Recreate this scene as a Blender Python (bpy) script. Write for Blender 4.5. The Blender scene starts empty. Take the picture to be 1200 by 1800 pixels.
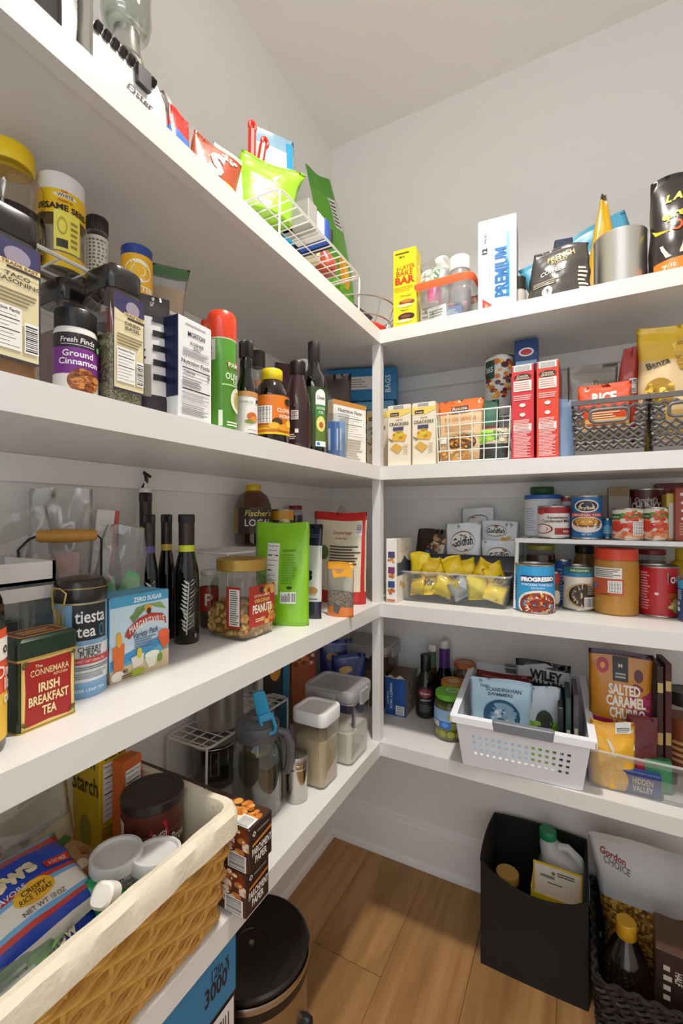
import bpy, math, random
from mathutils import Vector, Matrix, noise

# ---------------------------------------------------------------- camera, world, light
S = bpy.context.scene
COL = S.collection
F_PX, YAW, V0 = 780.3, math.radians(27.78), 906.5      # lens in pixels of the 1200x1800 frame
XF, YF, XW, YW = -0.445, 1.06, -0.770, 1.385           # shelf front edges and walls
ZC, CEIL = 1.122, 2.43
Z1, Z2, Z3, Z4 = 1.601, 1.249, 0.896, 0.538            # shelf tops
TH = 0.0325
cd = bpy.data.cameras.new('camera'); cam = bpy.data.objects.new('camera', cd); COL.objects.link(cam)
cam.location = (0, 0, ZC); cam.rotation_euler = (math.pi/2, 0, YAW)
cd.sensor_fit = 'VERTICAL'; cd.sensor_height = 36; cd.lens = F_PX/1800*36
cd.shift_y = (V0-900)/1800; cd.clip_start = 0.01
S.camera = cam
try: S.cycles.transparent_max_bounces = 40; S.cycles.diffuse_bounces = 8; S.cycles.max_bounces = 14
except Exception: pass
w = bpy.data.worlds.new('world'); S.world = w; w.use_nodes = True
bg = w.node_tree.nodes['Background']; bg.inputs[0].default_value = (0.85, 0.93, 1.0, 1); bg.inputs[1].default_value = 0.9
def light(name, kind, loc, power, color, size=0.1, size_y=None, rot=(0, 0, 0), spread=None):
    l = bpy.data.lights.new(name, kind); l.energy = power; l.color = color
    if kind == 'AREA':
        l.size = size
        if size_y: l.shape = 'RECTANGLE'; l.size_y = size_y
        else: l.shape = 'DISK'
        if spread: l.spread = spread
    o = bpy.data.objects.new(name, l); o.location = loc; o.rotation_euler = rot; COL.objects.link(o); return o
light('ceiling_downlight_lamp', 'AREA', (-0.12, 0.62, 2.40), 7.4, (1.0, 0.95, 0.88), 0.12, spread=2.05)
light('kitchen_daylight', 'AREA', (0.12, -0.60, 1.42), 28, (0.90, 0.95, 1.0), 0.95, 1.5, (math.pi/2, 0, math.pi))
vs = S.view_settings; vs.view_transform = 'Standard'; vs.look = 'None'; vs.exposure = 0.52; vs.gamma = 1; vs.use_curve_mapping = False

# ---------------------------------------------------------------- placing by sight lines
_fw = (-math.sin(YAW), math.cos(YAW)); _rt = (math.cos(YAW), math.sin(YAW))
def ray(u):
    k = (u-600)/F_PX
    return (_fw[0]+k*_rt[0], _fw[1]+k*_rt[1])
def dep(x, y): return x*_fw[0]+y*_fw[1]
def LP(u, d):                       # point over the left shelves, d behind their front edge
    r = ray(u); t = (XF-d)/r[0]; return (XF-d, r[1]*t)
def BP(u, d):                       # point over the back shelves
    r = ray(u); t = (YF+d)/r[1]; return (r[0]*t, YF+d)
def GP(u, v, z):                    # point of a horizontal plane
    r = ray(u); t = (ZC-z)*F_PX/(v-V0); return (r[0]*t, r[1]*t)
def ZV(p, v): return ZC+(V0-v)/F_PX*dep(p[0], p[1])
def _cyl(u0, u1, P, d):
    a = [math.atan2(*ray(u)) for u in (u0, u1)]
    m = (a[0]+a[1])/2; h = abs(a[1]-a[0])/2
    k = math.tan(m); # find u of the bisector
    dx, dy = math.sin(m), math.cos(m)
    if P is LP: t = (XF-d)/dx
    else: t = (YF+d)/dy
    return (dx*t, dy*t, t*math.sin(h))
def CL(u0, u1, d): return _cyl(u0, u1, LP, d)
def CB(u0, u1, d): return _cyl(u0, u1, BP, d)
R90 = math.pi/2

# ---------------------------------------------------------------- materials
_M = {}
def lin(h):
    h = h.lstrip('#'); c = [int(h[i:i+2], 16)/255 for i in (0, 2, 4)]
    return tuple((x/12.92 if x <= .04045 else ((x+.055)/1.055)**2.4) for x in c)+(1,)
def mat(h, rough=.45, metal=0., coat=0., bump=0., bscale=60., var=0.):
    key = (h, rough, metal, coat, bump, bscale, var)
    if key in _M: return _M[key]
    m = bpy.data.materials.new('paint_'+h.strip('#')); m.use_nodes = True
    nt = m.node_tree; b = nt.nodes['Principled BSDF']
    b.inputs['Base Color'].default_value = lin(h); b.inputs['Roughness'].default_value = rough
    b.inputs['Metallic'].default_value = metal
    if coat: b.inputs['Coat Weight'].default_value = coat; b.inputs['Coat Roughness'].default_value = .12
    if bump or var:
        tc = nt.nodes.new('ShaderNodeTexCoord'); n = nt.nodes.new('ShaderNodeTexNoise'); n.inputs['Scale'].default_value = bscale
        n.inputs['Detail'].default_value = 4
        nt.links.new(tc.outputs['Object'], n.inputs['Vector'])
        if bump:
            bp = nt.nodes.new('ShaderNodeBump'); bp.inputs['Strength'].default_value = bump; bp.inputs['Distance'].default_value = .002
            nt.links.new(n.outputs['Fac'], bp.inputs['Height']); nt.links.new(bp.outputs[0], b.inputs['Normal'])
        if var:
            mx = nt.nodes.new('ShaderNodeMix'); mx.data_type = 'RGBA'
            c = lin(h); mx.inputs[6].default_value = tuple(x*(1-var) for x in c[:3])+(1,); mx.inputs[7].default_value = tuple(min(1, x*(1+var)) for x in c[:3])+(1,)
            nt.links.new(n.outputs['Fac'], mx.inputs[0]); nt.links.new(mx.outputs[2], b.inputs['Base Color'])
    _M[key] = m; return m
def glass(h='#ffffff', rough=.03, refl=1.0, milky=0.):
    key = ('g', h, rough, refl, milky)
    if key in _M: return _M[key]
    m = bpy.data.materials.new('clear_'+h.strip('#')); m.use_nodes = True; nt = m.node_tree
    for n in list(nt.nodes): nt.nodes.remove(n)
    o = nt.nodes.new('ShaderNodeOutputMaterial'); tr = nt.nodes.new('ShaderNodeBsdfTransparent'); tr.inputs[0].default_value = lin(h)
    gl = nt.nodes.new('ShaderNodeBsdfGlossy'); gl.inputs['Roughness'].default_value = rough
    lw = nt.nodes.new('ShaderNodeLayerWeight'); lw.inputs[0].default_value = .25
    mp = nt.nodes.new('ShaderNodeMapRange'); mp.inputs[3].default_value = .04*refl; mp.inputs[4].default_value = .55*refl
    mx = nt.nodes.new('ShaderNodeMixShader')
    nt.links.new(lw.outputs['Facing'], mp.inputs[0]); nt.links.new(mp.outputs[0], mx.inputs[0])
    src = tr
    if milky:
        df = nt.nodes.new('ShaderNodeBsdfDiffuse'); df.inputs[0].default_value = lin('#eeeeee')
        m2 = nt.nodes.new('ShaderNodeMixShader'); m2.inputs[0].default_value = milky
        nt.links.new(tr.outputs[0], m2.inputs[1]); nt.links.new(df.outputs[0], m2.inputs[2]); src = m2
    nt.links.new(src.outputs[0], mx.inputs[1]); nt.links.new(gl.outputs[0], mx.inputs[2]); nt.links.new(mx.outputs[0], o.inputs[0])
    _M[key] = m; return m
def speckle(cols, scale=120., rough=.6, bump=.4):
    key = ('s', tuple(cols), scale, rough)
    if key in _M: return _M[key]
    m = bpy.data.materials.new('grains'); m.use_nodes = True; nt = m.node_tree; b = nt.nodes['Principled BSDF']
    b.inputs['Roughness'].default_value = rough
    tc = nt.nodes.new('ShaderNodeTexCoord'); v = nt.nodes.new('ShaderNodeTexVoronoi'); v.inputs['Scale'].default_value = scale
    sp = nt.nodes.new('ShaderNodeSeparateColor'); cr = nt.nodes.new('ShaderNodeValToRGB'); cr.color_ramp.interpolation = 'CONSTANT'
    while len(cr.color_ramp.elements) < len(cols): cr.color_ramp.elements.new(.5)
    for i, c in enumerate(cols):
        cr.color_ramp.elements[i].position = i/len(cols); cr.color_ramp.elements[i].color = lin(c)
    bp = nt.nodes.new('ShaderNodeBump'); bp.inputs['Strength'].default_value = bump; bp.inputs['Distance'].default_value = .003; bp.invert = True
    nt.links.new(tc.outputs['Object'], v.inputs['Vector']); nt.links.new(v.outputs['Color'], sp.inputs[0]); nt.links.new(sp.outputs[0], cr.inputs[0])
    nt.links.new(cr.outputs[0], b.inputs['Base Color']); nt.links.new(v.outputs['Distance'], bp.inputs['Height']); nt.links.new(bp.outputs[0], b.inputs['Normal'])
    _M[key] = m; return m
def foil(h, rough=.32): return mat(h, rough, 0, .4, .55, 26)
STEEL = mat('#b9b4ac', .28, 1.0)
WIREW = mat('#e8e6e2', .4)
CLEAR = glass('#f4f6f6'); CLEARB = glass('#f0f3f3', .06, .8, .035); FROST = glass('#eef0f0', .25, .6, .22); FILM = glass('#f0f0ee', .10, 1.6, .12)

# ---------------------------------------------------------------- mesh helpers
class MB:
    def __init__(s): s.v = []; s.f = []; s.m = []; s.mats = []; s.log = []
    def mi(s, m):
        if m not in s.mats: s.mats.append(m)
        return s.mats.index(m)
    def add(s, vs, fs, m):
        o = len(s.v); k = s.mi(m); s.v += [tuple(x) for x in vs]
        s.log.append((o, len(s.v), len(s.f), len(s.f)+len(fs)))
        for f in fs: s.f.append(tuple(i+o for i in f)); s.m.append(k)
        return s
    def clusters(s, kf=.4):
        B = []
        for v0, v1, f0, f1 in s.log:
            q = s.v[v0:v1]; B.append(([min(x[i] for x in q) for i in range(3)], [max(x[i] for x in q) for i in range(3)]))
        n = len(B); par = list(range(n))
        def find(i):
            while par[i] != i: par[i] = par[par[i]]; i = par[i]
            return i
        sz = [max(h[i]-l[i] for i in range(3)) for l, h in B]
        for i in range(n):
            for j in range(i):
                if find(i) == find(j): continue
                g = math.sqrt(sum(max(0, B[i][0][k]-B[j][1][k], B[j][0][k]-B[i][1][k])**2 for k in range(3)))
                if g <= max(.016, kf*max(sz[i], sz[j])): par[find(i)] = find(j)
        out = {}
        for i in range(n): out.setdefault(find(i), []).append(i)
        for ids in out.values():
            m = MB()
            for i in ids:
                v0, v1, f0, f1 = s.log[i]
                for fi in range(f0, f1): m.f.append(tuple(k-v0+len(m.v) for k in s.f[fi])); m.m.append(m.mi(s.mats[s.m[fi]]))
                m.v += s.v[v0:v1]
            yield m
    def box(s, x0, x1, y0, y1, z0, z1, m):
        v = [(x, y, z) for x in (x0, x1) for y in (y0, y1) for z in (z0, z1)]
        return s.add(v, [(0, 1, 3, 2), (4, 6, 7, 5), (0, 4, 5, 1), (2, 3, 7, 6), (0, 2, 6, 4), (1, 5, 7, 3)], m)
    def rings(s, R, m, cap0=True, cap1=True, closed=True):
        n = len(R[0]); vs = [p for r in R for p in r]; fs = []
        for i in range(len(R)-1):
            for j in range(n if closed else n-1):
                k = (j+1) % n; fs.append((i*n+j, i*n+k, (i+1)*n+k, (i+1)*n+j))
        if cap0: fs.append(tuple(range(n-1, -1, -1)))
        if cap1: fs.append(tuple((len(R)-1)*n+j for j in range(n)))
        return s.add(vs, fs, m)
    def lathe(s, prof, m, seg=28, cap0=True, cap1=True, cx=0, cy=0, sx=1, sy=1):
        R = [[(cx+sx*r*math.cos(2*math.pi*j/seg), cy+sy*r*math.sin(2*math.pi*j/seg), z) for j in range(seg)] for r, z in prof]
        return s.rings(R, m, cap0, cap1)
    def rloft(s, secs, m, cap0=True, cap1=True, n=4):
        R = []
        for q in secs:
            z, W, D, r = q[:4]; ox, oy = (q[4], q[5]) if len(q) > 5 else (0, 0)
            r = min(r, W/2-1e-5, D/2-1e-5); ring = []
            for cx, cy, a0 in ((W/2-r, D/2-r, 0), (-W/2+r, D/2-r, 90), (-W/2+r, -D/2+r, 180), (W/2-r, -D/2+r, 270)):
                for k in range(n+1):
                    a = math.radians(a0+90*k/n); ring.append((ox+cx+r*math.cos(a), oy+cy+r*math.sin(a), z))
            R.append(ring)
        return s.rings(R, m, cap0, cap1)
    def tube(s, path, r, m, seg=6, closed=False, caps=True):
        P = [Vector(p) for p in path]; n = len(P); R = []; up = None
        for i, p in enumerate(P):
            a = P[(i-1) % n] if closed or i > 0 else p; b = P[(i+1) % n] if closed or i < n-1 else p
            t = (b-a).normalized()
            if up is None: up = Vector((0, 0, 1)) if abs(t.z) < .9 else Vector((1, 0, 0))
            x = t.cross(up).normalized(); y = x.cross(t).normalized(); up = y
            rr = r[i] if isinstance(r, (list, tuple)) else r
            R.append([p+x*rr*math.cos(2*math.pi*j/seg)+y*rr*math.sin(2*math.pi*j/seg) for j in range(seg)])
        if closed: R.append(R[0]); return s.rings(R, m, False, False)
        return s.rings(R, m, caps, caps)
    def grid(s, fn, nu, nv, m):
        vs = [fn(i/nu, j/nv) for j in range(nv+1) for i in range(nu+1)]
        fs = [(j*(nu+1)+i, j*(nu+1)+i+1, (j+1)*(nu+1)+i+1, (j+1)*(nu+1)+i) for j in range(nv) for i in range(nu)]
        return s.add(vs, fs, m)
    def mesh(s, name, smooth=True, ang=38):
        me = bpy.data.meshes.new(name); me.from_pydata(s.v, [], s.f)
        for m in s.mats: me.materials.append(m)
        me.polygons.foreach_set('material_index', s.m)
        if smooth:
            me.polygons.foreach_set('use_smooth', [True]*len(s.f)); me.set_sharp_from_angle(angle=math.radians(ang))
        me.update(); return me
    def build(s, name, parent=None, smooth=True, ang=38):
        return link(name, s.mesh(name, smooth, ang), parent)
def link(name, me, parent=None):
    o = bpy.data.objects.new(name, me); COL.objects.link(o)
    if parent is not None: o.parent = parent
    return o
def tag(o, label, cat, group=None):
    o['label'] = label; o['category'] = cat
    if group: o['group'] = group
    return o
def thing(name, label, cat, loc, rz=0, group=None, tilt=(0, 0)):
    o = bpy.data.objects.new(name, None); o.empty_display_size = .02; COL.objects.link(o)
    o.location = loc; o.rotation_euler = (tilt[0], tilt[1], rz); tag(o, label, cat, group); return o
def structure(o): o['kind'] = 'structure'; return o

# ---------------------------------------------------------------- print on surfaces
class Plane:
    def __init__(s, W, H, o, ux, uz, eps=.0004):
        s.W, s.H, s.o, s.ux, s.uz, s.eps = W, H, Vector(o), Vector(ux).normalized(), Vector(uz).normalized(), eps
        s.n = s.ux.cross(s.uz); s.flat = True
    def p(s, a, b, k):
        a, b = min(1., max(0., a)), min(1., max(0., b))
        return s.o+s.ux*((a-.5)*s.W)+s.uz*(b*s.H)+s.n*(s.eps+k)
class Cyl:
    def __init__(s, r, z0, H, W, ang=0, sy=1, r2=None, eps=.0005):
        s.r, s.z0, s.H, s.W, s.ang, s.sy, s.r2, s.eps = r, z0, H, W, ang, sy, r if r2 is None else r2, eps; s.flat = False
    def p(s, a, b, k):
        b = min(.997, max(.003, b)); r = s.r+(s.r2-s.r)*b+s.eps+k; th = (a-.5)*s.W/s.r+s.ang
        return Vector((r*math.sin(th), -r*math.cos(th)*s.sy, s.z0+b*s.H))
_T = {}
def textmesh(txt, bold=0., it=0.):
    key = (txt, bold, it)
    if key in _T: return _T[key]
    c = bpy.data.curves.new('t', 'FONT'); c.body = txt; c.align_x = 'CENTER'; c.resolution_u = 2; c.fill_mode = 'FRONT'; c.dimensions = '2D'
    c.offset = bold; c.shear = it; c.size = 1
    o = bpy.data.objects.new('t', c); me = bpy.data.meshes.new_from_object(o)
    v = [(q.co.x/.7, q.co.y/.7) for q in me.vertices]; f = [tuple(p.vertices) for p in me.polygons]
    bpy.data.objects.remove(o); bpy.data.curves.remove(c); bpy.data.meshes.remove(me)
    if v:
        x0, x1 = min(q[0] for q in v), max(q[0] for q in v); cx = (x0+x1)/2; v = [(q[0]-cx, q[1]) for q in v]; wd = x1-x0
    else: wd = 1
    _T[key] = (v, f, wd); return _T[key]
STEP = .00009
def deco(parent, sf, items, name='label_print', rough=.4):
    A = MB(); T = MB(); k = 0
    for it in items:
        q = it[0]; k += STEP
        M = lambda h: h if not isinstance(h, str) else mat(h, rough)
        def quad(a0, b0, a1, b1, h, kk=None):
            kk = k if kk is None else kk
            nu, nv = (1, 1) if sf.flat else (max(1, min(14, int(abs(a1-a0)*sf.W/.006)+1)), max(1, min(10, int(abs(b1-b0)*sf.H/.012)+1)))
            A.grid(lambda s, t: sf.p(a0+(a1-a0)*s, b0+(b1-b0)*t, kk), nu, nv, M(h))
        if q == 'r': quad(*it[1:6])
        elif q == 'e':
            a, b, ra, rb, h = it[1:6]; n = 20
            vs = [sf.p(a, b, k)]+[sf.p(a+ra*math.cos(2*math.pi*j/n)*.5, b+rb*math.sin(2*math.pi*j/n)*.5, k) for j in range(n)]+[sf.p(a+ra*math.cos(2*math.pi*j/n), b+rb*math.sin(2*math.pi*j/n), k) for j in range(n)]
            A.add(vs, [(0, 1+j, 1+(j+1) % n) for j in range(n)]+[(1+j, 1+n+j, 1+n+(j+1) % n, 1+(j+1) % n) for j in range(n)], M(h))
        elif q == 'p': A.add([sf.p(a, b, k) for a, b in it[1]], [tuple(range(len(it[1])))], M(it[2]))
        elif q == 'l':
            a0, b0, a1, b1, n, h = it[1:7]; rnd = random.Random(int(a0*991+b0*577+n))
            for i in range(n):
                b = b1+(b0-b1)*(i+.5)/n; hh = abs(b1-b0)/n*.26; e = a0+(a1-a0)*rnd.uniform(.72, 1) if n > 2 else a1
                quad(a0, b-hh, e, b+hh, h)
        elif q in 'cC':
            a0, b0, a1, b1 = it[1:5]; rnd = random.Random(int(a0*991+b0*577)); quad(a0, b0, a1, b1, '#f2f0ec'); x = .06
            while x < .92:
                wd = rnd.choice((.025, .05, .03))
                if q == 'c': quad(a0+(a1-a0)*x, b0+(b1-b0)*.12, a0+(a1-a0)*(x+wd), b0+(b1-b0)*.9, '#2a2826', k+STEP*.6)
                else: quad(a0+(a1-a0)*.08, b0+(b1-b0)*x, a0+(a1-a0)*.92, b0+(b1-b0)*(x+wd), '#2a2826', k+STEP*.6)
                x += wd+rnd.choice((.025, .05, .04))
            k += STEP
        elif q == 'd':
            a0, b0, a1, b1, n, r, cols = it[1:8]; rnd = random.Random(int(a0*991+b0*577+n)); ca, cb = (a0+a1)/2, (b0+b1)/2
            for i in range(n):
                while 1:
                    x, y = rnd.uniform(-1, 1), rnd.uniform(-1, 1)
                    if x*x+y*y < 1: break
                a, b = ca+x*abs(a1-a0)/2, cb+y*abs(b1-b0)/2; rr = r*rnd.uniform(.6, 1.3); ph = rnd.uniform(0, 6.28); e = rnd.uniform(.5, 1); kk = k+i*STEP*.12
                A.add([sf.p(a+(rr*math.cos(t+ph))/sf.W, b+(rr*e*math.sin(t+ph))/sf.H, kk) for t in [2*math.pi*j/7 for j in range(7)]], [tuple(range(7))], M(rnd.choice(cols)))
            k += n*STEP*.12
        elif q == 'n':        # nutrition panel
            a0, b0, a1, b1 = it[1:5]; W_, H_ = a1-a0, b1-b0; quad(a0, b0, a1, b1, '#eeece6'); k += STEP
            v, f, wd = textmesh('Nutrition Facts', .02); sc = W_*.88*sf.W/wd
            T.add([sf.p(a0+W_/2+x*sc/sf.W, b1-H_*.04-sc*1.05/sf.H+y*sc/sf.H, k) for x, y in v], f, M('#26221f'))
            top = b1-H_*.06-sc*1.3/sf.H
            for i in range(9):
                y = top-(top-b0-H_*.04)*(i+.5)/9; thick = .012 if i in (1, 4) else .005
                quad(a0+W_*.06, y-H_*thick, a0+W_*(.94 if i in (1, 4, 8) else random.Random(i).uniform(.55, .9)), y+H_*thick, '#33302c')
        elif q == 't':
            txt, a, b, h, col = it[1:6]; o = it[6] if len(it) > 6 else {}
            v, f, wd = textmesh(txt, o.get('b', .015), o.get('i', 0.)); sc = h*sf.H; sx = sc
            if 'w' in o: sx = o['w']*sf.W/wd
            ro = o.get('r', 0.); c_, s_ = math.cos(ro), math.sin(ro); arch = o.get('arch', 0.)
            pts = []
            for x, y in v:
                X, Y = x*sx, (y-.5)*sc
                if arch: Y -= arch*sc*(2*X/(wd*sx))**2
                X, Y = X*c_-Y*s_, X*s_+Y*c_
                pts.append(sf.p(a+X/sf.W, b+Y/sf.H, k+(.0003 if not sf.flat else .0001)))
            T.add(pts, f, M(col))
    out = None
    if A.f:
        for q in A.clusters(): out = q.build(name, parent, smooth=not sf.flat)
    if T.f:
        for q in T.clusters(0.): out = q.build('lettering', parent, smooth=False)
    return out

# ---------------------------------------------------------------- common things
def plane_front(W, D, H): return Plane(W, H, (0, -D/2, 0), (1, 0, 0), (0, 0, 1))
def plane_left(W, D, H): return Plane(D, H, (-W/2, 0, 0), (0, -1, 0), (0, 0, 1))
def plane_right(W, D, H): return Plane(D, H, (W/2, 0, 0), (0, 1, 0), (0, 0, 1))
def plane_top(W, D, H): return Plane(W, D, (0, -D/2, H), (1, 0, 0), (0, 1, 0))
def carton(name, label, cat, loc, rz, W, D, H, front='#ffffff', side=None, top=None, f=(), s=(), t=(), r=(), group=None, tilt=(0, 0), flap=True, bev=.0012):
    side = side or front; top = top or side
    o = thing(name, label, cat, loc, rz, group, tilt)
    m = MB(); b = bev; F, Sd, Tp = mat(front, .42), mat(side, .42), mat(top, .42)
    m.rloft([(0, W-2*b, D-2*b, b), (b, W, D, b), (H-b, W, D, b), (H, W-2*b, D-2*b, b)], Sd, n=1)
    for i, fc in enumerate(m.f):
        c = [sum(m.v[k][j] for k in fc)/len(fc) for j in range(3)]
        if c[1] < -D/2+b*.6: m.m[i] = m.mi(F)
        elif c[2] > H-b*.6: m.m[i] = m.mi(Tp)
    bo = m.build('carton_body', o, smooth=False)
    if flap:
        e = MB(); e.box(-W/2+.002, W/2-.002, -.0006, .0006, H-.0002, H+.0006, Tp); e.box(-W/2+.001, W/2-.001, -D/2+.001, -D/2+.0022, H-.0002, H+.0008, Tp)
        e.build('flap_edge', o, smooth=False)
    if f: deco(bo, plane_front(W, D, H), f)
    if s: deco(bo, plane_left(W, D, H), s)
    if r: deco(bo, plane_right(W, D, H), r)
    if t: deco(bo, plane_top(W, D, H), t)
    return o
class BagSurf:
    def __init__(s, W, H, T, seed=0, gus=.75, topw=1., wr=1., bend=0., skew=0., seal=.07, botseal=0., sag=0., flip=1, pw=.55, tp=.6, eps=.0009, droop=0.):
        s.__dict__.update(locals()); s.flat = False; s.eps = eps
    def pt(s, a, b, side, k=0.):
        c = 2*a-1; w = s.W*(1+(s.topw-1)*b); nz = Vector((a*3.1+s.seed*7.3, b*4.3+side*9, s.seed*1.7))
        if s.gus > 0: pb = min(1, (s.gus+(1-s.gus)*math.sin(min(1, b/.35)*R90))) * max(0, min(1, (1-s.seal-b)/(1-s.seal)))**s.tp if b < 1-s.seal else 0
        else: pb = math.sin(math.pi*max(0, min(1, (b-s.botseal)/(1-s.seal-s.botseal))))**.5 if s.botseal < b < 1-s.seal else 0
        pa = max(0, 1-c*c)**s.pw
        th = s.T/2*pa*pb
        wob = noise.noise(nz)*.9+noise.noise(nz*2.7)*.5
        y = side*(th+s.wr*s.W*.03*wob*pa*min(1, pb*2+.12)) if side else 0
        edge = s.wr*s.W*.018*noise.noise(Vector((b*5+s.seed, (1 if c > 0 else 0)*5., s.seed)))*abs(c)
        y += s.bend*b*b*s.H+s.wr*s.W*.03*math.sin(a*7+s.seed)*max(0, b-.75)*2
        x = c*w/2*(1-.05*pb)+edge+s.skew*b*b*s.H
        z = b*s.H-s.sag*s.H*c*c*max(0, b-.5)+s.wr*s.W*.02*math.sin(a*5+s.seed*2)*b-s.droop*s.H*max(0, b-.6)**2
        return Vector((x, y+side*k, z))
    def p(s, a, b, k): return s.pt(min(.985, max(.015, a)), min(.995, max(.005, b)), -1, s.eps+k)
def pouch(name, label, cat, loc, rz, W, H, T, zones, f=(), group=None, tilt=(0, 0), back=None, nu=16, nv=22, m_fn=foil, body='bag_body', rough=.35, **kw):
    o = thing(name, label, cat, loc, rz, group, tilt); sf = BagSurf(W, H, T, **kw); m = MB()
    def col(b):
        for b1, h in zones:
            if b <= b1: return h if not isinstance(h, str) else m_fn(h)
        return m_fn(zones[-1][1]) if isinstance(zones[-1][1], str) else zones[-1][1]
    for side in (-1, 1):
        for j in range(nv):
            b0, b1 = j/nv, (j+1)/nv
            g = lambda s_, t_: sf.pt(s_, b0+(b1-b0)*t_, side)
            m.grid((lambda s_, t_, g=g: g(s_ if side < 0 else 1-s_, t_)), nu, 1, col((b0+b1)/2) if side < 0 or not back else m_fn(back))
    if sf.gus > 0:
        ring = [sf.pt(i/nu, 0, -1) for i in range(nu+1)]+[sf.pt(1-i/nu, 0, 1) for i in range(1, nu)]
        m.add(ring, [tuple(range(len(ring)-1, -1, -1))], col(0))
    me = m.mesh(body, True, 60)
    import bmesh
    bm = bmesh.new(); bm.from_mesh(me); bmesh.ops.remove_doubles(bm, verts=bm.verts, dist=1e-5); bm.to_mesh(me); bm.free()
    me.polygons.foreach_set('use_smooth', [True]*len(me.polygons))
    bo = link(body, me, o)
    if f: deco(bo, sf, f, rough=rough)
    return o, sf
# ---------------------------------------------------------------- the room
WALLM = mat('#f0eeeb', .62, 0, 0, .05, 180); CEILM = mat('#efece7', .75, 0, 0, .04, 120); TRIMM = mat('#f3f1ee', .38, 0, 0, .06, 45)
XR, YN = 0.78, -0.62
def slab(name, x0, x1, y0, y1, z0, z1, m): return structure(MB().box(x0, x1, y0, y1, z0, z1, m).build(name, None, False))
slab('wall_left', XW-.1, XW, YN-.1, YW+.1, 0, CEIL, WALLM)
slab('wall_back', XW, XR, YW, YW+.1, 0, CEIL, WALLM)
slab('wall_right', XR, XR+.1, YN-.1, YW+.1, 0, CEIL, WALLM)
slab('ceiling', XW-.1, XR+.1, YN-.1, YW+.1, CEIL, CEIL+.08, CEILM)
fm = MB().box(XW-.1, -.36, YN-.1, YN, 0, CEIL, WALLM); fm.box(.60, XR, YN-.1, YN, 0, CEIL, WALLM); fm.box(-.36, .60, YN-.1, YN, 2.1, CEIL, WALLM)
structure(fm.build('wall_front', None, False))
def wood():
    m = bpy.data.materials.new('oak'); m.use_nodes = True; nt = m.node_tree; b = nt.nodes['Principled BSDF']
    tc = nt.nodes.new('ShaderNodeTexCoord'); oi = nt.nodes.new('ShaderNodeObjectInfo'); mp = nt.nodes.new('ShaderNodeMapping'); mp.inputs['Scale'].default_value = (26, 1.6, 26)
    ad = nt.nodes.new('ShaderNodeVectorMath'); ad.operation = 'ADD'; sc = nt.nodes.new('ShaderNodeVectorMath'); sc.operation = 'SCALE'; sc.inputs['Scale'].default_value = 13.7
    cx = nt.nodes.new('ShaderNodeCombineXYZ'); nt.links.new(oi.outputs['Random'], cx.inputs[0]); nt.links.new(oi.outputs['Random'], cx.inputs[1]); nt.links.new(cx.outputs[0], sc.inputs[0])
    nt.links.new(tc.outputs['Object'], ad.inputs[0]); nt.links.new(sc.outputs[0], ad.inputs[1]); nt.links.new(ad.outputs[0], mp.inputs[0])
    n = nt.nodes.new('ShaderNodeTexNoise'); n.inputs['Scale'].default_value = 1; n.inputs['Detail'].default_value = 7; n.inputs['Distortion'].default_value = .6
    cr = nt.nodes.new('ShaderNodeValToRGB'); cr.color_ramp.elements[0].position = .3; cr.color_ramp.elements[0].color = lin('#8c6239'); cr.color_ramp.elements[1].position = .72; cr.color_ramp.elements[1].color = lin('#b98d58')
    nt.links.new(mp.outputs[0], n.inputs['Vector']); nt.links.new(n.outputs['Fac'], cr.inputs[0])
    hs = nt.nodes.new('ShaderNodeHueSaturation'); mr = nt.nodes.new('ShaderNodeMapRange'); mr.inputs[3].default_value = .88; mr.inputs[4].default_value = 1.1
    nt.links.new(oi.outputs['Random'], mr.inputs[0]); nt.links.new(mr.outputs[0], hs.inputs['Value']); nt.links.new(cr.outputs[0], hs.inputs['Color']); nt.links.new(hs.outputs[0], b.inputs['Base Color'])
    b.inputs['Roughness'].default_value = .42
    bp = nt.nodes.new('ShaderNodeBump'); bp.inputs['Strength'].default_value = .12; bp.inputs['Distance'].default_value = .001; nt.links.new(n.outputs['Fac'], bp.inputs['Height']); nt.links.new(bp.outputs[0], b.inputs['Normal'])
    return m
OAK = wood()
floor = slab('floor', XW-.1, XR+.1, YN-.1, YW+.1, -.06, -.0042, mat('#4a3420', .8))
pw = .19
pm = MB().rloft([(-.004, pw-.0006, 1, .0002), (-.0008, pw-.0006, 1, .0002), (0, pw-.0022, .9984, .0002)], OAK, n=1).mesh('plank', False)
for i in range(9):
    x = XW+pw*(i+.35); off = [.1, .62, .33, .85, .2][i % 5]
    for j in range(3):
        y0 = YN-1+off+j*1.0; a, b = max(y0, YN), min(y0+.999, YW)
        if b-a < .03: continue
        p = link('plank', pm, floor); p.location = (x, (a+b)/2, 0); p.scale = (1, (b-a), 1)
def base_prof(): return [(0, 0), (.026, 0), (.026, .004), (.022, .014), (.014, .019), (.0135, .105), (.0115, .110), (.0115, .118), (.008, .124), (.006, .136), (.003, .140), (0, .140)]
m = MB(); m.rings([[(XW, YW-d, z) for d, z in base_prof()], [(XR, YW-d, z) for d, z in base_prof()]][::-1], TRIMM); structure(m.build('baseboard_back', None, True, 25))
m = MB(); m.rings([[(XW+d, YN, z) for d, z in base_prof()], [(XW+d, YW-.012, z) for d, z in base_prof()]], TRIMM); structure(m.build('baseboard_left', None, True, 25))
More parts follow.
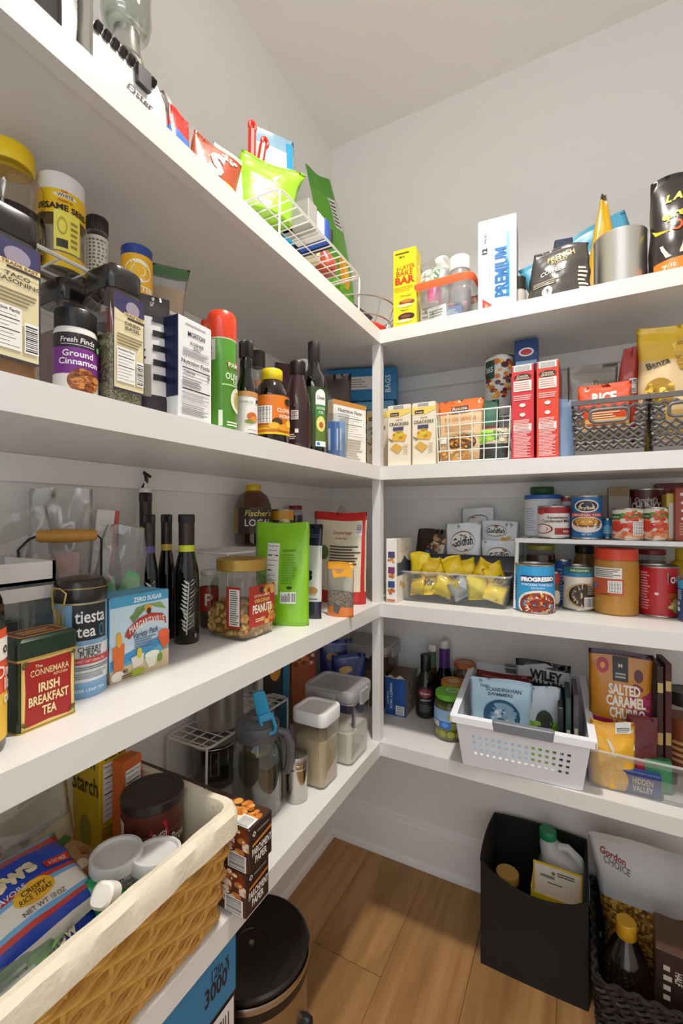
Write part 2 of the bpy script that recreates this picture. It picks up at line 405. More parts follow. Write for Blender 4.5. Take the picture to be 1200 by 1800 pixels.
# recessed lamp overhead
dl = thing('ceiling_light', 'round recessed downlight in the pantry ceiling', 'light', (-.12, .62, CEIL))
em = bpy.data.materials.new('lamp_glow'); em.use_nodes = True; eb = em.node_tree.nodes['Principled BSDF']; eb.inputs['Emission Color'].default_value = (1, .93, .84, 1); eb.inputs['Emission Strength'].default_value = 6
MB().lathe([(.085, -.001), (.095, -.001), (.095, -.006), (.088, -.010), (.078, -.004)], WIREW, 32, False, False).build('trim_ring', dl); MB().lathe([(.079, -.003), (.079, -.002)], em, 32).build('diffuser', dl)
# shelves
SHM = mat('#dfdcd8', .33, 0, 0, .06, 40)
lev = ['top', 'second', 'third', 'lowest']
for i, z in enumerate((Z1, Z2, Z3, Z4)):
    ft = .019; fh = TH+.002
    o = thing('wall_shelf', f'{lev[i]} white painted shelf along the left wall', 'shelf', (0, 0, z)); o['group'] = 'white pantry shelves'
    MB().box(XW, XF-ft, YN, YF+ft, -TH+.001, 0, SHM).build('shelf_board', o, False)
    MB().rings([[(XF-ft, YN, -fh), (XF, YN, -fh), (XF, YN, 0), (XF-ft, YN, 0)], [(XF-ft, YF+ft, -fh), (XF, YF, -fh), (XF, YF, 0), (XF-ft, YF+ft, 0)]], SHM).build('shelf_fascia', o, False)
    MB().box(XW, XW+.018, YN, YW, -TH-.042, -TH+.0005, TRIMM).build('wall_cleat', o, False)
    o = thing('wall_shelf', f'{lev[i]} white painted shelf across the back wall', 'shelf', (0, 0, z)); o['group'] = 'white pantry shelves'
    MB().box(XW, XR, YF+ft, YW, -TH+.001, 0, SHM).build('shelf_board', o, False)
    MB().rings([[(XF, YF, -fh), (XF, YF, 0), (XF-ft, YF+ft, 0), (XF-ft, YF+ft, -fh)], [(XR, YF, -fh), (XR, YF, 0), (XR, YF+ft, 0), (XR, YF+ft, -fh)]], SHM).build('shelf_fascia', o, False)
    MB().box(XW+.018, XR, YW-.018, YW, -TH-.042, -TH+.0005, TRIMM).build('wall_cleat', o, False)
for i, (za, zb) in enumerate(((Z2, Z1), (Z3, Z2), (Z4, Z3))):
    o = MB().box(XF-.0235, XF-.001, YF+.001, YF+.0235, za, zb-TH-.002, SHM).build('corner_post', None, False)
    tag(o, ['slim white corner post between the top and second shelves', 'slim white corner post between the second and third shelves', 'slim white corner post between the third and lowest shelves'][i], 'post', 'corner posts of the shelving')
# ---------------------------------------------------------------- makers of common goods
def FC(p): return math.atan2(-p[0], p[1])          # yaw that turns a front to the room's middle
def lidprof(r, h, b=.0015): return [(r-b, 0), (r, b), (r, h-b), (r-b, h), (r*.8, h), (r*.78, h-.0008)]
def add_lid(o, r, z, h, col, name='lid', ridged=False, rough=.35, metal=0, seg=28):
    m = MB(); mt = mat(col, rough, metal)
    if ridged:
        R = []
        for rr, zz in lidprof(r, h): R.append([((rr-(.0009 if j % 2 and 0 < zz < h-.001 else 0))*math.cos(2*math.pi*j/72), (rr-(.0009 if j % 2 and 0 < zz < h-.001 else 0))*math.sin(2*math.pi*j/72), zz) for j in range(72)])
        m.rings(R, mt)
    else: m.lathe(lidprof(r, h), mt, seg)
    l = m.build(name, o); l.location.z = z; return l
def jar(name, label, cat, loc, rz, r, H, lid='#222222', lh=.02, rl=None, body=None, fill=None, band=None, f=(), W=None, neck=.88, sh=.12, ridged=True, square=0, group=None, lmetal=0, lrough=.35, bandcyl=None, tilt=(0, 0), ang=0.):
    o = thing(name, label, cat, loc, rz, group, tilt); body = body or CLEAR; rl = rl or r*neck*1.04; zb = H-lh
    zs = zb-sh*H; m = MB()
    if square:
        sec = lambda k, z: (z, 2*r*k, 2*r*k, r*square)
        m.rloft([sec(.9, 0), sec(1, .006), sec(1, zs), sec(.97, zs+sh*H*.35)], body, True, False, 5); m.lathe([(r*.97*1.0, zs+sh*H*.35), (r*neck, zb-.004), (r*neck, zb)], body, 28, False, False)
    else: m.lathe([(r*.9, 0), (r*.985, .003), (r, .008), (r, zs), (r*(.55+.45*neck), zs+sh*H*.55), (r*neck, zb-.004), (r*neck, zb)], body, 32, True, False)
    bo = m.build('jar_body', o)
    if fill:
        fm_, fr = fill; c = MB(); zt = min(.004+(zs)*fr, zs)
        if square: c.rloft([(.003, 1.84*r, 1.84*r, r*square), (.008, 1.93*r, 1.93*r, r*square), (zt, 1.93*r, 1.93*r, r*square)], fm_)
        else: c.lathe([(r*.87, .003), (r*.965, .008), (r*.965, zt)], fm_, 28)
        c.build('contents', o)
    add_lid(o, rl, zb-.001, lh, lid, 'lid', ridged, lrough, lmetal)
    if band:
        z0, z1, col = band; z0 *= H; z1 *= H
        if square: pass
        else: bo = MB().lathe([(r+.0004, z0), (r+.0004, z1)], mat(col, .4), 40, False, False).build('label_band', o)
    if f:
        z0, z1 = (band[0]*H, band[1]*H) if band else (0, zs)
        if square: deco(bo, Plane(W or 2*r*.9, z1-z0, (0, -r, z0), (1, 0, 0), (0, 0, 1)), f)
        else: deco(bo, Cyl(r, z0, z1-z0, W or r*2.6, ang), f)
    return o
def can(name, label, cat, loc, rz, r, H, col='#3388cc', f=(), W=None, group=None, lid=None, ang=0., top=None, tilt=(0, 0)):
    o = thing(name, label, cat, loc, rz, group, tilt); m = MB()
    m.lathe([(r*.96, 0), (r*1.015, .0012), (r*1.015, .003), (r*.99, .0045)], STEEL, 32, True, False); m.build('base_rim', o); m = MB()
    m.lathe([(r*.99, H-.0045), (r*1.015, H-.003), (r*1.015, H-.0008), (r*.99, H), (r*.95, H-.001), (r*.94, H-.004)], STEEL, 32, False, True)
    m.build('top_rim', o); bo = MB().lathe([(r, .004), (r, H-.004)], mat(col, .35, 0, .2), 36, False, False).build('label_band', o)
    if lid: add_lid(o, r*1.03, H-.008, .011, lid, 'plastic_lid', False)
    if f: deco(bo, Cyl(r, .004, H-.008, W or r*2.7, ang), f, rough=.35)
    return o
def bottle(name, label, cat, loc, rz, prof, body, cap=None, capc='#1c1a1a', band=None, f=(), W=None, sy=1, fill=None, group=None, ridged=True, tilt=(0, 0), extra=None, ang=0.):
    o = thing(name, label, cat, loc, rz, group, tilt); MB().lathe(prof, body, 32, True, True, sy=sy).build('bottle_body', o)
    if fill:
        fm_, zt = fill; pr = [(rr*.95, max(z, .003)) for rr, z in prof if z < zt]; pr.append((pr[-1][0], zt)); MB().lathe(pr, fm_, 28, sy=sy).build('contents', o)
    if cap: add_lid(o, cap[0], cap[1], cap[2], capc, 'cap', ridged)
    if band:
        z0, z1, rb, col = band; bo = MB().lathe([(rb+.0005, z0), (rb+.0005, z1)], mat(col, .42), 36, False, False, sy=sy).build('label_band', o)
        if f: deco(bo, Cyl(rb+.0004, z0, z1-z0, W or rb*2.6, ang, sy), f)
    return o
def wire(parent, pts, r=.0016, m=None, name='wire', closed=False, seg=6): return MB().tube(pts, r, m or WIREW, seg, closed).build(name, parent)
def rack(name, label, loc, rz, W, D, H, n, mt=None, splay=.01, r=.0024, rw=.0014, k=3, cat='wire rack', legs=((1, -1), (-1, -1), (1, 1), (-1, 1)), wfull=True):
    o = thing(name, label, cat, loc, rz); mt = mt or WIREW; c = .018
    P = []
    for cx, cy, a0 in ((W/2-c, D/2-c, 0), (-W/2+c, D/2-c, 90), (-W/2+c, -D/2+c, 180), (W/2-c, -D/2+c, 270)):
        for i in range(5): a = math.radians(a0+22.5*i); P.append((cx+c*math.cos(a), cy+c*math.sin(a), H))
    wire(o, P, r, mt, 'deck_frame', True)
    w1 = MB().tube([(0, -D/2, 0), (0, D/2, 0)], rw, mt, 5).mesh('wire')
    for i in range(n): q = link('wire', w1, o); q.location = (-W/2+W*(i+.5)/n, 0, H)
    w2 = MB().tube([(-W/2, 0, 0), (W/2, 0, 0)], rw, mt, 5).mesh('wire')
    for i in range(k): q = link('wire', w2, o); q.location = (0, -D/2+D*(i+1)/(k+1), H-2*rw)
    for sx, sy in legs:
        wire(o, [(sx*(W/2-.004), sy*(D/2-.004), H), (sx*(W/2-.003), sy*(D/2-.003), H-.01), (sx*(W/2+splay), sy*(D/2-.003+splay*.5), .0024)], r, mt, 'rack_leg')
    return o
def steelpot(name, label, cat, loc, rz, r, H, rim=True, lid=None):
    o = thing(name, label, cat, loc, rz); m = MB()
    m.lathe([(r*.97, 0), (r, .004), (r, H-.004), (r*1.02, H-.002), (r*1.02, H), (r*.98, H), (r*.965, H-.004), (r*.965, .006)], mat('#dad6ce', .36, 1.0), 40, True, True); m.build('pot_body', o)
    if lid: add_lid(o, r*1.02, H, .012, lid, 'lid', False, .25, 1)
    return o
def holed(fn, cols, rows, a0, a1, b0, b1, hw, hh, m, edge=1):
    """sheet over (a,b) in 0..1 with cols x rows rectangular holes inside [a0,a1]x[b0,b1]"""
    def cuts(lo, hi, n, fr):
        c = [0., lo]; st = (hi-lo)/n
        for i in range(n): c += [lo+st*(i+.5-fr/2), lo+st*(i+.5+fr/2)]
        return c+[hi, 1.]
    A, B = cuts(a0, a1, cols, hw), cuts(b0, b1, rows, hh); mb = MB(); idx = {}
    for j in range(len(B)-1):
        for i in range(len(A)-1):
            if 2 <= i < len(A)-2 and 2 <= j < len(B)-2 and i % 2 == 0 and j % 2 == 0: continue
            ks = []
            for a, b in ((A[i], B[j]), (A[i+1], B[j]), (A[i+1], B[j+1]), (A[i], B[j+1])):
                if (a, b) not in idx: idx[(a, b)] = len(mb.v); mb.v.append(tuple(fn(a, b)))
                ks.append(idx[(a, b)])
            mb.f.append(tuple(ks)); mb.m.append(mb.mi(m))
    return mb
def solid(o, t, off=-1):
    md = o.modifiers.new('wall', 'SOLIDIFY'); md.thickness = t; md.offset = off; return o
def openbin(o, W, D, H, m, taper=.9, r=.02, t=.0025, rim=.006, name='bin_body', rimm=None, floor_t=.002):
    b = MB(); b.rloft([(H, W, D, r), (H*.5, W*(1+taper)/2, D*(1+taper)/2, r), (.004, W*taper, D*taper, r), (0, W*taper-.008, D*taper-.008, r)], m, False, True, 5); q = b.build(name, o)
    q.data.flip_normals(); solid(q, t, -1)
    P = []
    for cx, cy, a0 in ((W/2-r, D/2-r, 0), (-W/2+r, D/2-r, 90), (-W/2+r, -D/2+r, 180), (W/2-r, -D/2+r, 270)):
        for i in range(5): a = math.radians(a0+22.5*i); P.append((cx+r*math.cos(a), cy+r*math.sin(a), H))
    MB().tube(P, rim/2, rimm or m, 6, True).build('rim', o); return q
# ---------------------------------------------------------------- top shelf, left run
p = LP(190, .235)
o = thing('countertop_appliance', 'white and chrome appliance with a row of black push buttons', 'appliance', (p[0], p[1], Z1), R90)
W, D, H = .158, .125, .262
prof = lambda k, zz=0: [(0, W*k, D*k, .02), (.16, W*k, D*k, .02), (H*.86, W*k*.97, D*k*.95, .02), (H*.97, W*k*.9, D*k*.8, .02), (H, W*k*.8, D*k*.6, .02)]
MB().rloft(prof(1), mat('#f2f0ec', .25, 0, .4)).build('housing', o)
MB().rloft([(0, .035, D*.99, .005), (H*.8, .035, D*.99, .005), (H*1.05, .035, D*.93, .005), (H*1.2, .035, D*.75, .005)], mat('#2c2624', .3)).build('end_panel', o).location = (-W/2-.018, 0, .001)
for s in (-1, 1):
    k_ = 1.22 if s < 0 else 1.; pts = [(s*W/2, -D/2-.001, .004), (s*W/2, -D/2-.001, H*.6*k_), (s*(W/2-.003), -D/2+.002, H*.84*k_), (s*(W/2-.008), -D/2+.012, H*.95*k_), (s*(W/2-.014), 0, H*k_+.001), (s*(W/2-.008), D/2-.012, H*.95*k_), (s*W/2, D/2, H*.6*k_)]
    MB().tube(pts, .010 if s < 0 else .0075, mat('#c9c7c4', .18, 1), 8).build('chrome_trim', o)
bt = MB().rloft([(0, .009, .012, .002), (.008, .009, .012, .002), (.012, .006, .009, .002)], mat('#1b191a', .35)).mesh('push_button')
for i in range(8):
    q = link('push_button', bt, o); q.location = (-W/2+.022+i*.0135, -D/2+.006, H*.90); q.rotation_euler = (math.radians(55), 0, 0)
MB().box(-.012, .012, -.004, .004, 0, .03, mat('#2b292a', .4)).build('lever', o).location = (.016, -D/2-.003, H*.80)
deco(o, plane_front(W, D, H), [('t', 'Oster', .58, .735, .052, '#2a2627', {'i': .2, 'b': .02})])
p = LP(222, .205); o = thing('blender_jar', 'clear glass jar with rounded base on top of the white appliance', 'glass jar', (p[0], p[1], Z1+H+.0015))
MB().lathe([(.024, 0), (.026, .002), (.022, .02), (.020, .045)], mat('#c9c7c4', .18, 1), 28).build('collar', o)
MB().lathe([(.018, 0), (.028, .002), (.035, .009), (.038, .025), (.037, .05), (.040, .16), (.043, .2), (.041, .2), (.038, .16), (.035, .05), (.035, .026), (.030, .012), (.018, .007)], glass('#f1f5f2', .02, 1.8), 36).build('glass_wall', o).location.z = .045
MB().lathe([(.040, .2), (.044, .202), (.044, .21), (.040, .212)], mat('#d9dcda', .2, 0, .4), 36, False, False).build('rim', o).location.z = .045
p = LP(314, .15); pouch('snack_bag', 'blue bag with a red twisted top beside the white appliance', 'bag', (p[0], p[1], Z1), R90, .07, .205, .04, [(.80, '#3f74c8'), (1, '#e02a1c')], seed=3, topw=.6)
p = LP(372, .07); pouch('snack_bag', 'brown and yellow bag with a white letter, beside the wire rack', 'bag', (p[0], p[1], Z1), R90-.15, .095, .118, .045,
    [(.50, '#f4cf12'), (1, '#a8451c')], [('t', 'S', .45, .70, .34, '#f6efe6', {'b': .05, 'i': .2}), ('d', .55, .85, .95, .97, 7, .004, ['#f1e4da'])], seed=5, skew=.12)
p = LP(409, .15); pouch('snack_bag', 'pale cream see-through bag behind the brown and yellow bag', 'bag', (p[0], p[1], Z1), R90-.2, .10, .23, .05, [(1, '#d9d3c4')], m_fn=lambda h: mat(h, .25, 0, .4, .2, 40), seed=8, topw=.9)
RZ = Z1+.130
pa, pb = LP(492, .04), LP(634, .04); yl = pb[1]-pa[1]
rk = rack('wire_rack', 'white wire shelf rack holding snack bags on the top shelf', (XF-.04-.13, (pa[1]+pb[1])/2, Z1), R90, yl, .26, .130, 15, k=4, splay=-.004, rw=.0015)
p = LP(452, .105); ZD = RZ+.003
pouch('snack_bag', 'lime green snack bag lying at the near end of the wire rack', 'bag', (XF-.13, pa[1]+.058, ZD), R90-.55, .150, .128, .07, [(1, '#8fc71c')], [('p', [(.52, .62), (.66, .78), (.60, .60), (.70, .52)], '#eef6d8')], seed=11, topw=.95, gus=.9, skew=.25)
p = LP(492, .17); pouch('nut_bag', 'blue and white see-through bag of nuts on the wire rack', 'bag', (XF-.165, pa[1]+.150, ZD), R90-.55, .105, .262, .05, [(.1, '#2aa0d0'), (.32, '#cfd6da'), (.62, '#b98650'), (.85, '#d8dee2'), (1, '#8fb8d0')],
    [('r', .80, .06, .96, .96, '#28a3d6'), ('d', .15, .35, .7, .62, 30, .007, ['#a06a35', '#c89258', '#7d4c22', '#dcb384'])], seed=14, topw=.95)
q = LP(441, .17); o = thing('measuring_cups', 'red plastic measuring cups with holed handles standing among the bags', 'measuring cup', (q[0], q[1], Z1+.001), R90-.3)
rd = mat('#e0341c', .35)
MB().rloft([(0, .05, .035, .008), (.19, .05, .035, .008), (.245, .062, .04, .008), (.25, .06, .038, .008)], glass('#dfe4e6', .1, 1, .25)).build('cup', o)
MB().rloft([(.235, .066, .042, .006), (.275, .056, .034, .006), (.278, .05, .03, .006)], mat('#c9321e', .35)).build('cup_block', o)
for x0, x1, zt in ((-.004, -.002, .36), (.014, .03, .345)):
    h = MB().tube([(x0, -.008, .26), (x0+(x1-x0)*.7, -.008, zt-.022)], .0085, rd, 8).build('handle', o)
    MB().tube([(x1+.007*math.cos(t), -.008, zt-.012+.009*math.sin(t)) for t in [2*math.pi*i/14 for i in range(14)]], .0042, rd, 8, True).build('handle_loop', o)
flat = lambda nm, lb, col, y0, w_, h_, d0, d1, f=(): carton(nm, lb, 'packet', (XF-(d0+d1)/2, y0, ZD), R90, w_, d1-d0, h_, col, f=f, flap=False)
y0 = pa[1]
flat('flat_packet', 'grey flat packet lying on the wire rack beside the nut bag', '#a19e98', y0+.125, .034, .05, .045, .115)
flat('flat_packet', 'pale grey flat packet on the wire rack beside the blue packet', '#d6d4d0', y0+.160, .030, .045, .045, .115)
flat('flat_packet', 'royal blue flat packet lying across the wire rack', '#1f55b8', y0+.188, .018, .05, .045, .12)
flat('flat_packet', 'black flat packet lying on the wire rack beside the cream pouch', '#2c2730', y0+.207, .014, .04, .045, .2)
pouch('small_pouch', 'cream coloured soft pouch lying on the wire rack', 'pouch', (XF-.12, y0+.235, ZD), R90, .05, .075, .06, [(1, '#e3dcb4')], seed=17)
pouch('small_pouch', 'dark green soft pouch on the wire rack behind the cream pouch', 'pouch', (XF-.20, y0+.240, ZD), R90, .06, .07, .05, [(1, '#44572e')], seed=19)
pouch('small_pouch', 'rust red soft pouch on the far end of the wire rack', 'pouch', (XF-.11, y0+.292, ZD), R90, .06, .06, .07, [(1, '#b5482c')], seed=20)
p = LP(598, .20); zt = ZV(LP(548, .2), 262)
pouch('dried_fruit_bag', 'tall green bag with an orange fruit picture standing on wire rack', 'bag', (p[0], p[1]-.005, ZD), R90-.35, .15, zt-ZD, .045, [(.86, '#5fae1e'), (1, '#4d9a1a')],
    [('r', .60, .66, .92, .86, '#e9eae6'), ('l', .63, .67, .9, .85, 7, '#55585a'), ('e', .62, .34, .17, .13, '#f2a21c'), ('e', .66, .36, .09, .09, '#f7c330'), ('d', .05, .05, .9, .25, 12, .012, ['#4f9c1c', '#74c22a'])], seed=23, topw=.62, skew=-.22)
p = LP(664, .12); o = thing('wire_fruit_basket', 'round chrome wire basket in the corner of the top shelf', 'basket', (XF-.10, YF+.06, Z1))
for i, (r_, z_) in enumerate(((.115, .085), (.10, .045), (.07, .004))): wire(o, [(r_*math.cos(t), r_*math.sin(t), z_) for t in [2*math.pi*j/36 for j in range(36)]], .0018, STEEL, 'wire_ring', True)
for j in range(12):
    t = 2*math.pi*j/12; wire(o, [(r_*math.cos(t), r_*math.sin(t), z_) for r_, z_ in ((.115, .085), (.10, .045), (.07, .004))], .0014, STEEL, 'wire')
tag(MB().lathe([(.03, .008), (.085, .018), (.095, .026), (.09, .032), (.02, .036)], mat('#e8321f', .3), 32).build('red_dish'), 'red plastic dish lying inside the chrome wire basket', 'dish').location = (XF-.10, YF+.06, Z1)
o = MB().tube([(XF-.17, YF+.02, Z1+.062), (XF-.12, YF+.0, Z1+.085), (XF-.08, YF+.01, Z1+.078), (XF-.04, YF+.035, Z1+.05)], [.006, .012, .010, .006], mat('#242320', .4), 8).build('black_handle_tool'); tag(o, 'black handled tool resting across the chrome wire basket', 'tool')

# ---------------------------------------------------------------- top shelf, back run
def bx(u0, u1, d): a, b = BP(u0, d), BP(u1, d); return (a[0]+b[0])/2, b[0]-a[0]
cx, W = bx(688, 728, .012); H = ZV((cx, YF+.012), 434)-Z1
carton('baking_mix_box', 'tall yellow baking bar box beside the orange lidded bin', 'box', (cx, YF+.012+.045/2+.01, Z1), .04, W, .045, H, '#f7e21a', '#e9d117', f=[
    ('l', .1, .93, .7, .97, 1, '#6b5a10'), ('t', 'MIX', .4, .905, .03, '#3a3410'), ('t', '6-LAYER', .55, .77, .055, '#c8501c', {'w': .8}), ('t', 'BAKE', .5, .70, .065, '#c8501c', {'w': .72}), ('t', 'BAR', .52, .61, .085, '#c1441a', {'w': .86, 'b': .04}),
    ('l', .05, .47, .95, .54, 3, '#e8b81c'), ('t', 'Chocolate', .55, .415, .024, '#7a5412'), ('e', .6, .33, .34, .035, '#8a4a1c'), ('e', .6, .345, .25, .022, '#c07a2e'), ('e', .52, .29, .36, .02, '#f2d9a0'), ('t', 'Walnut', .5, .235, .024, '#5a3c10'), ('e', .58, .15, .36, .045, '#46231a'), ('e', .55, .155, .22, .02, '#7d4a36'), ('e', .5, .10, .36, .02, '#f2d9a0'), ('t', 'makes 9', .62, .035, .022, '#5a4a10')])
cx, W = bx(714, 832, .015); P0 = (cx, YF+.015)
H = ZV(P0, 492)-Z1
o = thing('storage_bin', 'clear plastic bin with an orange rim on the top shelf', 'storage bin', (cx, YF+.015+.075, Z1), -.04)
openbin(o, W*.96, .13, H, CLEARB, .86, .02, .002, .004)
MB().rloft([(H-.012, W*.985, .136, .022), (H-.004, W*1.01, .14, .024), (H+.006, W*1.01, .14, .024), (H+.009, W*.97, .134, .022)], mat('#ee6a3a', .35), False, False).build('orange_rim', o)
for i, (dx, dy, ww, hh, c, a, lb) in enumerate(((-.035, -.03, .045, .062, '#e8ddcf', .15, 'cream card standing'), (-.01, -.045, .05, .04, '#f3f0ea', -.2, 'white card tilted'), (.03, -.02, .055, .05, '#e6b7b4', .1, 'pink card standing'), (.02, -.04, .06, .032, '#8fa3d6', -.05, 'pale blue card lying'), (-.045, -.01, .03, .05, '#c9402a', .3, 'red card leaning'))):
    carton('recipe_card', lb+' inside the clear orange rimmed bin', 'card', (cx+dx, YF+.085+dy, Z1+.006), a, ww, .012, hh, c, flap=False, f=[('l', .1, .3, .9, .8, 3, '#9a9088'), ('e', .3, .6, .05, .06, '#4a2a22')] if i < 2 else [('l', .1, .3, .9, .8, 4, '#ffffff')])
zt = H+Z1+.002
pouch('zip_bag', 'clear bag of white and pink decorations above the orange rim', 'bag', (cx-.025, YF+.085, Z1+.03), -.05, .09, ZV(P0, 425)-Z1-.03, .06, [(1, FILM)], [('e', .55, .70, .22, .14, '#9fb7a0'), ('e', .55, .70, .16, .10, '#eef2ea'), ('t', 'S', .56, .70, .16, '#6f9070', {'b': .04}), ('d', .05, .62, .4, .85, 14, .006, ['#f4f2ee', '#e6e3de'])], seed=31, botseal=0, wr=1.3)
tag(MB().lathe([(.017, 0), (.018, .005), (.018, .075), (.012, .09), (.012, .1)], mat('#e866a8', .35), 24).build('pink_bottle'), 'bright pink bottle in the clear bag above the orange rim', 'bottle').location = (cx-.03, YF+.08, Z1+.032)
jar('sprinkle_jar', 'round clear jar with a white cap in the orange rimmed bin', 'jar', (cx+.035, YF+.085, Z1+.006), 0, .028, ZV(P0, 436)-Z1-.006, '#f2f0ee', .035, .027, FROST, (mat('#b9aeb4', .5, 0, 0, .3, 90), .7), ridged=False)
jar('sprinkle_jar', 'slim white capped jar tilted in the orange rimmed bin', 'jar', (cx+.006, YF+.1, Z1+.006), 0, .02, ZV(P0, 418)-Z1-.01, '#f4f3f1', .035, .02, FROST, (mat('#efeae8', .5), .7), ridged=False, tilt=(.0, -.12))
cx, W = bx(838, 905, .02); H = ZV((cx, YF+.02), 383)-Z1
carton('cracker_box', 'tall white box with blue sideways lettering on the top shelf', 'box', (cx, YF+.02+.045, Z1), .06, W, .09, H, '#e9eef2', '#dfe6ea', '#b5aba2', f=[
    ('t', 'PREMIUM', .62, .40, .13, '#1d6fb0', {'r': R90, 'b': .045, 'w': .92*1.55*.95}), ('r', .74, .12, .83, .50, '#2a92c4'), ('r', .745, .52, .825, .82, '#7db4d8'), ('t', '12', .18, .66, .052, '#20252c', {'r': R90, 'b': .05}), ('t', 'PACKS', .2, .80, .026, '#3a4048', {'r': R90}), ('l', .30, .25, .33, .6, 1, '#9db4c4'), ('p', [(.12, .02), (.12, .14), (.38, .055)], '#d8402a'), ('p', [(.16, .02), (.2, .09), (.30, .05)], '#ee9080')], r=[('l', .2, .1, .8, .9, 14, '#c6ccd0')])
cx, W = bx(916, 922, .03)
jar('spice_jar', 'small dark lidded jar squeezed beside the tall white box', 'jar', (BP(912, .07)[0], YF+.07, Z1), 0, .016, .085, '#2a2624', .03, .0155, mat('#b9b2a8', .5), ridged=False)
cx, W = bx(920, 1045, .035); H = ZV((cx, YF+.035), 428)-Z1
pouch('coffee_bag', 'grey brown bag of french roast coffee slumped on the top shelf', 'bag', (cx, YF+.06, Z1), .05, W, H*1.02, .075, [(1, '#4a443f')], [('t', 'FRENCH', .52, .80, .10, '#d8c08a', {'b': .03, 'r': .12}), ('t', 'ROAST', .5, .70, .07, '#d8c08a', {'r': .1}), ('t', 'COFFEE', .36, .52, .075, '#eeeae2', {'r': .1}), ('l', .08, .28, .5, .38, 3, '#b0a890'), ('e', .32, .16, .08, .10, '#f0ece4'), ('e', .32, .16, .025, .05, '#3a3430'), ('l', .8, .1, .95, .55, 6, '#d8d2c6')], seed=37, gus=.9, topw=.78, wr=1.6, skew=.04)
x_, y_, r_ = CB(1043, 1138, .09); H = ZV((x_, y_-r_), 398)-Z1
steelpot('steel_canister', 'brushed steel canister between the two coffee bags', 'canister', (x_, y_, Z1), 0, r_, H)
p = BP(1060, .2); pouch('candy_bag', 'yellow bag with a dark twisted peak behind the steel canister', 'bag', (p[0], p[1], Z1), .1, .12, ZV(p, 342)-Z1, .05, [(.94, '#eab51a'), (1, '#4a3a14')], seed=41, topw=.08, wr=1.0)
p = BP(1078, .225); o, sf = pouch('candy_bag', 'long blue and pink bag leaning behind the steel canister', 'bag', (p[0]-.03, p[1]+.01, Z1+.03), .0, .26, .215, .035, [(.58, '#e67fc0'), (1, '#57b6dc')], [('p', [(.55, .2), (.85, .2), (.75, .55), (.6, .5)], '#dfe6ea')], seed=43, skew=0, tilt=(0, -.33))
p = BP(989, .16); carton('small_box', 'small navy blue box standing behind the slumped coffee bag', 'box', (p[0], p[1], Z1), .15, .04, .03, ZV(p, 426)-Z1, '#1f2a4a')
a, b = BP(1140, .04), BP(1262, .04); cx, W = (a[0]+b[0])/2, b[0]-a[0]; H = ZV((cx, YF+.04), 268)-Z1
pouch('coffee_bag', 'large black espresso coffee bag with orange strip at the picture edge', 'bag', (cx, YF+.075, Z1), -.03, W, H*.93, .10, [(.20, '#2b2622'), (.97, '#2b2622'), (1, '#1d1a18')], [('r', .06, .02, .99, .16, '#ee7a22'), ('t', '7', .22, .085, .06, '#f6e6cc'), ('t', '/10', .33, .10, .035, '#f6e6cc'), ('t', 'L', .30, .74, .07, '#f0e070', {'i': .25, 'b': .05}), ('t', 'A', .45, .75, .07, '#f0e070', {'i': .25, 'b': .05}), ('t', 'es', .28, .58, .075, '#e8c22c', {'b': .04}), ('t', 'presso', .56, .58, .075, '#e8c22c', {'b': .04}), ('e', .42, .46, .10, .05, '#e05a1c'), ('e', .42, .46, .06, .028, '#2b2622'), ('p', [(.16, .30), (.56, .32), (.52, .20), (.24, .18)], '#cfc4b4'), ('p', [(.17, .27), (.55, .28), (.52, .21), (.24, .19)], '#b0713a'), ('p', [(.02, .50), (.10, .46), (.30, .43), (.31, .42), (.08, .43)], '#d9c23a')], seed=47, gus=.95, topw=.86, wr=1.1, sag=.05)
# ---------------------------------------------------------------- second shelf, left run
DK = Z2+.169; ra, rb = -.05, LP(356, .075)[1]
rack('wire_rack', 'white wire rack under the spice jars on the second shelf', (XF-.075-.10, (ra+rb)/2, Z2), R90, rb-ra, .20, .168, 17, k=4, splay=-.003)
DZ = DK+.003
p = CL(-26, 58, .135); top = ZV(LP(30, .135-.02), 250)
bottle('honey_jar', 'clear honey jug with a yellow cap on the spice rack', 'jar', (p[0], p[1], DZ), R90, [(.030, 0), (.035, .005), (.036, .03), (.032, .05), (.035, .066), (.034, .085), (.026, .094), (.021, .100), (.021, .104)], glass('#e8dcc8', .03, 1.3), (.0245, .102, .022), '#f2cf10', fill=(glass('#7a3a0c', .05, .6), .048))
p = CL(62, 150, .125); Hs = ZV(LP(106, .10), 296)-DZ
jar('sesame_seed_jar', 'sesame seed jar with white lid and yellow label on the rack', 'jar', (p[0], p[1], DZ), FC(p)+.12, p[2], Hs, '#e9e7e4', .026, p[2]*.985, CLEAR, (mat('#a39a82', .7, 0, 0, .4, 300), .55), band=(.55, .80, '#ecc415'), neck=.94, sh=.06, ridged=False, W=p[2]*2.4,
    f=[('e', .52, .78, .20, .10, '#f4efe0'), ('t', 'WHITE', .52, .78, .13, '#3a2c1c'), ('t', 'Gel', .5, .95, .11, '#c8381c'), ('t', 'PREMIUM', .52, .55, .09, '#c03a1c'), ('t', 'SESAME SEED', .5, .28, .24, '#1e1a14', {'b': .03, 'w': .92})])
o = bpy.data.objects['sesame_seed_jar']; deco(o, Cyl(p[2], .02, .05, p[2]*1.1, .15), [('r', 0, 0, 1, 1, '#efe05a'), ('e', .3, .6, .18, .22, '#b8ab30'), ('e', .3, .6, .13, .15, '#efe05a'), ('r', .1, .08, .5, .28, '#3a3424'), ('l', .6, .1, .9, .8, 5, '#9a8e30')])
MB().lathe([(p[2]+.0006, .001), (p[2]+.0006, .018)], mat('#e8be12', .4), 32, False, False).build('base_band', o)
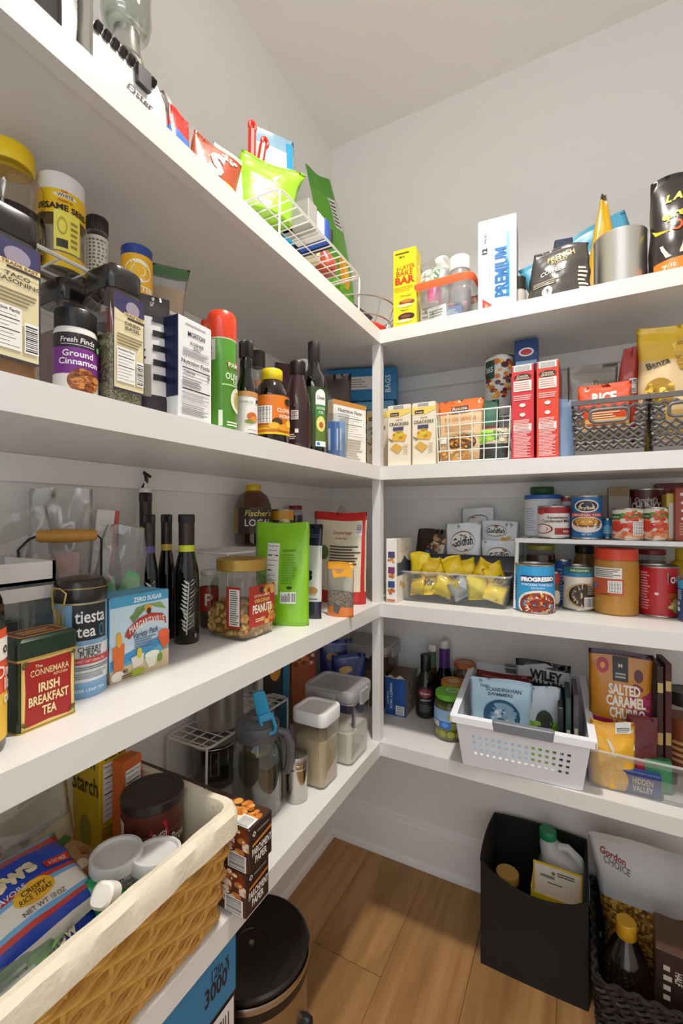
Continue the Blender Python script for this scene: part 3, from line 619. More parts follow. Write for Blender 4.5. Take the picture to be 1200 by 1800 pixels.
def blacklid(u0, u1, d, v, lab, z, col='#e6e2da', f=None, lid='#2a2422', lh=.02, nm='spice_jar', **k):
    p = CL(u0, u1, d); H = ZV(LP((u0+u1)/2, d-p[2]), v)-z
    return jar(nm, lab, 'jar', (p[0], p[1], z), FC(p), p[2], H, lid, lh, p[2]*1.0, CLEAR, (mat('#8a6a48', .7), .6), band=(.06, .74, col), f=f or [('l', .1, .05, .9, .95, 14, '#7c756a')], neck=.93, sh=.04, **k)
blacklid(150, 191, .145, 372, 'dark lidded jar with small white print beside the sesame jar', DZ)
blacklid(185, 213, .165, 458, 'small red lidded spice jar with black and yellow label', DZ, '#e8d420', [('r', 0, 0, .45, 1, '#1f1c18'), ('t', '0', .3, .5, .3, '#eeeae0')], '#b8381e', .015)
p = CL(212, 268, .105); H = ZV(LP(240, .08), 417)-DZ
jar('popcorn_seasoning', 'yellow butter seasoning shaker with a blue lid on the rack', 'shaker', (p[0], p[1], DZ), FC(p)+.1, p[2], H, '#1d3f8f', .024, p[2]*1.0, mat('#efb31c', .4), neck=.96, sh=.03, ridged=False, band=(.02, .80, '#f0b41e'),
    f=[('e', .5, .62, .34, .26, '#f6f2e6'), ('e', .48, .62, .24, .18, '#f3bd22'), ('e', .24, .40, .16, .06, '#2b2a30'), ('t', 'BUTTER', .55, .22, .12, '#fbf4dc', {'b': .035}), ('e', .4, .06, .12, .05, '#f8d878')])
p = LP(288, .14); pouch('zip_bag', 'clear zip bag with a green top on the spice rack', 'bag', (p[0], p[1], DZ), FC(p), .06, ZV(p, 466)-DZ, .03, [(.62, mat('#b7a58a', .5, 0, .3, .3, 50)), (.8, FILM), (1, '#4f7a4c')], seed=51, skew=.1)
# front row
def spicebox(nm, lab, y, W, d0, D, H, txt, fillm, fr, lf=1, rz=R90, grp=None):
    o = thing(nm, lab, 'jar', (XF-d0-D/2, y, Z2), rz)
    m = MB(); m.rloft([(0, W*.94, D*.94, .008), (.004, W, D, .009), (H-.034, W, D, .009), (H-.024, W*.9, D*.9, .011)], CLEAR, True, False); bo = m.build('jar_body', o)
    c = MB(); zt = (H-.03)*fr; c.rloft([(.003, W*.92, D*.92, .007), (zt, W*.95, D*.95, .008)], fillm); c.build('contents', o)
    MB().rloft([(H-.026, W*.96, D*.96, .012), (H-.024, W*.99, D*.99, .012), (H-.003, W*.99, D*.99, .012), (H, W*.93, D*.93, .012)], mat('#1c1a1a', .25, 0, .3)).build('lid', o)
    lab_ = [('r', .04, .10, .96, .80, '#3a3340'), ('r', .07, .115, .93, .79, '#e0d3a8'), ('r', .07, .655, .93, .79, '#37335e'), ('p', [(.07, .68), (.28, .66), (.93, .63), (.93, .60), (.07, .60)], '#e0d3a8'), ('e', .60, .71, .2, .055, '#9a8f9e'), ('r', .34, .645, .95, .672, '#e8cf96'), ('t', 'TRADE EAST', .64, .659, .018, '#5a4226', {'w': .56}), ('r', .44, .628, .94, .642, '#3a332c')]
    lab_ += [('t', t_, .6, .595-.035*i, .024, '#4a4236', {'w': .07*len(t_)+.1}) for i, t_ in enumerate(txt)]+[('l', .14, .42, .9, .51, 4, '#8a7c5e'), ('n', .13, .16, .66, .41), ('C', .70, .16, .92, .34)]
    deco(bo, plane_front(W, D, H), lab_); return o
spicebox('spice_tub', 'clear square tub of taco seasoning at the near end of the second shelf', .218, .056, .012, .06, .158, ['TACO', 'SEASONING'], mat('#8a5a26', .8, 0, 0, .3, 200), .16)
spicebox('spice_tub', 'clear square tub of ground cinnamon tucked under the spice rack', .335, .056, .088, .056, .157, ['GROUND', 'CINNAMON'], mat('#6a3f1c', .8), .75)
o = carton('spice_tin', 'red lidded tin standing under the spice rack', 'tin', (XF-.12, .40, Z2), R90, .05, .05, .15, '#c03a20', f=[('r', .1, .1, .9, .6, '#e9c9a0')], flap=False, bev=.006)
p = CL(93, 172, .042); H = ZV(LP(132, .015), 529)-Z2
jar('spice_jar', 'ground cinnamon shaker with purple label and black lid', 'shaker', (p[0], p[1], Z2), FC(p)+.1, p[2], H, '#1b191b', .022, p[2]*.97, mat('#e8e4de', .4), None, band=(.02, .70, '#f1ede8'), W=p[2]*2.3, neck=.94, sh=.05, f=[('r', -.25, .76, 1.25, 1, '#262023'), ('r', -.25, .33, 1.25, .76, '#7d2f8c'), ('t', 'Fresh Finds', .5, .88, .085, '#f4f0ee', {'w': .68, 'i': .15}), ('r', .16, .80, .84, .81, '#e8e4e0'), ('t', 'Ground', .5, .66, .10, '#f6f2f6', {'b': .02}), ('t', 'Cinnamon', .52, .53, .10, '#f6f2f6', {'b': .02}), ('e', .62, .22, .33, .20, '#8a4a22'), ('d', .33, .05, .91, .4, 70, .0035, ['#a8602c', '#6a3414', '#c98446', '#8d4d20']), ('e', .93, .80, .05, .05, '#6fb06a')])
spicebox('spice_tub', 'clear square tub of dried basil beside the striped salt bag', .340, .044, .012, .058, .158, ['DRIED', 'BASIL'], speckle(['#6f6a48', '#8c8560', '#4f4a32', '#a39a72'], 700), .62)
p = LP(263, .05); Hb = ZV(p, 519)-Z2
pouch('salt_bag', 'black and white striped salt bag with a clear window', 'bag', (p[0], p[1], Z2), FC(p)+.15, .052, Hb, .03, [(.16, '#1f1c22'), (.80, '#e6e4e2'), (1, '#1b191d')], [('r', .06, .16, .50, .42, '#8c8478'), ('t', 't', .28, .52, .12, '#2a2a30')]+[('r', .55, .30+.12*i, .99, .35+.12*i, '#1f1c22') for i in range(5)]+[('r', .02, .02, .98, .16, '#2a2430')], seed=57, gus=.8, topw=.95, wr=.6)
carton('salt_box', 'white kosher salt box with a navy blue side panel', 'box', (XF-.012-.021, .442, Z2), R90, .060, .042, .136, '#e8e7e6', '#e2e2e2', '#d8d4ce', f=[
    ('l', .2, .93, .8, .96, 1, '#b9b6b4'), ('t', 'MORTON', .52, .855, .048, '#1e2230', {'w': .5}), ('t', 'KOSHER', .54, .77, .032, '#5a6070', {'w': .4}), ('t', 'SALT', .54, .725, .032, '#5a6070'), ('l', .12, .63, .92, .71, 5, '#a9a8aa'), ('t', 'Nutrition Facts', .5, .575, .038, '#26242a', {'w': .84}), ('r', .1, .505, .92, .516, '#1f1e22'), ('t', 'Calories', .3, .475, .03, '#26242a'), ('t', '0', .88, .475, .04, '#26242a'), ('r', .1, .44, .92, .444, '#3a3a3e'), ('l', .1, .33, .75, .42, 4, '#8d8c90'), ('r', .1, .30, .92, .312, '#1f1e22'), ('l', .1, .2, .9, .28, 4, '#b2b1b2'), ('l', .08, .05, .92, .16, 6, '#98979a')],
    s=[('r', 0, .24, 1, 1, '#171c46'), ('p', [(0, .24), (1, .30), (1, .22), (0, .22)], '#171c46')]+[('r', .1, .3+.1*i, .95, .33+.1*i, '#20264f') for i in range(6)])
def lcyl(u0, u1, d, v, z): p = CL(u0, u1, d); return p, ZV(LP((u0+u1)/2, d-p[2]*.6), v)-z
def spray(u0, u1, d, v, lab, f):
    p, H = lcyl(u0, u1, d, v, Z2); r = p[2]
    o = thing('cooking_spray', lab, 'spray can', (p[0], p[1], Z2), FC(p)); MB().lathe([(r*.95, 0), (r, .003), (r, H*.76), (r*.96, H*.78)], mat('#4f9224', .3, 0, .3), 32).build('can_body', o)
    MB().lathe([(r*.99, H*.765), (r, H*.775), (r, H-.012), (r*.95, H-.004), (r*.82, H)], mat('#e2401c', .3, 0, .3), 32).build('cap', o)
    MB().lathe([(r*1.006, H*.758), (r*1.006, H*.768)], mat('#cfd8b0', .3), 32, False, False).build('cap_ring', o)
    if f: deco(o, Cyl(r, .004, H*.75, r*2.6), f)
spray(363, 416, .04, 543, 'green olive oil spray can with a red cap', [('C', .12, .75, .34, .97), ('l', .02, .1, .16, .7, 16, '#3f7c1c'), ('p', [(.62, .74), (.98, .76), (.98, .66), (.70, .65)], '#d85a20'), ('t', 'PAM', .82, .705, .05, '#f4ecd8'), ('t', 'OLIVE', .80, .58, .07, '#eef4de', {'w': .42}), ('t', 'OIL', .90, .52, .04, '#eef4de'), ('r', .5, .475, 1, .49, '#b9d890'), ('e', .98, .33, .26, .14, '#e8e6d0'), ('e', 1.0, .33, .18, .10, '#b9a24a'), ('r', .42, .03, .52, .2, '#e8f0d8'), ('l', .62, .03, .95, .09, 2, '#dfeac8')])
spray(352, 372, .10, 561, 'second red capped spray can behind the olive oil spray', [])
p, H = lcyl(413, 452, .04, 595, Z2); r = p[2]
bottle('soy_sauce_bottle', 'dark sauce bottle with white and tan label beside the green spray can', 'bottle', (p[0], p[1], Z2), FC(p), [(r*.94, 0), (r, .003), (r, H*.46), (r*.9, H*.54), (r*.62, H*.64), (r*.55, H*.84)], glass('#2a1a14', .05, 1.2), (r*.66, H*.83, H*.17), '#1d1b1d', band=(.008, H*.47, r, '#ece8e2'), fill=(mat('#1c1010', .3), H*.8),
    f=[('r', -.3, .88, 1.3, 1.0, '#c98f4c'), ('t', 'SESAME OIL', .5, .74, .05, '#a89c90', {'w': .5}), ('e', .72, .40, .20, .10, '#c46a2a'), ('e', .80, .34, .16, .07, '#e08a3a'), ('e', .62, .27, .18, .05, '#7a8a3a'), ('e', .93, .78, .07, .05, '#2a2626'), ('l', .55, .05, .9, .10, 1, '#b0a79c')])
p, H = lcyl(440, 467, .085, 613, Z2); r = p[2]
jar('salt_grinder', 'pink salt grinder with a black top behind the honey bottle', 'grinder', (p[0], p[1], Z2), FC(p), r, H, '#1e1c1d', .03, r*.92, CLEAR, (mat('#d99a78', .7, 0, 0, .4, 200), .9), neck=.8, sh=.1)
p, H = lcyl(447, 508, .04, 641, Z2); r = p[2]
bottle('honey_bottle', 'amber clover honey bottle with yellow cap and orange label', 'bottle', (p[0], p[1], Z2), FC(p), [(r*.93, 0), (r, .004), (r, H*.62), (r*.98, H*.66), (r*.75, H*.79), (r*.56, H*.84), (r*.56, H*.87)], glass('#8a5018', .05, 1.1), (r*.62, H*.85, H*.145), '#f0d018', band=(.015, H*.62, r, '#e07a1e'), fill=(mat('#5a2c0c', .2, 0, .5), H*.8),
    f=[('r', -.3, .12, 1.3, .24, '#f0c21c'), ('r', -.3, 0, 1.3, .05, '#f2d020'), ('C', .06, .28, .50, .72), ('l', .08, .16, .5, .25, 2, '#b05a18'), ('t', 'CLOVER', .80, .62, .10, '#f6eee0', {'w': .38}), ('t', 'HONEY', .84, .47, .10, '#f6eee0', {'w': .34}), ('e', .92, .86, .12, .09, '#26201c'), ('e', .62, .30, .12, .12, '#4a2a14'), ('e', .55, .22, .12, .08, '#f0b432'), ('e', .78, .18, .14, .09, '#e89a26'), ('e', .93, .3, .1, .1, '#f3d04a')])
p, H = lcyl(500, 546, .045, 628, Z2); r = p[2]
bottle('chocolate_syrup', 'brown ridged chocolate syrup bottle beside the honey', 'bottle', (p[0], p[1], Z2), FC(p), [(r*.9, 0), (r, .004), (r, H*.4), (r*.97, H*.52), (r*.78, H*.7), (r*.55, H*.82), (r*.5, H*.86)], mat('#33191a', .22, 0, .6), (r*.6, H*.85, H*.15), '#241418', band=(H*.08, H*.44, r, '#30181a'), f=[('r', .30, .70, .52, .98, '#d9d4d0'), ('l', .31, .72, .5, .96, 6, '#55403c'), ('r', .42, .30, .52, .42, '#e6e0dc'), ('l', .25, .1, .45, .28, 3, '#cfc4be')])
p, H = lcyl(516, 553, .095, 626, Z2); r = p[2]
bottle('syrup_bottle', 'clear bottle with white cap and orange label behind chocolate syrup', 'bottle', (p[0], p[1], Z2), FC(p), [(r*.93, 0), (r, .004), (r, H*.62), (r*.85, H*.74), (r*.45, H*.84), (r*.4, H*.9)], glass('#d6cdb8', .04, 1.2), (r*.52, H*.87, H*.13), '#e9e8e8', band=(H*.14, H*.52, r, '#f3ede2'), fill=(glass('#a8865a', .05, .5), H*.7), f=[('r', .3, .75, 1.3, 1, '#efa41e'), ('r', .3, 0, 1.3, .12, '#efa41e'), ('l', .5, .3, .95, .6, 4, '#c87a1e')])
p, H = lcyl(529, 574, .04, 592, Z2); r = p[2]
bottle('avocado_oil', 'tall square green avocado oil bottle on the second shelf', 'bottle', (p[0], p[1], Z2), FC(p)+.25, [(r*.93, 0), (r, .004), (r, H*.62), (r*.9, H*.68), (r*.5, H*.76), (r*.44, H*.82)], glass('#41501c', .04, 1.3), (r*.46, H*.80, H*.2), '#1f1c1a', band=(H*.06, H*.58, r, '#31431c'), fill=(glass('#2f3a10', .1, .4), H*.6),
    f=[('e', .62, .86, .17, .10, '#f2f0ea'), ('r', .45, .70, .79, .86, '#f2f0ea'), ('r', .45, .50, .79, .70, '#3f8a3c'), ('t', 'Chosen', .62, .82, .055, '#3a4a3a', {'w': .26}), ('t', 'AVOCADO', .62, .64, .045, '#eef4e6', {'w': .28}), ('t', 'OIL', .62, .57, .045, '#eef4e6'), ('r', .45, 0, .79, .5, '#5d7a2a'), ('e', .62, .38, .15, .13, '#d8e06a'), ('e', .62, .38, .11, .10, '#e9d98a'), ('e', .62, .36, .07, .055, '#b5642a'), ('r', .45, 0, .79, .09, '#e6eee6'), ('e', .53, .045, .05, .03, '#3a86b8')])
p = LP(487, .21); carton('tall_box', 'dark red slanted packet behind the honey and syrup bottles', 'packet', (p[0], p[1], Z2), FC(p), .07, .02, ZV(p, 640)-Z2, '#4a1420', flap=False, tilt=(0, .12))
p = LP(591, .11); H = ZV(p, 657)-Z2
pouch('chocolate_bag', 'dark brown foil bag standing behind the clear packet tray', 'bag', (p[0], p[1], Z2), FC(p)+.1, .075, H, .04, [(1, '#3a2420')], [('l', .1, .28, .6, .34, 3, '#c9c2ba'), ('r', .1, .2, .6, .26, '#d8d2c8')], seed=61, topw=1.05)
p = LP(591, .035); H = ZV(p, 731)-Z2
o = thing('packet_tray', 'clear plastic tumbler of blue packets near the corner post', 'cup', (p[0], p[1], Z2), FC(p)); MB().lathe([(.022, 0), (.0235, .003), (.0285, H-.002), (.030, H), (.0285, H), (.022, .005)], CLEARB, 32).build('tumbler', o)
for i, (a_, c) in enumerate(((-.010, '#3a72c4'), (.006, '#2f5fb2'), (.013, '#7fa8dc'))):
    pz = carton('drink_packet', ['mid blue drink packet', 'deep blue drink packet', 'pale blue drink packet'][i]+' standing in the clear tumbler', 'packet', (p[0]+math.cos(FC(p))*a_, p[1]+math.sin(FC(p))*a_, Z2+.005), FC(p)+.2*i-.2, .014 if i else .02, .005, H*.82, c, f=[('r', .1, .2, .35, .8, '#d9e4f2')], flap=False)
a, b = LP(606, .02), LP(639, .02); H = ZV(((a[0]), (a[1]+b[1])/2), 708)-Z2
carton('cracker_box', 'slim white box showing a nutrition panel near the corner post', 'box', (XF-.02-.02, (a[1]+b[1])/2, Z2), R90-.35, (b[1]-a[1])*1.05, .022, H, '#e9e4da', '#d9c9a8', '#d8b98a', f=[('r', 0, .93, 1, 1, '#c98a3a'), ('n', .08, .45, .9, .90), ('l', .1, .05, .9, .4, 8, '#b0a898')])
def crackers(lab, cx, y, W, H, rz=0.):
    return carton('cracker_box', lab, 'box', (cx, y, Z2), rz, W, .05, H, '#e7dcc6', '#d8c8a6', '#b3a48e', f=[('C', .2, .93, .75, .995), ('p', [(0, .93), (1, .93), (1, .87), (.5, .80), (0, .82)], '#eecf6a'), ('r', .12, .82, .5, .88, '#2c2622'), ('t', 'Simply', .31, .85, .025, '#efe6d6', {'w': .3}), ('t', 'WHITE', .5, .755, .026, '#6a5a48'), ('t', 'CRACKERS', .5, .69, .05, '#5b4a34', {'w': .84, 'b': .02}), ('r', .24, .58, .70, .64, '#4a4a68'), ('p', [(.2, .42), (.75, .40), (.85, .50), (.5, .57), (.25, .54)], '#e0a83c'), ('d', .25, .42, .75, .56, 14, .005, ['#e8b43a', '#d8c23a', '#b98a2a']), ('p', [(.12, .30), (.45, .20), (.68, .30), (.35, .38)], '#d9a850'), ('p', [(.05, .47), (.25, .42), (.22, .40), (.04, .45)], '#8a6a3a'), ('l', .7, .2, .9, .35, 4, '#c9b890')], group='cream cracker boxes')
for i, (u0, u1, dd, v) in enumerate(((643, 681, .06, 720), (680, 722, .012, 712), (723, 766, .012, 707))):
    cx, W = bx(u0, u1, dd); H = ZV((cx, YF+dd), v)-Z2
    crackers(['cream cracker box standing behind the corner post', 'cream cracker box just beside the corner post', 'cream cracker box next to the white wire basket'][i], cx, YF+dd+.026, W*.96, H)
# stack in the corner
crackers('cream cracker box at the back of the corner under blue boxes', -.66, YF+.19, .075, .16, .3); crackers('cream cracker box against the back wall under blue boxes', -.565, YF+.23, .07, .16, .3)
carton('storage_bag_box', 'small blue box beneath the large blue storage bag box', 'box', (-.55, YF+.21, Z2+.1615), .35, .13, .10, .026, '#2d7fb4', '#2a6fa0', f=[('r', .1, .2, .5, .8, '#c9562f')])
carton('storage_bag_box', 'small brown and blue box beneath the large blue storage bag box', 'box', (-.65, YF+.175, Z2+.1615), .35, .055, .10, .052, '#4a3020', '#22609a', f=[('r', .2, .2, .8, .8, '#8a4a22')])
carton('storage_bag_box', 'pale blue box lying just under the large blue storage bag box', 'box', (-.545, YF+.205, Z2+.190), .25, .12, .10, .024, '#6fb0d4', '#5a9cc4', f=[])
carton('storage_bag_box', 'large blue storage bag box wedged under the top shelf corner', 'box', (-.592, YF+.205, Z2+.2165), .32, .22, .14, .095, '#1f7ab4', '#2a80b8', f=[('r', .02, .35, .74, .75, '#e6e2dc'), ('l', .05, .4, .7, .7, 4, '#a89f94'), ('t', 'BAGS', .88, .5, .16, '#dfe9f0', {'r': R90})], r=[('l', .1, .3, .5, .6, 4, '#9cc4dc')])

# ---------------------------------------------------------------- second shelf, back run
cx, W = bx(766, 897, .012); H = ZV((cx, YF+.012), 722)-Z2; D = .10
o = thing('wire_basket', 'white wire grid basket holding snack pouches on the second shelf', 'basket', (cx, YF+.012+D/2, Z2)); WG = mat('#dce8e0', .4)
for z_, k_, r_ in ((H, 1, .0022), (.004, .94, .0018)): wire(o, [(-W/2*k_, -D/2*k_, z_), (W/2*k_, -D/2*k_, z_), (W/2*k_, D/2*k_, z_), (-W/2*k_, D/2*k_, z_)], r_, WG, 'basket_rim', True)
for i in range(1, 4): k_ = .94+.06*i/4; wire(o, [(-W/2*k_, -D/2*k_, H*i/4), (W/2*k_, -D/2*k_, H*i/4), (W/2*k_, D/2*k_, H*i/4), (-W/2*k_, D/2*k_, H*i/4)], .0014, WG, 'wire', True)
for i in range(7):
    x = -W/2+W*i/6; wire(o, [(x, -D/2, H), (x*.94, -D/2*.94, .004), (x*.94, D/2*.94, .004), (x, D/2, H)], .0014, WG, 'wire')
for i in range(1, 4): y = -D/2+D*i/4; wire(o, [(-W/2, y, H), (-W/2*.94, y*.94, .004), (W/2*.94, y*.94, .004), (W/2, y, H)], .0014, WG, 'wire')
gx, GW = bx(769, 849, .035); H2 = ZV((gx, YF+.035), 702)-Z2-.006
pouch('rice_pouch', 'orange topped beige meal pouch standing in the wire basket', 'bag', (gx, YF+.042, Z2+.006), 0, GW, H2, .026, [(.12, '#d0a070'), (.78, '#e0bf94'), (1, '#e0702c')], [('r', .3, .78, .68, .90, '#6a4a3a'), ('t', 'Route', .49, .86, .05, '#e8d8c0', {'w': .32}), ('t', 'TO ORGANIZA', .5, .69, .06, '#d08a4a', {'w': .72, 'b': .01}), ('l', .15, .5, .85, .62, 4, '#d9a878'), ('e', .55, .30, .32, .13, '#5a3a2a'), ('d', .28, .2, .82, .42, 60, .004, ['#c98a3a', '#a8642a', '#e0b050', '#7d4a20']), ('d', .05, .02, .75, .2, 50, .006, ['#d9a04a', '#e8c890', '#c07a34']), ('r', .04, .3, .2, .42, '#efe8dc')], seed=71, wr=.5)
pouch('snack_pouch', 'dark green and red pouch behind the beige meal pouch', 'bag', (BP(856, .085)[0], YF+.088, Z2+.006), .1, .055, ZV(BP(856, .085), 703)-Z2-.006, .02, [(.35, '#2c3a2a'), (.6, '#7a2a2a'), (1, '#2f6a48')], seed=73, wr=.6)
gx, GW = bx(838, 893, .03)
pouch('snack_pouch', 'black pouch with lime green food picture in the wire basket', 'bag', (gx, YF+.04, Z2+.006), 0, GW, ZV((gx, YF+.03), 752)-Z2-.006, .02, [(.5, '#3a3732'), (1, '#c9bd9c')], [('d', .0, .55, .6, .95, 18, .008, ['#8ec63a', '#a8d84c', '#6fa82c']), ('p', [(.3, .1), (.9, .2), (.95, .5), (.5, .45)], '#2a2826'), ('d', .5, .6, 1, .95, 10, .006, ['#4a7a34', '#e2d8b8'])], seed=75, wr=.5)
p = CB(851, 905, .16); H = ZV(BP(877, .12), 622)-Z2
can('oat_canister', 'tall cut oats canister with fruit picture behind the wire basket', 'canister', (p[0], p[1], Z2), FC(p)+.05, p[2], H, '#d9dcd8', W=p[2]*2.3, f=[('d', .0, .62, 1.0, .98, 60, .008, ['#e8a02a', '#7a2a3a', '#f2c24a', '#efe2c4', '#5a2438', '#d8782a']), ('r', .02, .80, .34, .97, '#1f4a40'), ('t', '365', .18, .885, .05, '#dfe8e2', {'w': .24}), ('t', 'Organic', .22, .50, .028, '#3a4a46'), ('t', 'Steel Cut Oats', .45, .44, .036, '#22302c', {'w': .66}), ('r', .3, .12, .95, .3, '#5a2a3a')], top=None)
a = CB(905, 946, .15); carton('navy_box', 'navy blue box with an oval logo behind the red boxes', 'box', (a[0], YF+.15, Z2), .05, a[2]*2, .05, ZV((a[0], YF+.125), 597)-Z2, '#1c3f78', '#183560', f=[('e', .5, .90, .32, .035, '#e6e8ee'), ('e', .5, .90, .24, .024, '#c8383a'), ('r', .06, .80, .94, .83, '#8cb8e0'), ('l', .3, .76, .7, .79, 1, '#a9c4e4')])
for i, (u0, u1, v) in enumerate(((899, 940, 641), (943, 984, 634))):
    cx, W = bx(u0, u1, .012); H = ZV((cx, YF+.012), v)-Z2; c = ['#d2353c', '#dd4128'][i]
    carton('red_snack_box', ['crimson tall slim box next to the wire basket', 'orange red tall slim box beside the grey woven bin'][i], 'box', (cx, YF+.012+.07, Z2), -.02, W*.96, .14, H, c, '#b9302c', '#e0ddd8', group='tall red boxes', f=[('C', .1, .93, .9, .995), ('e', .5, .87, .40, .035, '#4a2a22'), ('t', 'Crunchy', .5, .88, .022, '#e6d8c0', {'w': .5}), ('t', 'GRANOLA', .5, .855, .02, '#e6d8c0', {'w': .6}), ('r', .1, .72, .9, .83, '#efe6dc'), ('l', .15, .73, .85, .82, 4, '#d08a80'), ('l', .1, .62, .9, .68, 3, '#f0b8b0'), ('e', .5, .57, .14, .02, '#e9dcd8'), ('e', .5, .47, .13, .02, '#e9dcd8'), ('l', .1, .02, .9, .42, 26, '#f0c4c0'), ('r', .1, .30, .9, .37, '#f2e4e0'), ('l', .15, .305, .85, .365, 4, '#c86a64')])
p = BP(998, .045); pouch('snack_pouch', 'blue grey pouch squeezed beside the grey woven bin', 'bag', (p[0], p[1], Z2), .5, .05, ZV(p, 702)-Z2, .02, [(1, '#7f96b4')], seed=79, wr=1)
def woven_bin(lab, u0, u1, v):
    a, b = BP(u0, .014), BP(u1, .014); W = b[0]-a[0]; cx = (a[0]+b[0])/2; H = ZV((cx, YF+.014), v)-Z2; D = .21
    o = thing('woven_bin', lab, 'bin', (cx, YF+.014+D/2, Z2), 0, 'grey woven plastic bins'); G = mat('#6d6864', .5); tp = .88
    P = lambda x, y, z: (x*(tp+(1-tp)*z/H), y*(tp+(1-tp)*z/H), z)
    hb = MB(); hb.rloft([(0, W*tp, D*tp, .012), (.003, W*tp, D*tp, .012)], G); hb.build('bin_floor', o)
    def ringpath(z): return [P(x, y, z) for x, y in ((-W/2, -D/2), (W/2, -D/2), (W/2, D/2), (-W/2, D/2))]
    for z, h in ((H, .010), (.006, .010)):
        m = MB(); R = [[P(x, y, zz) for x, y in [(sx*(W/2+dx), sy*(D/2+dx)) for sx, sy in ((-1, -1), (1, -1), (1, 1), (-1, 1))]] for zz, dx in ((z-h/2, .0015), (z-h/2, .004), (z+h/2, .004), (z+h/2, -.001), (z-h/2, -.001))]
        m.rings(R, G, False, False); m.build('rim', o, False)
    rows = 12
    for i in range(rows):                                   # zigzag strands
        z0 = .014+(H-.028)*i/(rows-1); m = MB(); step = .0088
        for side in range(4):
            L = (W, D, W, D)[side]; n = int(L/step/2)*2; pts = []
            for k in range(n+1):
                s = -L/2+L*k/n; z = z0+(.0030 if (k+i//2) % 2 else -.0030); y = -.0016 if (k+i) % 2 else .0016
                x_, y_ = ((s, -D/2+y), (W/2-y, s), (-s, D/2-y), (-W/2+y, -s))[side]
                if side == 0 and .60*H < z0 < .86*H and abs(s) < W*.29: 
                    if len(pts) > 1: m.tube(pts, .0038, G, 6)
                    pts = []; continue
                pts.append(P(x_, y_, z))
            if len(pts) > 1: m.tube(pts, .0038, G, 6)
        m.build('strand', o)
    hp = [P(W*.27*(1 if abs(math.cos(t))**.4*math.copysign(1, math.cos(t)) > 0 else -1)*abs(math.cos(t))**.4, -D/2-.002, H*.73+H*.115*math.copysign(abs(math.sin(t))**.5, math.sin(t))) for t in [2*math.pi*k/28+.01 for k in range(28)]]
    MB().tube(hp, .0038, G, 6, True).build('grip_hole', o)
    return o, cx, W, H, D
_, cx, W, H, D = woven_bin('grey woven plastic bin holding the orange rice pouch', 1007, 1137, 704)
zb = Z2+.006
p = BP(1062, .035); pouch('rice_pouch', 'orange rice pouch standing in the grey woven bin', 'bag', (p[0], p[1]+.012, zb), -.02, .10, ZV(p, 672)-zb, .022, [(.5, '#eeb860'), (1, '#e2562a')], [('t', 'RICE', .5, .80, .14, '#f6efe4', {'b': .05, 'w': .46}), ('l', .2, .5, .8, .6, 3, '#f6d9a8'), ('l', .15, .35, .9, .45, 2, '#c8641e')], seed=83, wr=.4)
p = BP(1040, .10); pouch('seasoning_pouch', 'grey beige pouch with a round red seal in the woven bin', 'bag', (p[0], p[1], zb), .1, .10, ZV(p, 642)-zb, .03, [(.9, '#8f887c'), (1, '#7c766c')], [('r', .3, .3, 1, .8, '#b9b1a0'), ('e', .50, .62, .14, .09, '#b84a44'), ('l', .42, .61, .58, .64, 1, '#e8c8c0'), ('t', 'Protein', .75, .80, .05, '#5a544a')], seed=85, wr=.9)
p = BP(1098, .10); pouch('seasoning_pouch', 'dark red pouch with a folded peak in the woven bin', 'bag', (p[0], p[1], zb), .05, .065, ZV(p, 612)-zb, .035, [(1, '#b02a20')], [('C', .5, .56, .85, .70)], seed=87, wr=1.4, topw=.5, skew=.06)
_, cx, W, H, D = woven_bin('grey woven plastic bin under the yellow pasta bag', 1146, 1276, 690)
p = BP(1172, .085); pouch('pasta_bag', 'large yellow pasta bag with a clear window above the woven bin', 'bag', (p[0]+.012, p[1], zb), .0, .135, ZV(p, 572)-zb, .07, [(.34, '#c9a05a'), (.72, '#dcc090'), (.86, '#e8b830'), (1, '#eec42a')], [('e', .28, .46, .20, .12, '#a8801c'), ('d', .1, .36, .46, .57, 36, .005, ['#d8b030', '#b08a1c', '#f0d058', '#8a6a14']), ('t', 'Banza', .26, .70, .05, '#4a3a1c', {'r': .3}), ('p', [(.45, .85), (.95, .9), (.98, .6), (.6, .66)], '#f2d46a'), ('d', .5, .62, .75, .88, 20, .006, ['#b58a2c', '#d9b45a'])], seed=89, wr=1.6, topw=.95)
p = BP(1137, .02); pouch('snack_pouch', 'brown pouch wedged between the two grey woven bins', 'bag', (BP(1141, .10)[0], YF+.10, Z2), R90, .13, ZV(BP(1141, .05), 712)-Z2, .008, [(1, '#6a4c34')], seed=91, wr=.1)
# ---------------------------------------------------------------- third shelf, left run
p = LP(-56, .062)
bottle('sauce_bottle', 'amber sauce bottle with orange label at the near end of third shelf', 'bottle', (p[0], p[1], Z3), FC(p)+.3, [(.027, 0), (.0285, .004), (.0285, .12), (.026, .145), (.014, .175), (.012, .20)], glass('#6a3a14', .05, 1.2), (.0135, .198, .02), '#2a2420', band=(.012, .118, .0285, '#e8562a'), fill=(mat('#3a1c0c', .3), .14),
    f=[('r', -.3, 0, 1.3, .42, '#efc03a'), ('r', .6, .72, 1.1, .92, '#f2ede4'), ('t', 'o.', .86, .83, .10, '#2a2420'), ('t', 'Onio', .88, .62, .11, '#f6eee4'), ('t', 'lla', .9, .5, .11, '#f6eee4'), ('t', 'or', .9, .38, .11, '#f6eee4')])
y0, y1 = .2465, .3085; W = y1-y0; D = .048; H = .0975
o = thing('tea_tin', 'green and red irish breakfast tea tin with gold trim', 'tin', (XF-.061-D/2, (y0+y1)/2, Z3), R90+.04); GR = mat('#16321f', .3, .2, .3); GD = mat('#c9a85a', .35, .6)
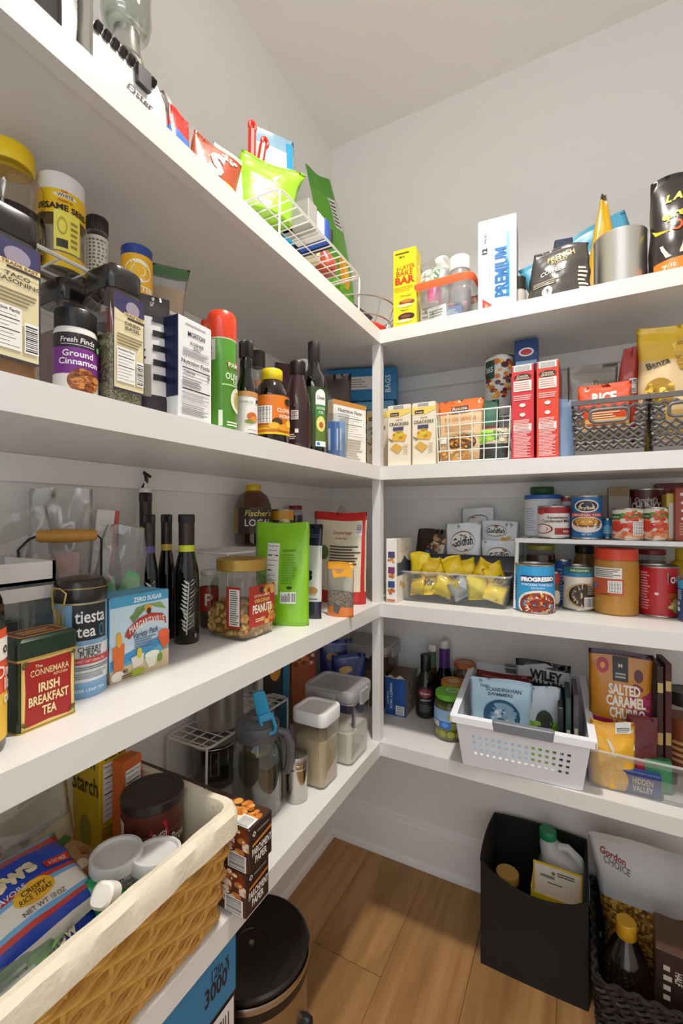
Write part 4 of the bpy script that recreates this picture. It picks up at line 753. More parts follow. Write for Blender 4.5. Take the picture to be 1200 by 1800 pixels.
MB().rloft([(0, W-.002, D-.002, .003), (.002, W, D, .004), (H-.020, W, D, .004)], GR).build('tin_body', o)
MB().rloft([(H-.021, W+.002, D+.002, .004), (H-.003, W+.002, D+.002, .004), (H, W-.004, D-.004, .004)], GR).build('tin_lid', o)
MB().rloft([(H-.023, W+.0028, D+.0028, .004), (H-.0208, W+.0028, D+.0028, .004)], GD).build('lid_seam', o); MB().rloft([(.0, W+.001, D+.001, .004), (.0018, W+.001, D+.001, .004)], GD).build('base_seam', o)
wav = [(.10, .10), (.14, .05), (.5, .065), (.86, .05), (.90, .10), (.885, .42), (.90, .70), (.86, .745), (.5, .735), (.14, .745), (.10, .70), (.115, .42)]
deco(o, plane_front(W, D, H), [('r', .05, .025, .95, .775, '#d9b860'), ('r', .07, .04, .93, .76, '#e2c878'), ('p', wav, '#a01f1a'), ('t', 'The', .33, .68, .035, '#e9d9a0'), ('t', 'CONNEMARA', .52, .61, .07, '#e2cf96', {'w': .66, 'b': .01}), ('t', 'KITCHEN', .70, .545, .028, '#e2cf96', {'w': .24}), ('t', 'IRISH', .5, .44, .095, '#ecd9a2', {'w': .36, 'b': .03}), ('t', 'BREAKFAST', .5, .31, .095, '#ecd9a2', {'w': .68, 'b': .03}), ('t', 'TEA', .5, .18, .095, '#ecd9a2', {'w': .25, 'b': .03})]+[('d', a-.05, b-.04, a+.05, b+.04, 5, .002, ['#5a4a20', '#7a6428']) for a, b in ((.1, .08), (.9, .08), (.1, .72), (.9, .72))])
deco(o, plane_top(W, D, H), [('r', .08, .1, .92, .9, '#c9a85a'), ('r', .12, .16, .88, .84, '#7a2a1c'), ('l', .22, .3, .8, .7, 3, '#d8b868')])
p = CL(93, 188, .118); r = p[2]; H = ZV(LP(140, .118-r*.3), 1013)-Z3
o = thing('tea_canister', 'blue and white tea canister with black wire clamp lid', 'canister', (p[0], p[1], Z3), FC(p)+.25)
MB().lathe([(r*.97, 0), (r, .002), (r, H*.80)], mat('#7fb0d8', .3, .1, .2), 40).build('canister_body', o)
MB().lathe([(r*1.0, H*.79), (r*1.03, H*.80), (r*1.03, H*.90), (r*1.0, H*.915), (r*.98, H*.95), (r*.85, H*.98), (r*.3, H*1.0)], mat('#1a1718', .3, 0, .3), 40).build('lid', o)
MB().lathe([(r*1.035, H*.905), (r*1.035, H*.912)], GD, 40, False, False).build('lid_ring', o); MB().lathe([(r*1.01, H*.775), (r*1.01, H*.785)], GD, 40, False, False).build('neck_ring', o)
cl = -1.05
def cp(a, z, k=.004): return (( r+k)*math.sin(a), -(r+k)*math.cos(a), z)
MB().tube([cp(cl-.30, H*.88), cp(cl-.22, H*.76), cp(cl-.12, H*.70), cp(cl-.02, H*.55), cp(cl+.08, H*.62), cp(cl+.05, H*.74), cp(cl+.25, H*.78), cp(cl+.34, H*.88), cp(cl+.1, H*.92), cp(cl-.2, H*.92), cp(cl-.3, H*.88)], .0011, GD, 6).build('wire_clamp', o)
MB().tube([cp(cl-.1, H*.75), cp(cl+.1, H*.50), cp(cl+.18, H*.52), cp(cl+.22, H*.72)], .0011, GD, 6).build('wire_clamp', o)
deco(o, Cyl(r, 0, H*.8, r*2.3), [('r', -.3, .17, 1.35, .55, '#e9ebee'), ('r', .26, .60, .88, .97, '#1d2228'), ('t', 'tiesta', .56, .85, .13, '#f0f2f4', {'w': .52}), ('t', 'tea', .48, .70, .12, '#f0f2f4', {'w': .3}), ('e', .75, .69, .055, .07, '#3f86a8'), ('e', .75, .69, .035, .05, '#1d2228'), ('t', 'CHERRY', .55, .51, .055, '#22262c', {'w': .4}), ('t', 'PUNCH', .55, .455, .055, '#22262c', {'w': .34}), ('r', -.3, .355, 1.35, .42, '#cf3f42'), ('t', 'SWEET TART HERBAL TEA', .55, .388, .026, '#f0d8d4', {'w': .5}), ('l', .25, .29, .95, .335, 2, '#7a8088'), ('l', .3, .2, .9, .27, 3, '#9aa0a8'), ('t', 'LOOSE LEAF TEA', .5, .09, .03, '#dbe8f2', {'w': .6})])
W, D, H = .096, .055, .1145
carton('drink_mix_box', 'zero sugar drink mix variety box with beach picture', 'box', (XF-.1045-D/2, .428, Z3), R90, W, D, H, '#cfe2ee', '#4f9cc4', '#5fabd0', f=[
    ('r', 0, .40, 1, .90, '#c4dcea'), ('r', 0, .88, 1, 1, '#4aa0c8'), ('t', 'ZERO SUGAR', .62, .935, .055, '#eef6fa', {'w': .5, 'b': .03}), ('p', [(0, .26), (1, .44), (1, .30), (0, .16)], '#3f93cc'), ('p', [(0, .16), (1, .32), (1, .22), (0, .10)], '#58b0c8'), ('p', [(0, 0), (1, 0), (1, .22), (0, .14)], '#d9c49a'),
    ('p', [(.60, .86), (.42, .84), (.34, .74), (.5, .80)], '#7f9a5a'), ('p', [(.60, .86), (.85, .85), (.95, .75), (.75, .80)], '#8aa35c'), ('p', [(.55, .84), (.3, .74), (.36, .66), (.56, .79)], '#6d8a4c'), ('e', .62, .80, .06, .05, '#e0a020'), ('e', .63, .77, .04, .04, '#3a3020'),
    ('p', [(.22, .52), (.27, .60), (.45, .70), (.65, .74), (.88, .70), (.94, .64), (.95, .55), (.88, .60), (.65, .645), (.45, .60), (.30, .47)], '#b23a32'), ('t', 'MARGARITAVILLE', .60, .645, .085, '#f4ece0', {'w': .62, 'arch': .55, 'r': .10}), ('t', 'Variety Pack', .58, .51, .075, '#3a4654', {'i': .25, 'w': .44, 'r': .06}), ('l', .38, .31, .78, .46, 5, '#5f86a8'),
    ('p', [(.05, .12), (.20, .14), (.22, .44), (.03, .42)], '#e0702a'), ('e', .13, .50, .045, .09, '#e8a83a'), ('p', [(.36, .10), (.52, .13), (.54, .26), (.32, .24)], '#e6ddd0'), ('e', .46, .27, .045, .07, '#d8c83a'), ('p', [(.55, .18), (.80, .22), (.74, .06), (.62, .05)], '#e8ead8'), ('e', .68, .21, .13, .045, '#f2f2ea'), ('e', .82, .14, .05, .06, '#7a9a3a'), ('p', [(.78, .40), (1.0, .46), (1, .30), (.90, .22)], '#dc5a30'), ('e', .90, .44, .11, .05, '#e8683a'), ('e', .10, .07, .10, .06, '#f0e8da'), ('e', .42, .05, .14, .04, '#a8b82a'), ('t', '40', .22, .11, .05, '#3a3028'), ('l', .16, .02, .34, .07, 2, '#5a4a3a')], s=[('r', 0, 0, 1, .15, '#c8b088')])
def oliveoil(u0, u1, d, v, lab, bandc, leaf=False, vneck=None):
    p = CL(u0, u1, d); r = p[2]; H = ZV(LP((u0+u1)/2, d), v)-Z3
    o = thing('oil_bottle', lab, 'bottle', (p[0], p[1], Z3), FC(p), 'dark oil and vinegar bottles'); g = glass('#1f130c', .04, 1.1)
    MB().lathe([(r*.94, 0), (r, .004), (r, H*.50), (r*.96, H*.56), (r*.78, H*.64), (r*.62, H*.70), (r*.60, H*.95), (r*.60, H*.96)], g, 32).build('bottle_body', o)
    MB().lathe([(r*.92, .004), (r*.95, .008), (r*.95, H*.48)], mat('#140a06', .25), 28).build('contents', o)
    add_lid(o, r*.66, H*.93, H*.07, '#1e1a18', 'cap', True)
    MB().lathe([(r*.625, H*.60+.11*H), (r*.625, H*.76)], mat(bandc, .4), 24, False, False).build('neck_band', o)
    MB().lathe([(r*.63, H*.76), (r*.63, H*.935)], mat('#2b211c', .4), 24, False, False).build('neck_sleeve', o)
    if leaf:
        it = [('p', [(.48, .10), (.52, .1), (.60, .95), (.56, .95)], '#b9b6ae')]; rr = random.Random(leaf)
        for i in range(26):
            b = .15+.032*i; a = .5+.1*b+(.15+.13*rr.random())*(1 if i % 2 else -1); c = .5+.1*b
            it.append(('p', [(c, b), ((a+c)/2+.03, b+.055), (a, b+.085), ((a+c)/2-.02, b+.02)], '#c9c6be'))
        deco(o, Cyl(r, H*.03, H*.47, r*2.2), it+[('t', 'S', .8, .08, .06, '#c9c6be')])
    return o, r, H
oliveoil(305, 350, .172, 904, 'dark olive oil bottle with white leaf print in front', '#d3dc2a', 3)
oliveoil(277, 308, .225, 904, 'dark vinegar bottle between two capped oil bottles', '#c9b83a')
oliveoil(244, 279, .205, 904, 'dark oil bottle with a purple neck band', '#5a4a86', 5)
oliveoil(183, 214, .275, 898, 'dark capped bottle behind the clear zip bag', '#2b211c')
o, r, H = oliveoil(238, 273, .29, 866, 'tall oil bottle with a white and black pour spout', '#a8b02a')
m = MB(); m.lathe([(r*.66, H), (r*.66, H+.008), (r*.2, H+.010), (r*.18, H+.022)], mat('#e6e4e0', .35), 20); m.build('pourer', o)
MB().tube([(-.006, 0, H+.008), (.002, 0, H+.022), (.001, 0, H+.034), (-.004, 0, H+.040), (.010, 0, H+.030)], [.0025, .0035, .004, .003, .0025], mat('#1a1818', .35), 8).build('pour_cap', o)
p = LP(205, .225); o, sf = pouch('zip_bag', 'clear zip bag with green packets behind the drink mix box', 'bag', (p[0], p[1], Z3), FC(p)+.1, .115, ZV(p, 925)-Z3, .05, [(1, FILM)], [('p', [(.35, .05), (.85, .05), (.80, .62), (.58, .66), (.40, .45)], '#5fbf72'), ('p', [(.25, .30), (.45, .42), (.35, .6), (.2, .5)], '#78d088')], seed=101, wr=1.5, topw=.6, skew=.1)
p = LP(108, .27); pouch('clear_bag', 'tall clear plastic bag standing against the left wall', 'bag', (p[0], p[1], Z3), FC(p)-.1, .085, ZV(p, 858)-Z3, .03, [(1, FILM)], [('r', .25, .2, .8, .62, '#c9a8a0')], seed=103, wr=1.2)
p = LP(40, .25); pouch('clear_bag', 'crumpled clear plastic bag above the white drawer box', 'bag', (p[0], p[1]-.01, Z3), FC(p)-.2, .15, ZV(p, 895)-Z3, .06, [(1, FILM)], [('p', [(.2, .4), (.6, .5), (.7, .85), (.3, .8)], '#b8b2ac')], seed=105, wr=2.2, topw=.5)
p = LP(162, .262); carton('long_packet', 'white packet with a red edge leaning behind the wooden handle', 'packet', (p[0], p[1], Z3), FC(p), .034, .02, ZV(p, 895)-Z3, '#dcd6d0', '#b8402c', flap=False, tilt=(0, .1), f=[('r', .8, 0, 1, 1, '#b8402c'), ('l', .1, .1, .7, .9, 12, '#e8e4de')])
# pail with the wooden bail handle
p = LP(134, .20); o = thing('glass_pail', 'clear pail with black wire handle and wooden grip', 'pail', (p[0]-.005, p[1]-.01, Z3), FC(p)+.05)
g0, g1 = LP(90, .19), LP(181, .19); zg = ZV(LP(135, .19), 942)-Z3; hw = math.dist(g0, g1)/2
MB().lathe([(.030, 0), (.034, .004), (.040, .135), (.042, .138), (.0395, .138), (.033, .008)], FROST, 32).build('pail_body', o)
MB().lathe([(.006, -hw), (.0085, -hw+.004), (.0085, -hw*.55), (.0098, -hw*.5), (.0098, hw*.5), (.0085, hw*.55), (.0085, hw-.004), (.006, hw)], mat('#c08a3a', .45, 0, 0, .2, 90, .12), 16).build('wooden_grip', o)
q = [c for c in o.children if c.name.startswith('wooden_grip')][0]; q.rotation_euler = (0, R90, 0); q.location = (0, 0, zg)
MB().tube([(-.041, 0, .12), (-.055, 0, .135), (-hw-.020, 0, zg-.018), (-hw-.008, 0, zg-.004), (-hw, 0, zg), (hw, 0, zg), (hw+.006, 0, zg-.006), (.043, 0, .12)], .0019, mat('#1e1a1a', .4), 6).build('bail_wire', o)
# white drawer box
fx = XF-.135; ye = LP(98, .135)[1]; Hd = ZV((fx, ye), 985)-Z3; Wd = .24; Dd = .14; cy = ye-Wd/2
o = thing('drawer_box', 'white drawer box with a clear front full of packets', 'drawer box', (fx-Dd/2, cy, Z3), R90); WH = mat('#e4e2de', .4)
m = MB(); m.box(-Wd/2, Wd/2, -Dd/2, Dd/2, Hd-.026, Hd-.022, WH); m.box(-Wd/2, Wd/2, -Dd/2, -Dd/2+.004, Hd-.026, Hd, WH); m.box(-Wd/2, Wd/2, Dd/2-.004, Dd/2, Hd-.026, Hd, WH); m.box(-Wd/2, -Wd/2+.004, -Dd/2, Dd/2, Hd-.026, Hd, WH); m.box(Wd/2-.004, Wd/2, -Dd/2, Dd/2, Hd-.026, Hd, WH); m.build('top_tray', o, False)
MB().box(-Wd/2+.004, Wd/2-.004, -Dd/2+.006, Dd/2, 0, .004, WH).build('base_panel', o, False); MB().box(-Wd/2+.004, Wd/2-.004, Dd/2-.004, Dd/2, .004, Hd-.026, WH).build('back_panel', o, False); MB().box(-Wd/2+.004, Wd/2-.002, -Dd/2+.002, -Dd/2+.010, Hd-.046, Hd-.030, WH).build('drawer_rim', o, False)
MB().box(-Wd/2+.004, Wd/2-.003, -Dd/2+.004, -Dd/2+.006, .004, Hd-.042, CLEARB).build('clear_front', o, False); MB().box(Wd/2-.005, Wd/2-.003, -Dd/2+.006, Dd/2-.004, .004, Hd-.026, CLEARB).build('clear_side', o, False)
for i, (dx, w_, h_, c, t_, lb) in enumerate(((.035, .06, .10, '#e6e3df', .35, 'white paper packet leaning'), (.075, .05, .085, '#3a3836', -.25, 'black packet leaning'), (.095, .035, .11, '#cfcbc6', .1, 'grey paper packet standing'), (-.02, .06, .1, '#d8d4cf', -.1, 'pale packet standing'))):
    carton('paper_packet', lb+' inside the white drawer box', 'packet', (fx-.03-.022*i, cy+dx, Z3+.0065), R90, w_, .012, h_, c, tilt=(0, 0), flap=False, f=[('l', .15, .4, .8, .8, 4, '#77736f'), ('e', .6, .3, .12, .08, '#55524f')])
# peanuts
W = .094; o = thing('peanut_jar', 'square clear jar of peanuts with a gold lid', 'jar', (-.52-W/2, .618+W/2, Z3), R90); Hj = .145
MB().rloft([(0, W*.9, W*.9, .014), (.005, W, W, .018), (Hj-.045, W, W, .018), (Hj-.032, W*.93, W*.93, .030)], CLEAR, True, False, 5).build('jar_body', o); MB().lathe([(W*.465, Hj-.032), (W*.44, Hj-.026), (W*.44, Hj-.018)], CLEAR, 32, False, False).build('jar_neck', o)
MB().rloft([(.004, W*.88, W*.88, .014), (.055, W*.95, W*.95, .018), (.062, W*.9, W*.9, .02)], mat('#8a6428', .6, 0, 0, .5, 90)).build('contents_core', o)
rr = random.Random(7); pn = MB().lathe([(.001, -.0075), (.0045, -.005), (.005, 0), (.0045, .005), (.001, .0075)], mat('#c39a52', .5, 0, .2), 7).mesh('peanut'); pn2 = MB().lathe([(.001, -.0075), (.0045, -.005), (.005, 0), (.0045, .005), (.001, .0075)], mat('#a87a38', .5, 0, .2), 7).mesh('peanut')
for i in range(150):
    sd = rr.choice((0, 0, 1, 1, 2)); s = rr.uniform(-.9, .9)*W/2*.92
    loc = (s, -W/2+.0065, rr.uniform(.009, .058)) if sd == 0 else ((-W/2+.0065, s, rr.uniform(.009, .058)) if sd == 1 else (s, rr.uniform(-.9, .9)*W/2*.9, .063))
    q = link('peanut', rr.choice((pn, pn, pn2)), o); q.location = loc; q.rotation_euler = (rr.uniform(0, 3), rr.uniform(0, 3), rr.uniform(0, 3))
add_lid(o, W*.50, Hj-.022, .022, '#b08a3c', 'gold_lid', False, .4, .35, 40)
deco(o, Plane(W, .075, (0, -W/2, .022), (1, 0, 0), (0, 0, 1)), [('r', .12, 0, .93, 1, '#b02c20'), ('d', .45, 0, .95, .5, 26, .006, ['#c98a3a', '#dca850', '#a8702a']), ('d', .6, .7, .95, 1, 10, .006, ['#c98a3a', '#dca850']), ('t', 'EXTRA LARGE', .52, .74, .06, '#f0dcae', {'w': .48}), ('t', 'VIRGINIA', .52, .62, .10, '#e8c86a', {'w': .5}), ('t', 'PEANUTS', .52, .43, .20, '#f6ecd8', {'w': .6, 'b': .03}), ('e', .5, .88, .06, .09, '#2a2422'), ('l', .3, .1, .55, .2, 2, '#e8c8a0')])
deco(o, Plane(W, .075, (-W/2, 0, .022), (0, -1, 0), (0, 0, 1)), [('r', .55, 0, .90, 1, '#b02c20'), ('r', .62, .06, .88, .94, '#e9e4da'), ('l', .64, .08, .86, .92, 16, '#6a625a')])
p = CL(350, 384, .215); jar('spice_jar', 'low clear jar with red label behind the peanut jar', 'jar', (p[0], p[1], Z3), FC(p), p[2], ZV(LP(367, .2), 1003)-Z3, '#d9d4ce', .01, None, CLEARB, (mat('#4a3a30', .6), .5), band=(.3, .7, '#b03024'), f=[('t', 'P', .5, .5, .5, '#eee6dc')], ridged=False)
# rack at the back and what stands on it
ry0, ry1 = LP(400, .165)[1], 1.03; RH = .150
rack('wire_rack', 'white wire rack behind the snack bags on the third shelf', (XF-.165-.075, (ry0+ry1)/2, Z3), R90, ry1-ry0, .15, RH, 12, k=3, splay=-.002)
RD = Z3+RH+.003
p = CL(413, 477, .262); r = p[2]; H = ZV(LP(445, .262), 852)-RD
bottle('honey_jug', 'large local honey jug with yellow cap against left wall', 'jug', (p[0], p[1], RD), FC(p), [(r*.9, 0), (r, .004), (r, H*.55), (r*.97, H*.68), (r*.75, H*.82), (r*.4, H*.9)], glass('#b98a4a', .05, 1.2), (r*.42, H*.88, H*.12), '#d8b81c', band=(H*.2, H*.62, r, '#3a2c24'), fill=(mat('#5a3414', .25, 0, .4), H*.30), f=[('r', -.4, 0, .14, 1, '#9a7038'), ('t', "Fischer's", .62, .78, .22, '#e2c860', {'w': .6, 'i': .2}), ('t', 'LOCAL', .62, .42, .26, '#f0ece4', {'w': .6})])
p = CL(474, 516, .235); can('coffee_tin', 'yellow and navy tin behind the lime green pouch', 'can', (p[0], p[1], RD), FC(p), p[2], ZV(LP(495, .22), 895)-RD, '#d8a01e', f=[('r', .2, .2, 1, .7, '#232a4a'), ('e', .6, .55, .2, .2, '#e8d8b0')])
p = CL(506, 532, .285); jar('jam_jar', 'red lidded jar on the rack near the back corner', 'jar', (p[0], p[1], RD), FC(p), p[2], ZV(LP(518, .27), 888)-RD, '#8a1f22', .012, None, CLEAR, (mat('#2a1a1a', .3), .9))
p = CL(588, 628, .285); jar('mayonnaise_jar', 'cream jar with navy lid in the corner behind red and cream bag', 'jar', (p[0], p[1], RD), FC(p), p[2], ZV(LP(608, .27), 870)-RD, '#1c2a52', .018, p[2]*.8, mat('#d9d2be', .35), neck=.75, sh=.3, band=(.05, .4, '#23345c'))
p = CL(640, 664, .24); jar('sauce_jar', 'dark jar standing just behind the corner post', 'jar', (p[0]-.01, p[1], Z3), FC(p), p[2]*1.1, ZV(LP(652, .24), 960)-Z3, '#1e2240', .016, None, mat('#3a302a', .3))
def lbag(nm, lab, ur, vr, W, vt, rz, T, zones, f, dx=0., **k):
    g = GP(ur, vr, Z3); c, s = math.cos(rz), math.sin(rz); p = (g[0]-c*W/2, g[1]-s*W/2); H = ZV((g[0]-c*W*.4, g[1]-s*W*.4), vt)-Z3
    return pouch(nm, lab, 'bag', (p[0], p[1], Z3), rz, W, H, T, zones, f, **k)
lbag('pistachio_bag', 'lime green stand-up nut pouch beside the peanut jar', 545, 1100, .128, 918, .15, .05, [(1, '#86c41c')], [('n', .27, .30, .50, .80), ('t', 'PISTACHIOS', .68, .73, .024, '#44701a', {'w': .22}), ('l', .55, .40, .82, .70, 12, '#6aa01c'), ('c', .55, .22, .82, .33), ('e', .70, .37, .05, .015, '#2f4a14')], seed=111, gus=.8, wr=.7, topw=.98)
lbag('nut_bag', 'navy and white nut pouch between lime green and red bags', 567, 1088, .135, 920, .08, .035, [(.18, '#1b2036'), (.78, '#d9d7d2'), (1, '#191e32')], [('t', 's', .80, .48, .13, '#1c1e2a', {'b': .05}), ('t', 'nut', .55, .48, .13, '#1c1e2a', {'b': .05}), ('l', .75, .85, .95, .9, 2, '#4a5270'), ('l', .7, .2, .95, .22, 1, '#4a4a50'), ('e', .85, .3, .1, .04, '#b98a5a')], seed=113, gus=.8, wr=.6)
lbag('seed_bag', 'red and cream sugar substitute bag beside the corner post', 645, 1062, .150, 900, .06, .06, [(.13, '#c8241c'), (.90, '#e2d8bc'), (1, '#c8241c')], [('r', .93, 0, 1.0, 1, '#c4231c'), ('C', .82, .74, .93, .88), ('t', 'Coconut Sugar', .58, .78, .035, '#b05a34', {'w': .36, 'i': .2}), ('t', 'is the best', .56, .72, .03, '#b05a34', {'w': .22, 'i': .2}), ('l', .34, .42, .92, .64, 7, '#5a4a3a'), ('e', .22, .55, .10, .08, '#5d7a38')], seed=117, gus=.85, wr=.9)
lbag('chia_bag', 'small clear chia seed bag with orange base in front of bags', 622, 1085, .066, 988, .1, .03, [(.16, '#e07a24'), (.45, speckle(['#6a5c50', '#8a7c6c', '#4a4038', '#a8988a'], 900)), (.85, FILM), (1, '#e8a030')], [('p', [(.2, .85), (.9, .88), (.98, .72), (.7, .74), (.3, .7)], '#eda52c'), ('p', [(.3, .1), (.5, .05), (.6, .2), (.35, .25)], '#5a5a5e')], seed=119, wr=1.0)

# ---------------------------------------------------------------- third shelf, back run
cx, W = -.4264, .028; carton('snack_box', 'slim white snack box with small pictures beside the corner post', 'box', (cx+.004, YF+.018+.06, Z3), 0, W, .12, .166, '#ece8e2', '#e4ddd2', '#c9bcae', f=[('r', .2, .70, .85, .80, '#4a4a78'), ('d', .2, .6, .85, .69, 8, .004, ['#e0a050', '#c87a34']), ('r', .2, .46, .85, .56, '#7a3a6a'), ('d', .2, .36, .85, .45, 8, .004, ['#e0a050', '#b86a2c']), ('r', .2, .24, .85, .34, '#2f4a7a'), ('d', .2, .15, .85, .23, 8, .004, ['#c85a34', '#b86a2c']), ('r', .1, .02, .9, .06, '#c87a5a')], r=[('r', .05, .42, .95, .62, '#27395a'), ('p', [(.3, .62), (.5, .72), (.75, .62)], '#27395a'), ('d', .2, .75, .8, .9, 8, .006, ['#e8c8b0', '#d8a890']), ('d', .2, .2, .8, .38, 12, .007, ['#d8b060', '#c89040'])])
a, b = BP(699, .06), BP(896, .06); W = b[0]-a[0]; cx = (a[0]+b[0])/2; Hb = .078
o = thing('snack_bin', 'clear open bin full of small yellow snack packs', 'bin', (cx, YF+.06+.065, Z3), .0); openbin(o, W, .13, Hb, CLEARB, .94, .012, .002, .005, rimm=FROST)
rr = random.Random(12); tips = ['beside the slim snack box', 'with dark lettering at the front', 'standing near the middle', 'lying flat at the middle', 'with a grey back facing up', 'crumpled near the clear rim', 'upright beside the white rack foot', 'folded at the far end', 'lying at the very bottom', 'leaning on the bin wall', 'wedged behind the others', 'half hidden in the heap', 'topmost in the heap', 'with a brown stripe near the middle', 'balanced above the slim box end', 'tilted up toward the shelf above', 'resting on the middle of the heap', 'standing on its corner in the heap', 'pinched between two others on top', 'leaning toward the white rack foot']
for i in range(20):
    fx_ = (i % 7+.5)/7+.04*(i//7 % 2); x = cx-W*.40+W*.80*fx_; lay = i//7
    y = YF+(.085, .135, .112)[lay]+rr.uniform(-.006, .006); z = Z3+(.008, .036, .060)[lay]+rr.random()*.012
    c = rr.choice(['#ffd814', '#ffdf22', '#f6cc10', '#ffd814']) if i not in (4, 9) else '#b9bcc0'
    pouch('snack_pack', 'small yellow snack pack '+tips[i]+' in the clear bin' if i not in (4, 9) else 'small silver backed snack pack '+tips[i]+' in the clear bin', 'snack pack', (x, y, z), rr.uniform(-.7, .7), .055, .048+.014*rr.random(), .020, [(1, c)], [('t', 'Mr', .5, .55, .3, '#2c2a20', {'b': .04})] if i in (1, 10) else ([('p', [(.2, .2), (.8, .3), (.7, .5), (.3, .45)], '#8a4a2a')] if i == 13 else [('C', .3, .2, .7, .55)] if i == 9 else []), seed=130+i, gus=0, botseal=.1, seal=.1, wr=2.6, tilt=(rr.uniform(-.7, .2), rr.uniform(-.6, .6)), group='yellow snack packs', nu=9, nv=10)
a, b = BP(722, .205), BP(912, .205); W2 = b[0]-a[0]; cx2 = (a[0]+b[0])/2; Hd = .115
o = thing('storage_bin', 'dark grey open bin behind the yellow snack packs', 'bin', (cx2, YF+.205+.05, Z3)); openbin(o, W2, .10, Hd, mat('#4b4f57', .45), .95, .012, .002, .004)
zz = Z3+.006
def gbag(lab, u0, u1, v, d, f, zones, nm='cracker_bag', bot=None, **k):
    a, b = BP(u0, d), BP(u1, d); c = ((a[0]+b[0])/2, YF+d); z0 = bot or zz
    pouch(nm, lab, 'bag', (c[0], c[1], z0), k.pop('rz', 0), b[0]-a[0], ZV(c, v)-z0, .035, zones, f, **k)
GF = [('e', .5, .74, .34, .15, '#8a6a4a'), ('e', .5, .735, .33, .135, '#f0eeea'), ('t', 'Goldfish', .5, .74, .12, '#2a2c38', {'w': .56, 'i': .2, 'b': .03, 'r': .15}), ('d', .3, .42, .85, .58, 10, .005, ['#e0a040', '#f0c878', '#efe8dc']), ('p', [(0, .30), (.3, .46), (.6, .36), (1, .42), (1, .2), (0, .2)], '#d8862a'), ('t', 'CHEDDAR', .5, .30, .07, '#f4e6d0', {'w': .5})]
gbag('brown foil cookie bag in the dark grey bin', 726, 786, 930, .235, [('p', [(.3, .3), (.8, .4), (.85, .75), (.5, .8)], '#e0d2c0'), ('d', .35, .6, .95, .95, 14, .008, ['#8a5a34', '#5a3620', '#b58a5c']), ('p', [(.1, .45), (.45, .52), (.42, .66), (.08, .62)], '#3a86b4')], [(1, '#2e221d')], 'cookie_bag', seed=151, skew=.1)
gbag('silver fish cracker bag facing front in the dark grey bin', 783, 846, 920, .225, GF, [(.35, '#d8862a'), (1, '#e6e9ee')], seed=153, group='silver cracker bags')
gbag('silver fish cracker bag lying low beside the white rack foot', 846, 908, 950, .225, GF[:4], [(1, '#e2e6ec')], seed=155, group='silver cracker bags', rz=.05)
gbag('silver fish cracker bag at the top by the white rack', 845, 912, 916, .26, [('e', .4, .86, .3, .08, '#8a6a4a'), ('e', .4, .86, .29, .07, '#f0eeea'), ('t', 'Goldfish', .4, .86, .06, '#2a2c38', {'w': .5, 'i': .2, 'b': .03}), ('d', .45, .68, .95, .8, 12, .006, ['#e8a824', '#f0c040'])], [(1, '#e6eaef')], seed=157, group='silver cracker bags')
gbag('silver fish cracker bag farthest back, showing only its top', 808, 872, 893, .285, [('e', .5, .86, .3, .06, '#8a6a4a'), ('e', .5, .855, .28, .05, '#e6e6e4')], [(1, '#dde2e8')], seed=159, group='silver cracker bags', topw=.9)
# riser
RZ3 = .172; a, b = BP(905, .078), BP(1300, .078); W3 = b[0]-a[0]; cx3 = (a[0]+b[0])/2; D3 = .215
o = thing('shelf_riser', 'white slatted shelf riser holding cans on the third shelf', 'shelf riser', (cx3, YF+.078+D3/2, Z3)); WP = mat('#e6e6e6', .38)
MB().box(-W3/2, W3/2, -D3/2, -D3/2+.006, RZ3-.010, RZ3, WP).build('front_rail', o, False); MB().box(-W3/2, W3/2, D3/2-.006, D3/2, RZ3-.010, RZ3, WP).build('back_rail', o, False)
ns = 15; sl = MB().box(-.010, .010, -D3/2+.006, D3/2-.006, RZ3-.006, RZ3-.0005, WP).mesh('deck_slat', False)
for i in range(ns): q = link('deck_slat', sl, o); q.location.x = -W3/2+W3*(i+.5)/ns
for sx in (-1, 1):
    for dy in (-1, 1): wire(o, [(sx*(W3/2-.004), dy*(D3/2-.008), RZ3-.004), (sx*(W3/2+.001), dy*(D3/2-.006), .003)], .0045, WP, 'riser_leg', seg=8)
    MB().box(sx*(W3/2-.002)-.001, sx*(W3/2-.002)+.001, -D3/2+.01, D3/2-.01, .03, RZ3-.008, FROST).build('side_panel', o, False)
ZR = Z3+RZ3+.0005
def bcyl(u0, u1, d, v, z): p = CB(u0, u1, d); return p, ZV(BP((u0+u1)/2, d-p[2]*.7), v)-z
def bcan(nm, lab, u0, u1, d, v, z, col, f, turn=0., cat='can', **k):
    p, H = bcyl(u0, u1, d, v, z); return can(nm, lab, cat, (p[0], p[1], z), FC(p)+turn, p[2], H, col, f, **k)
bcan('milk_can', 'red and white sweetened condensed milk can on the riser', 945, 1002, .125, 889, ZR, '#e9e4de', [('r', -.3, .80, 1.3, 1, '#a82a2c'), ('e', .18, .84, .10, .08, '#c83a3a'), ('t', 'Sweetened', .60, .66, .09, '#3a2a26', {'w': .5}), ('t', 'Condensed Milk', .56, .54, .10, '#3a2a26', {'w': .7}), ('e', .22, .27, .26, .17, '#9a2428'), ('e', .22, .27, .22, .14, '#f0e6da'), ('p', [(.1, .22), (.34, .26), (.2, .38)], '#c0392c'), ('r', .52, .08, 1.3, .30, '#a82a2c'), ('t', 'MILK', .8, .19, .08, '#f0dcd4')])
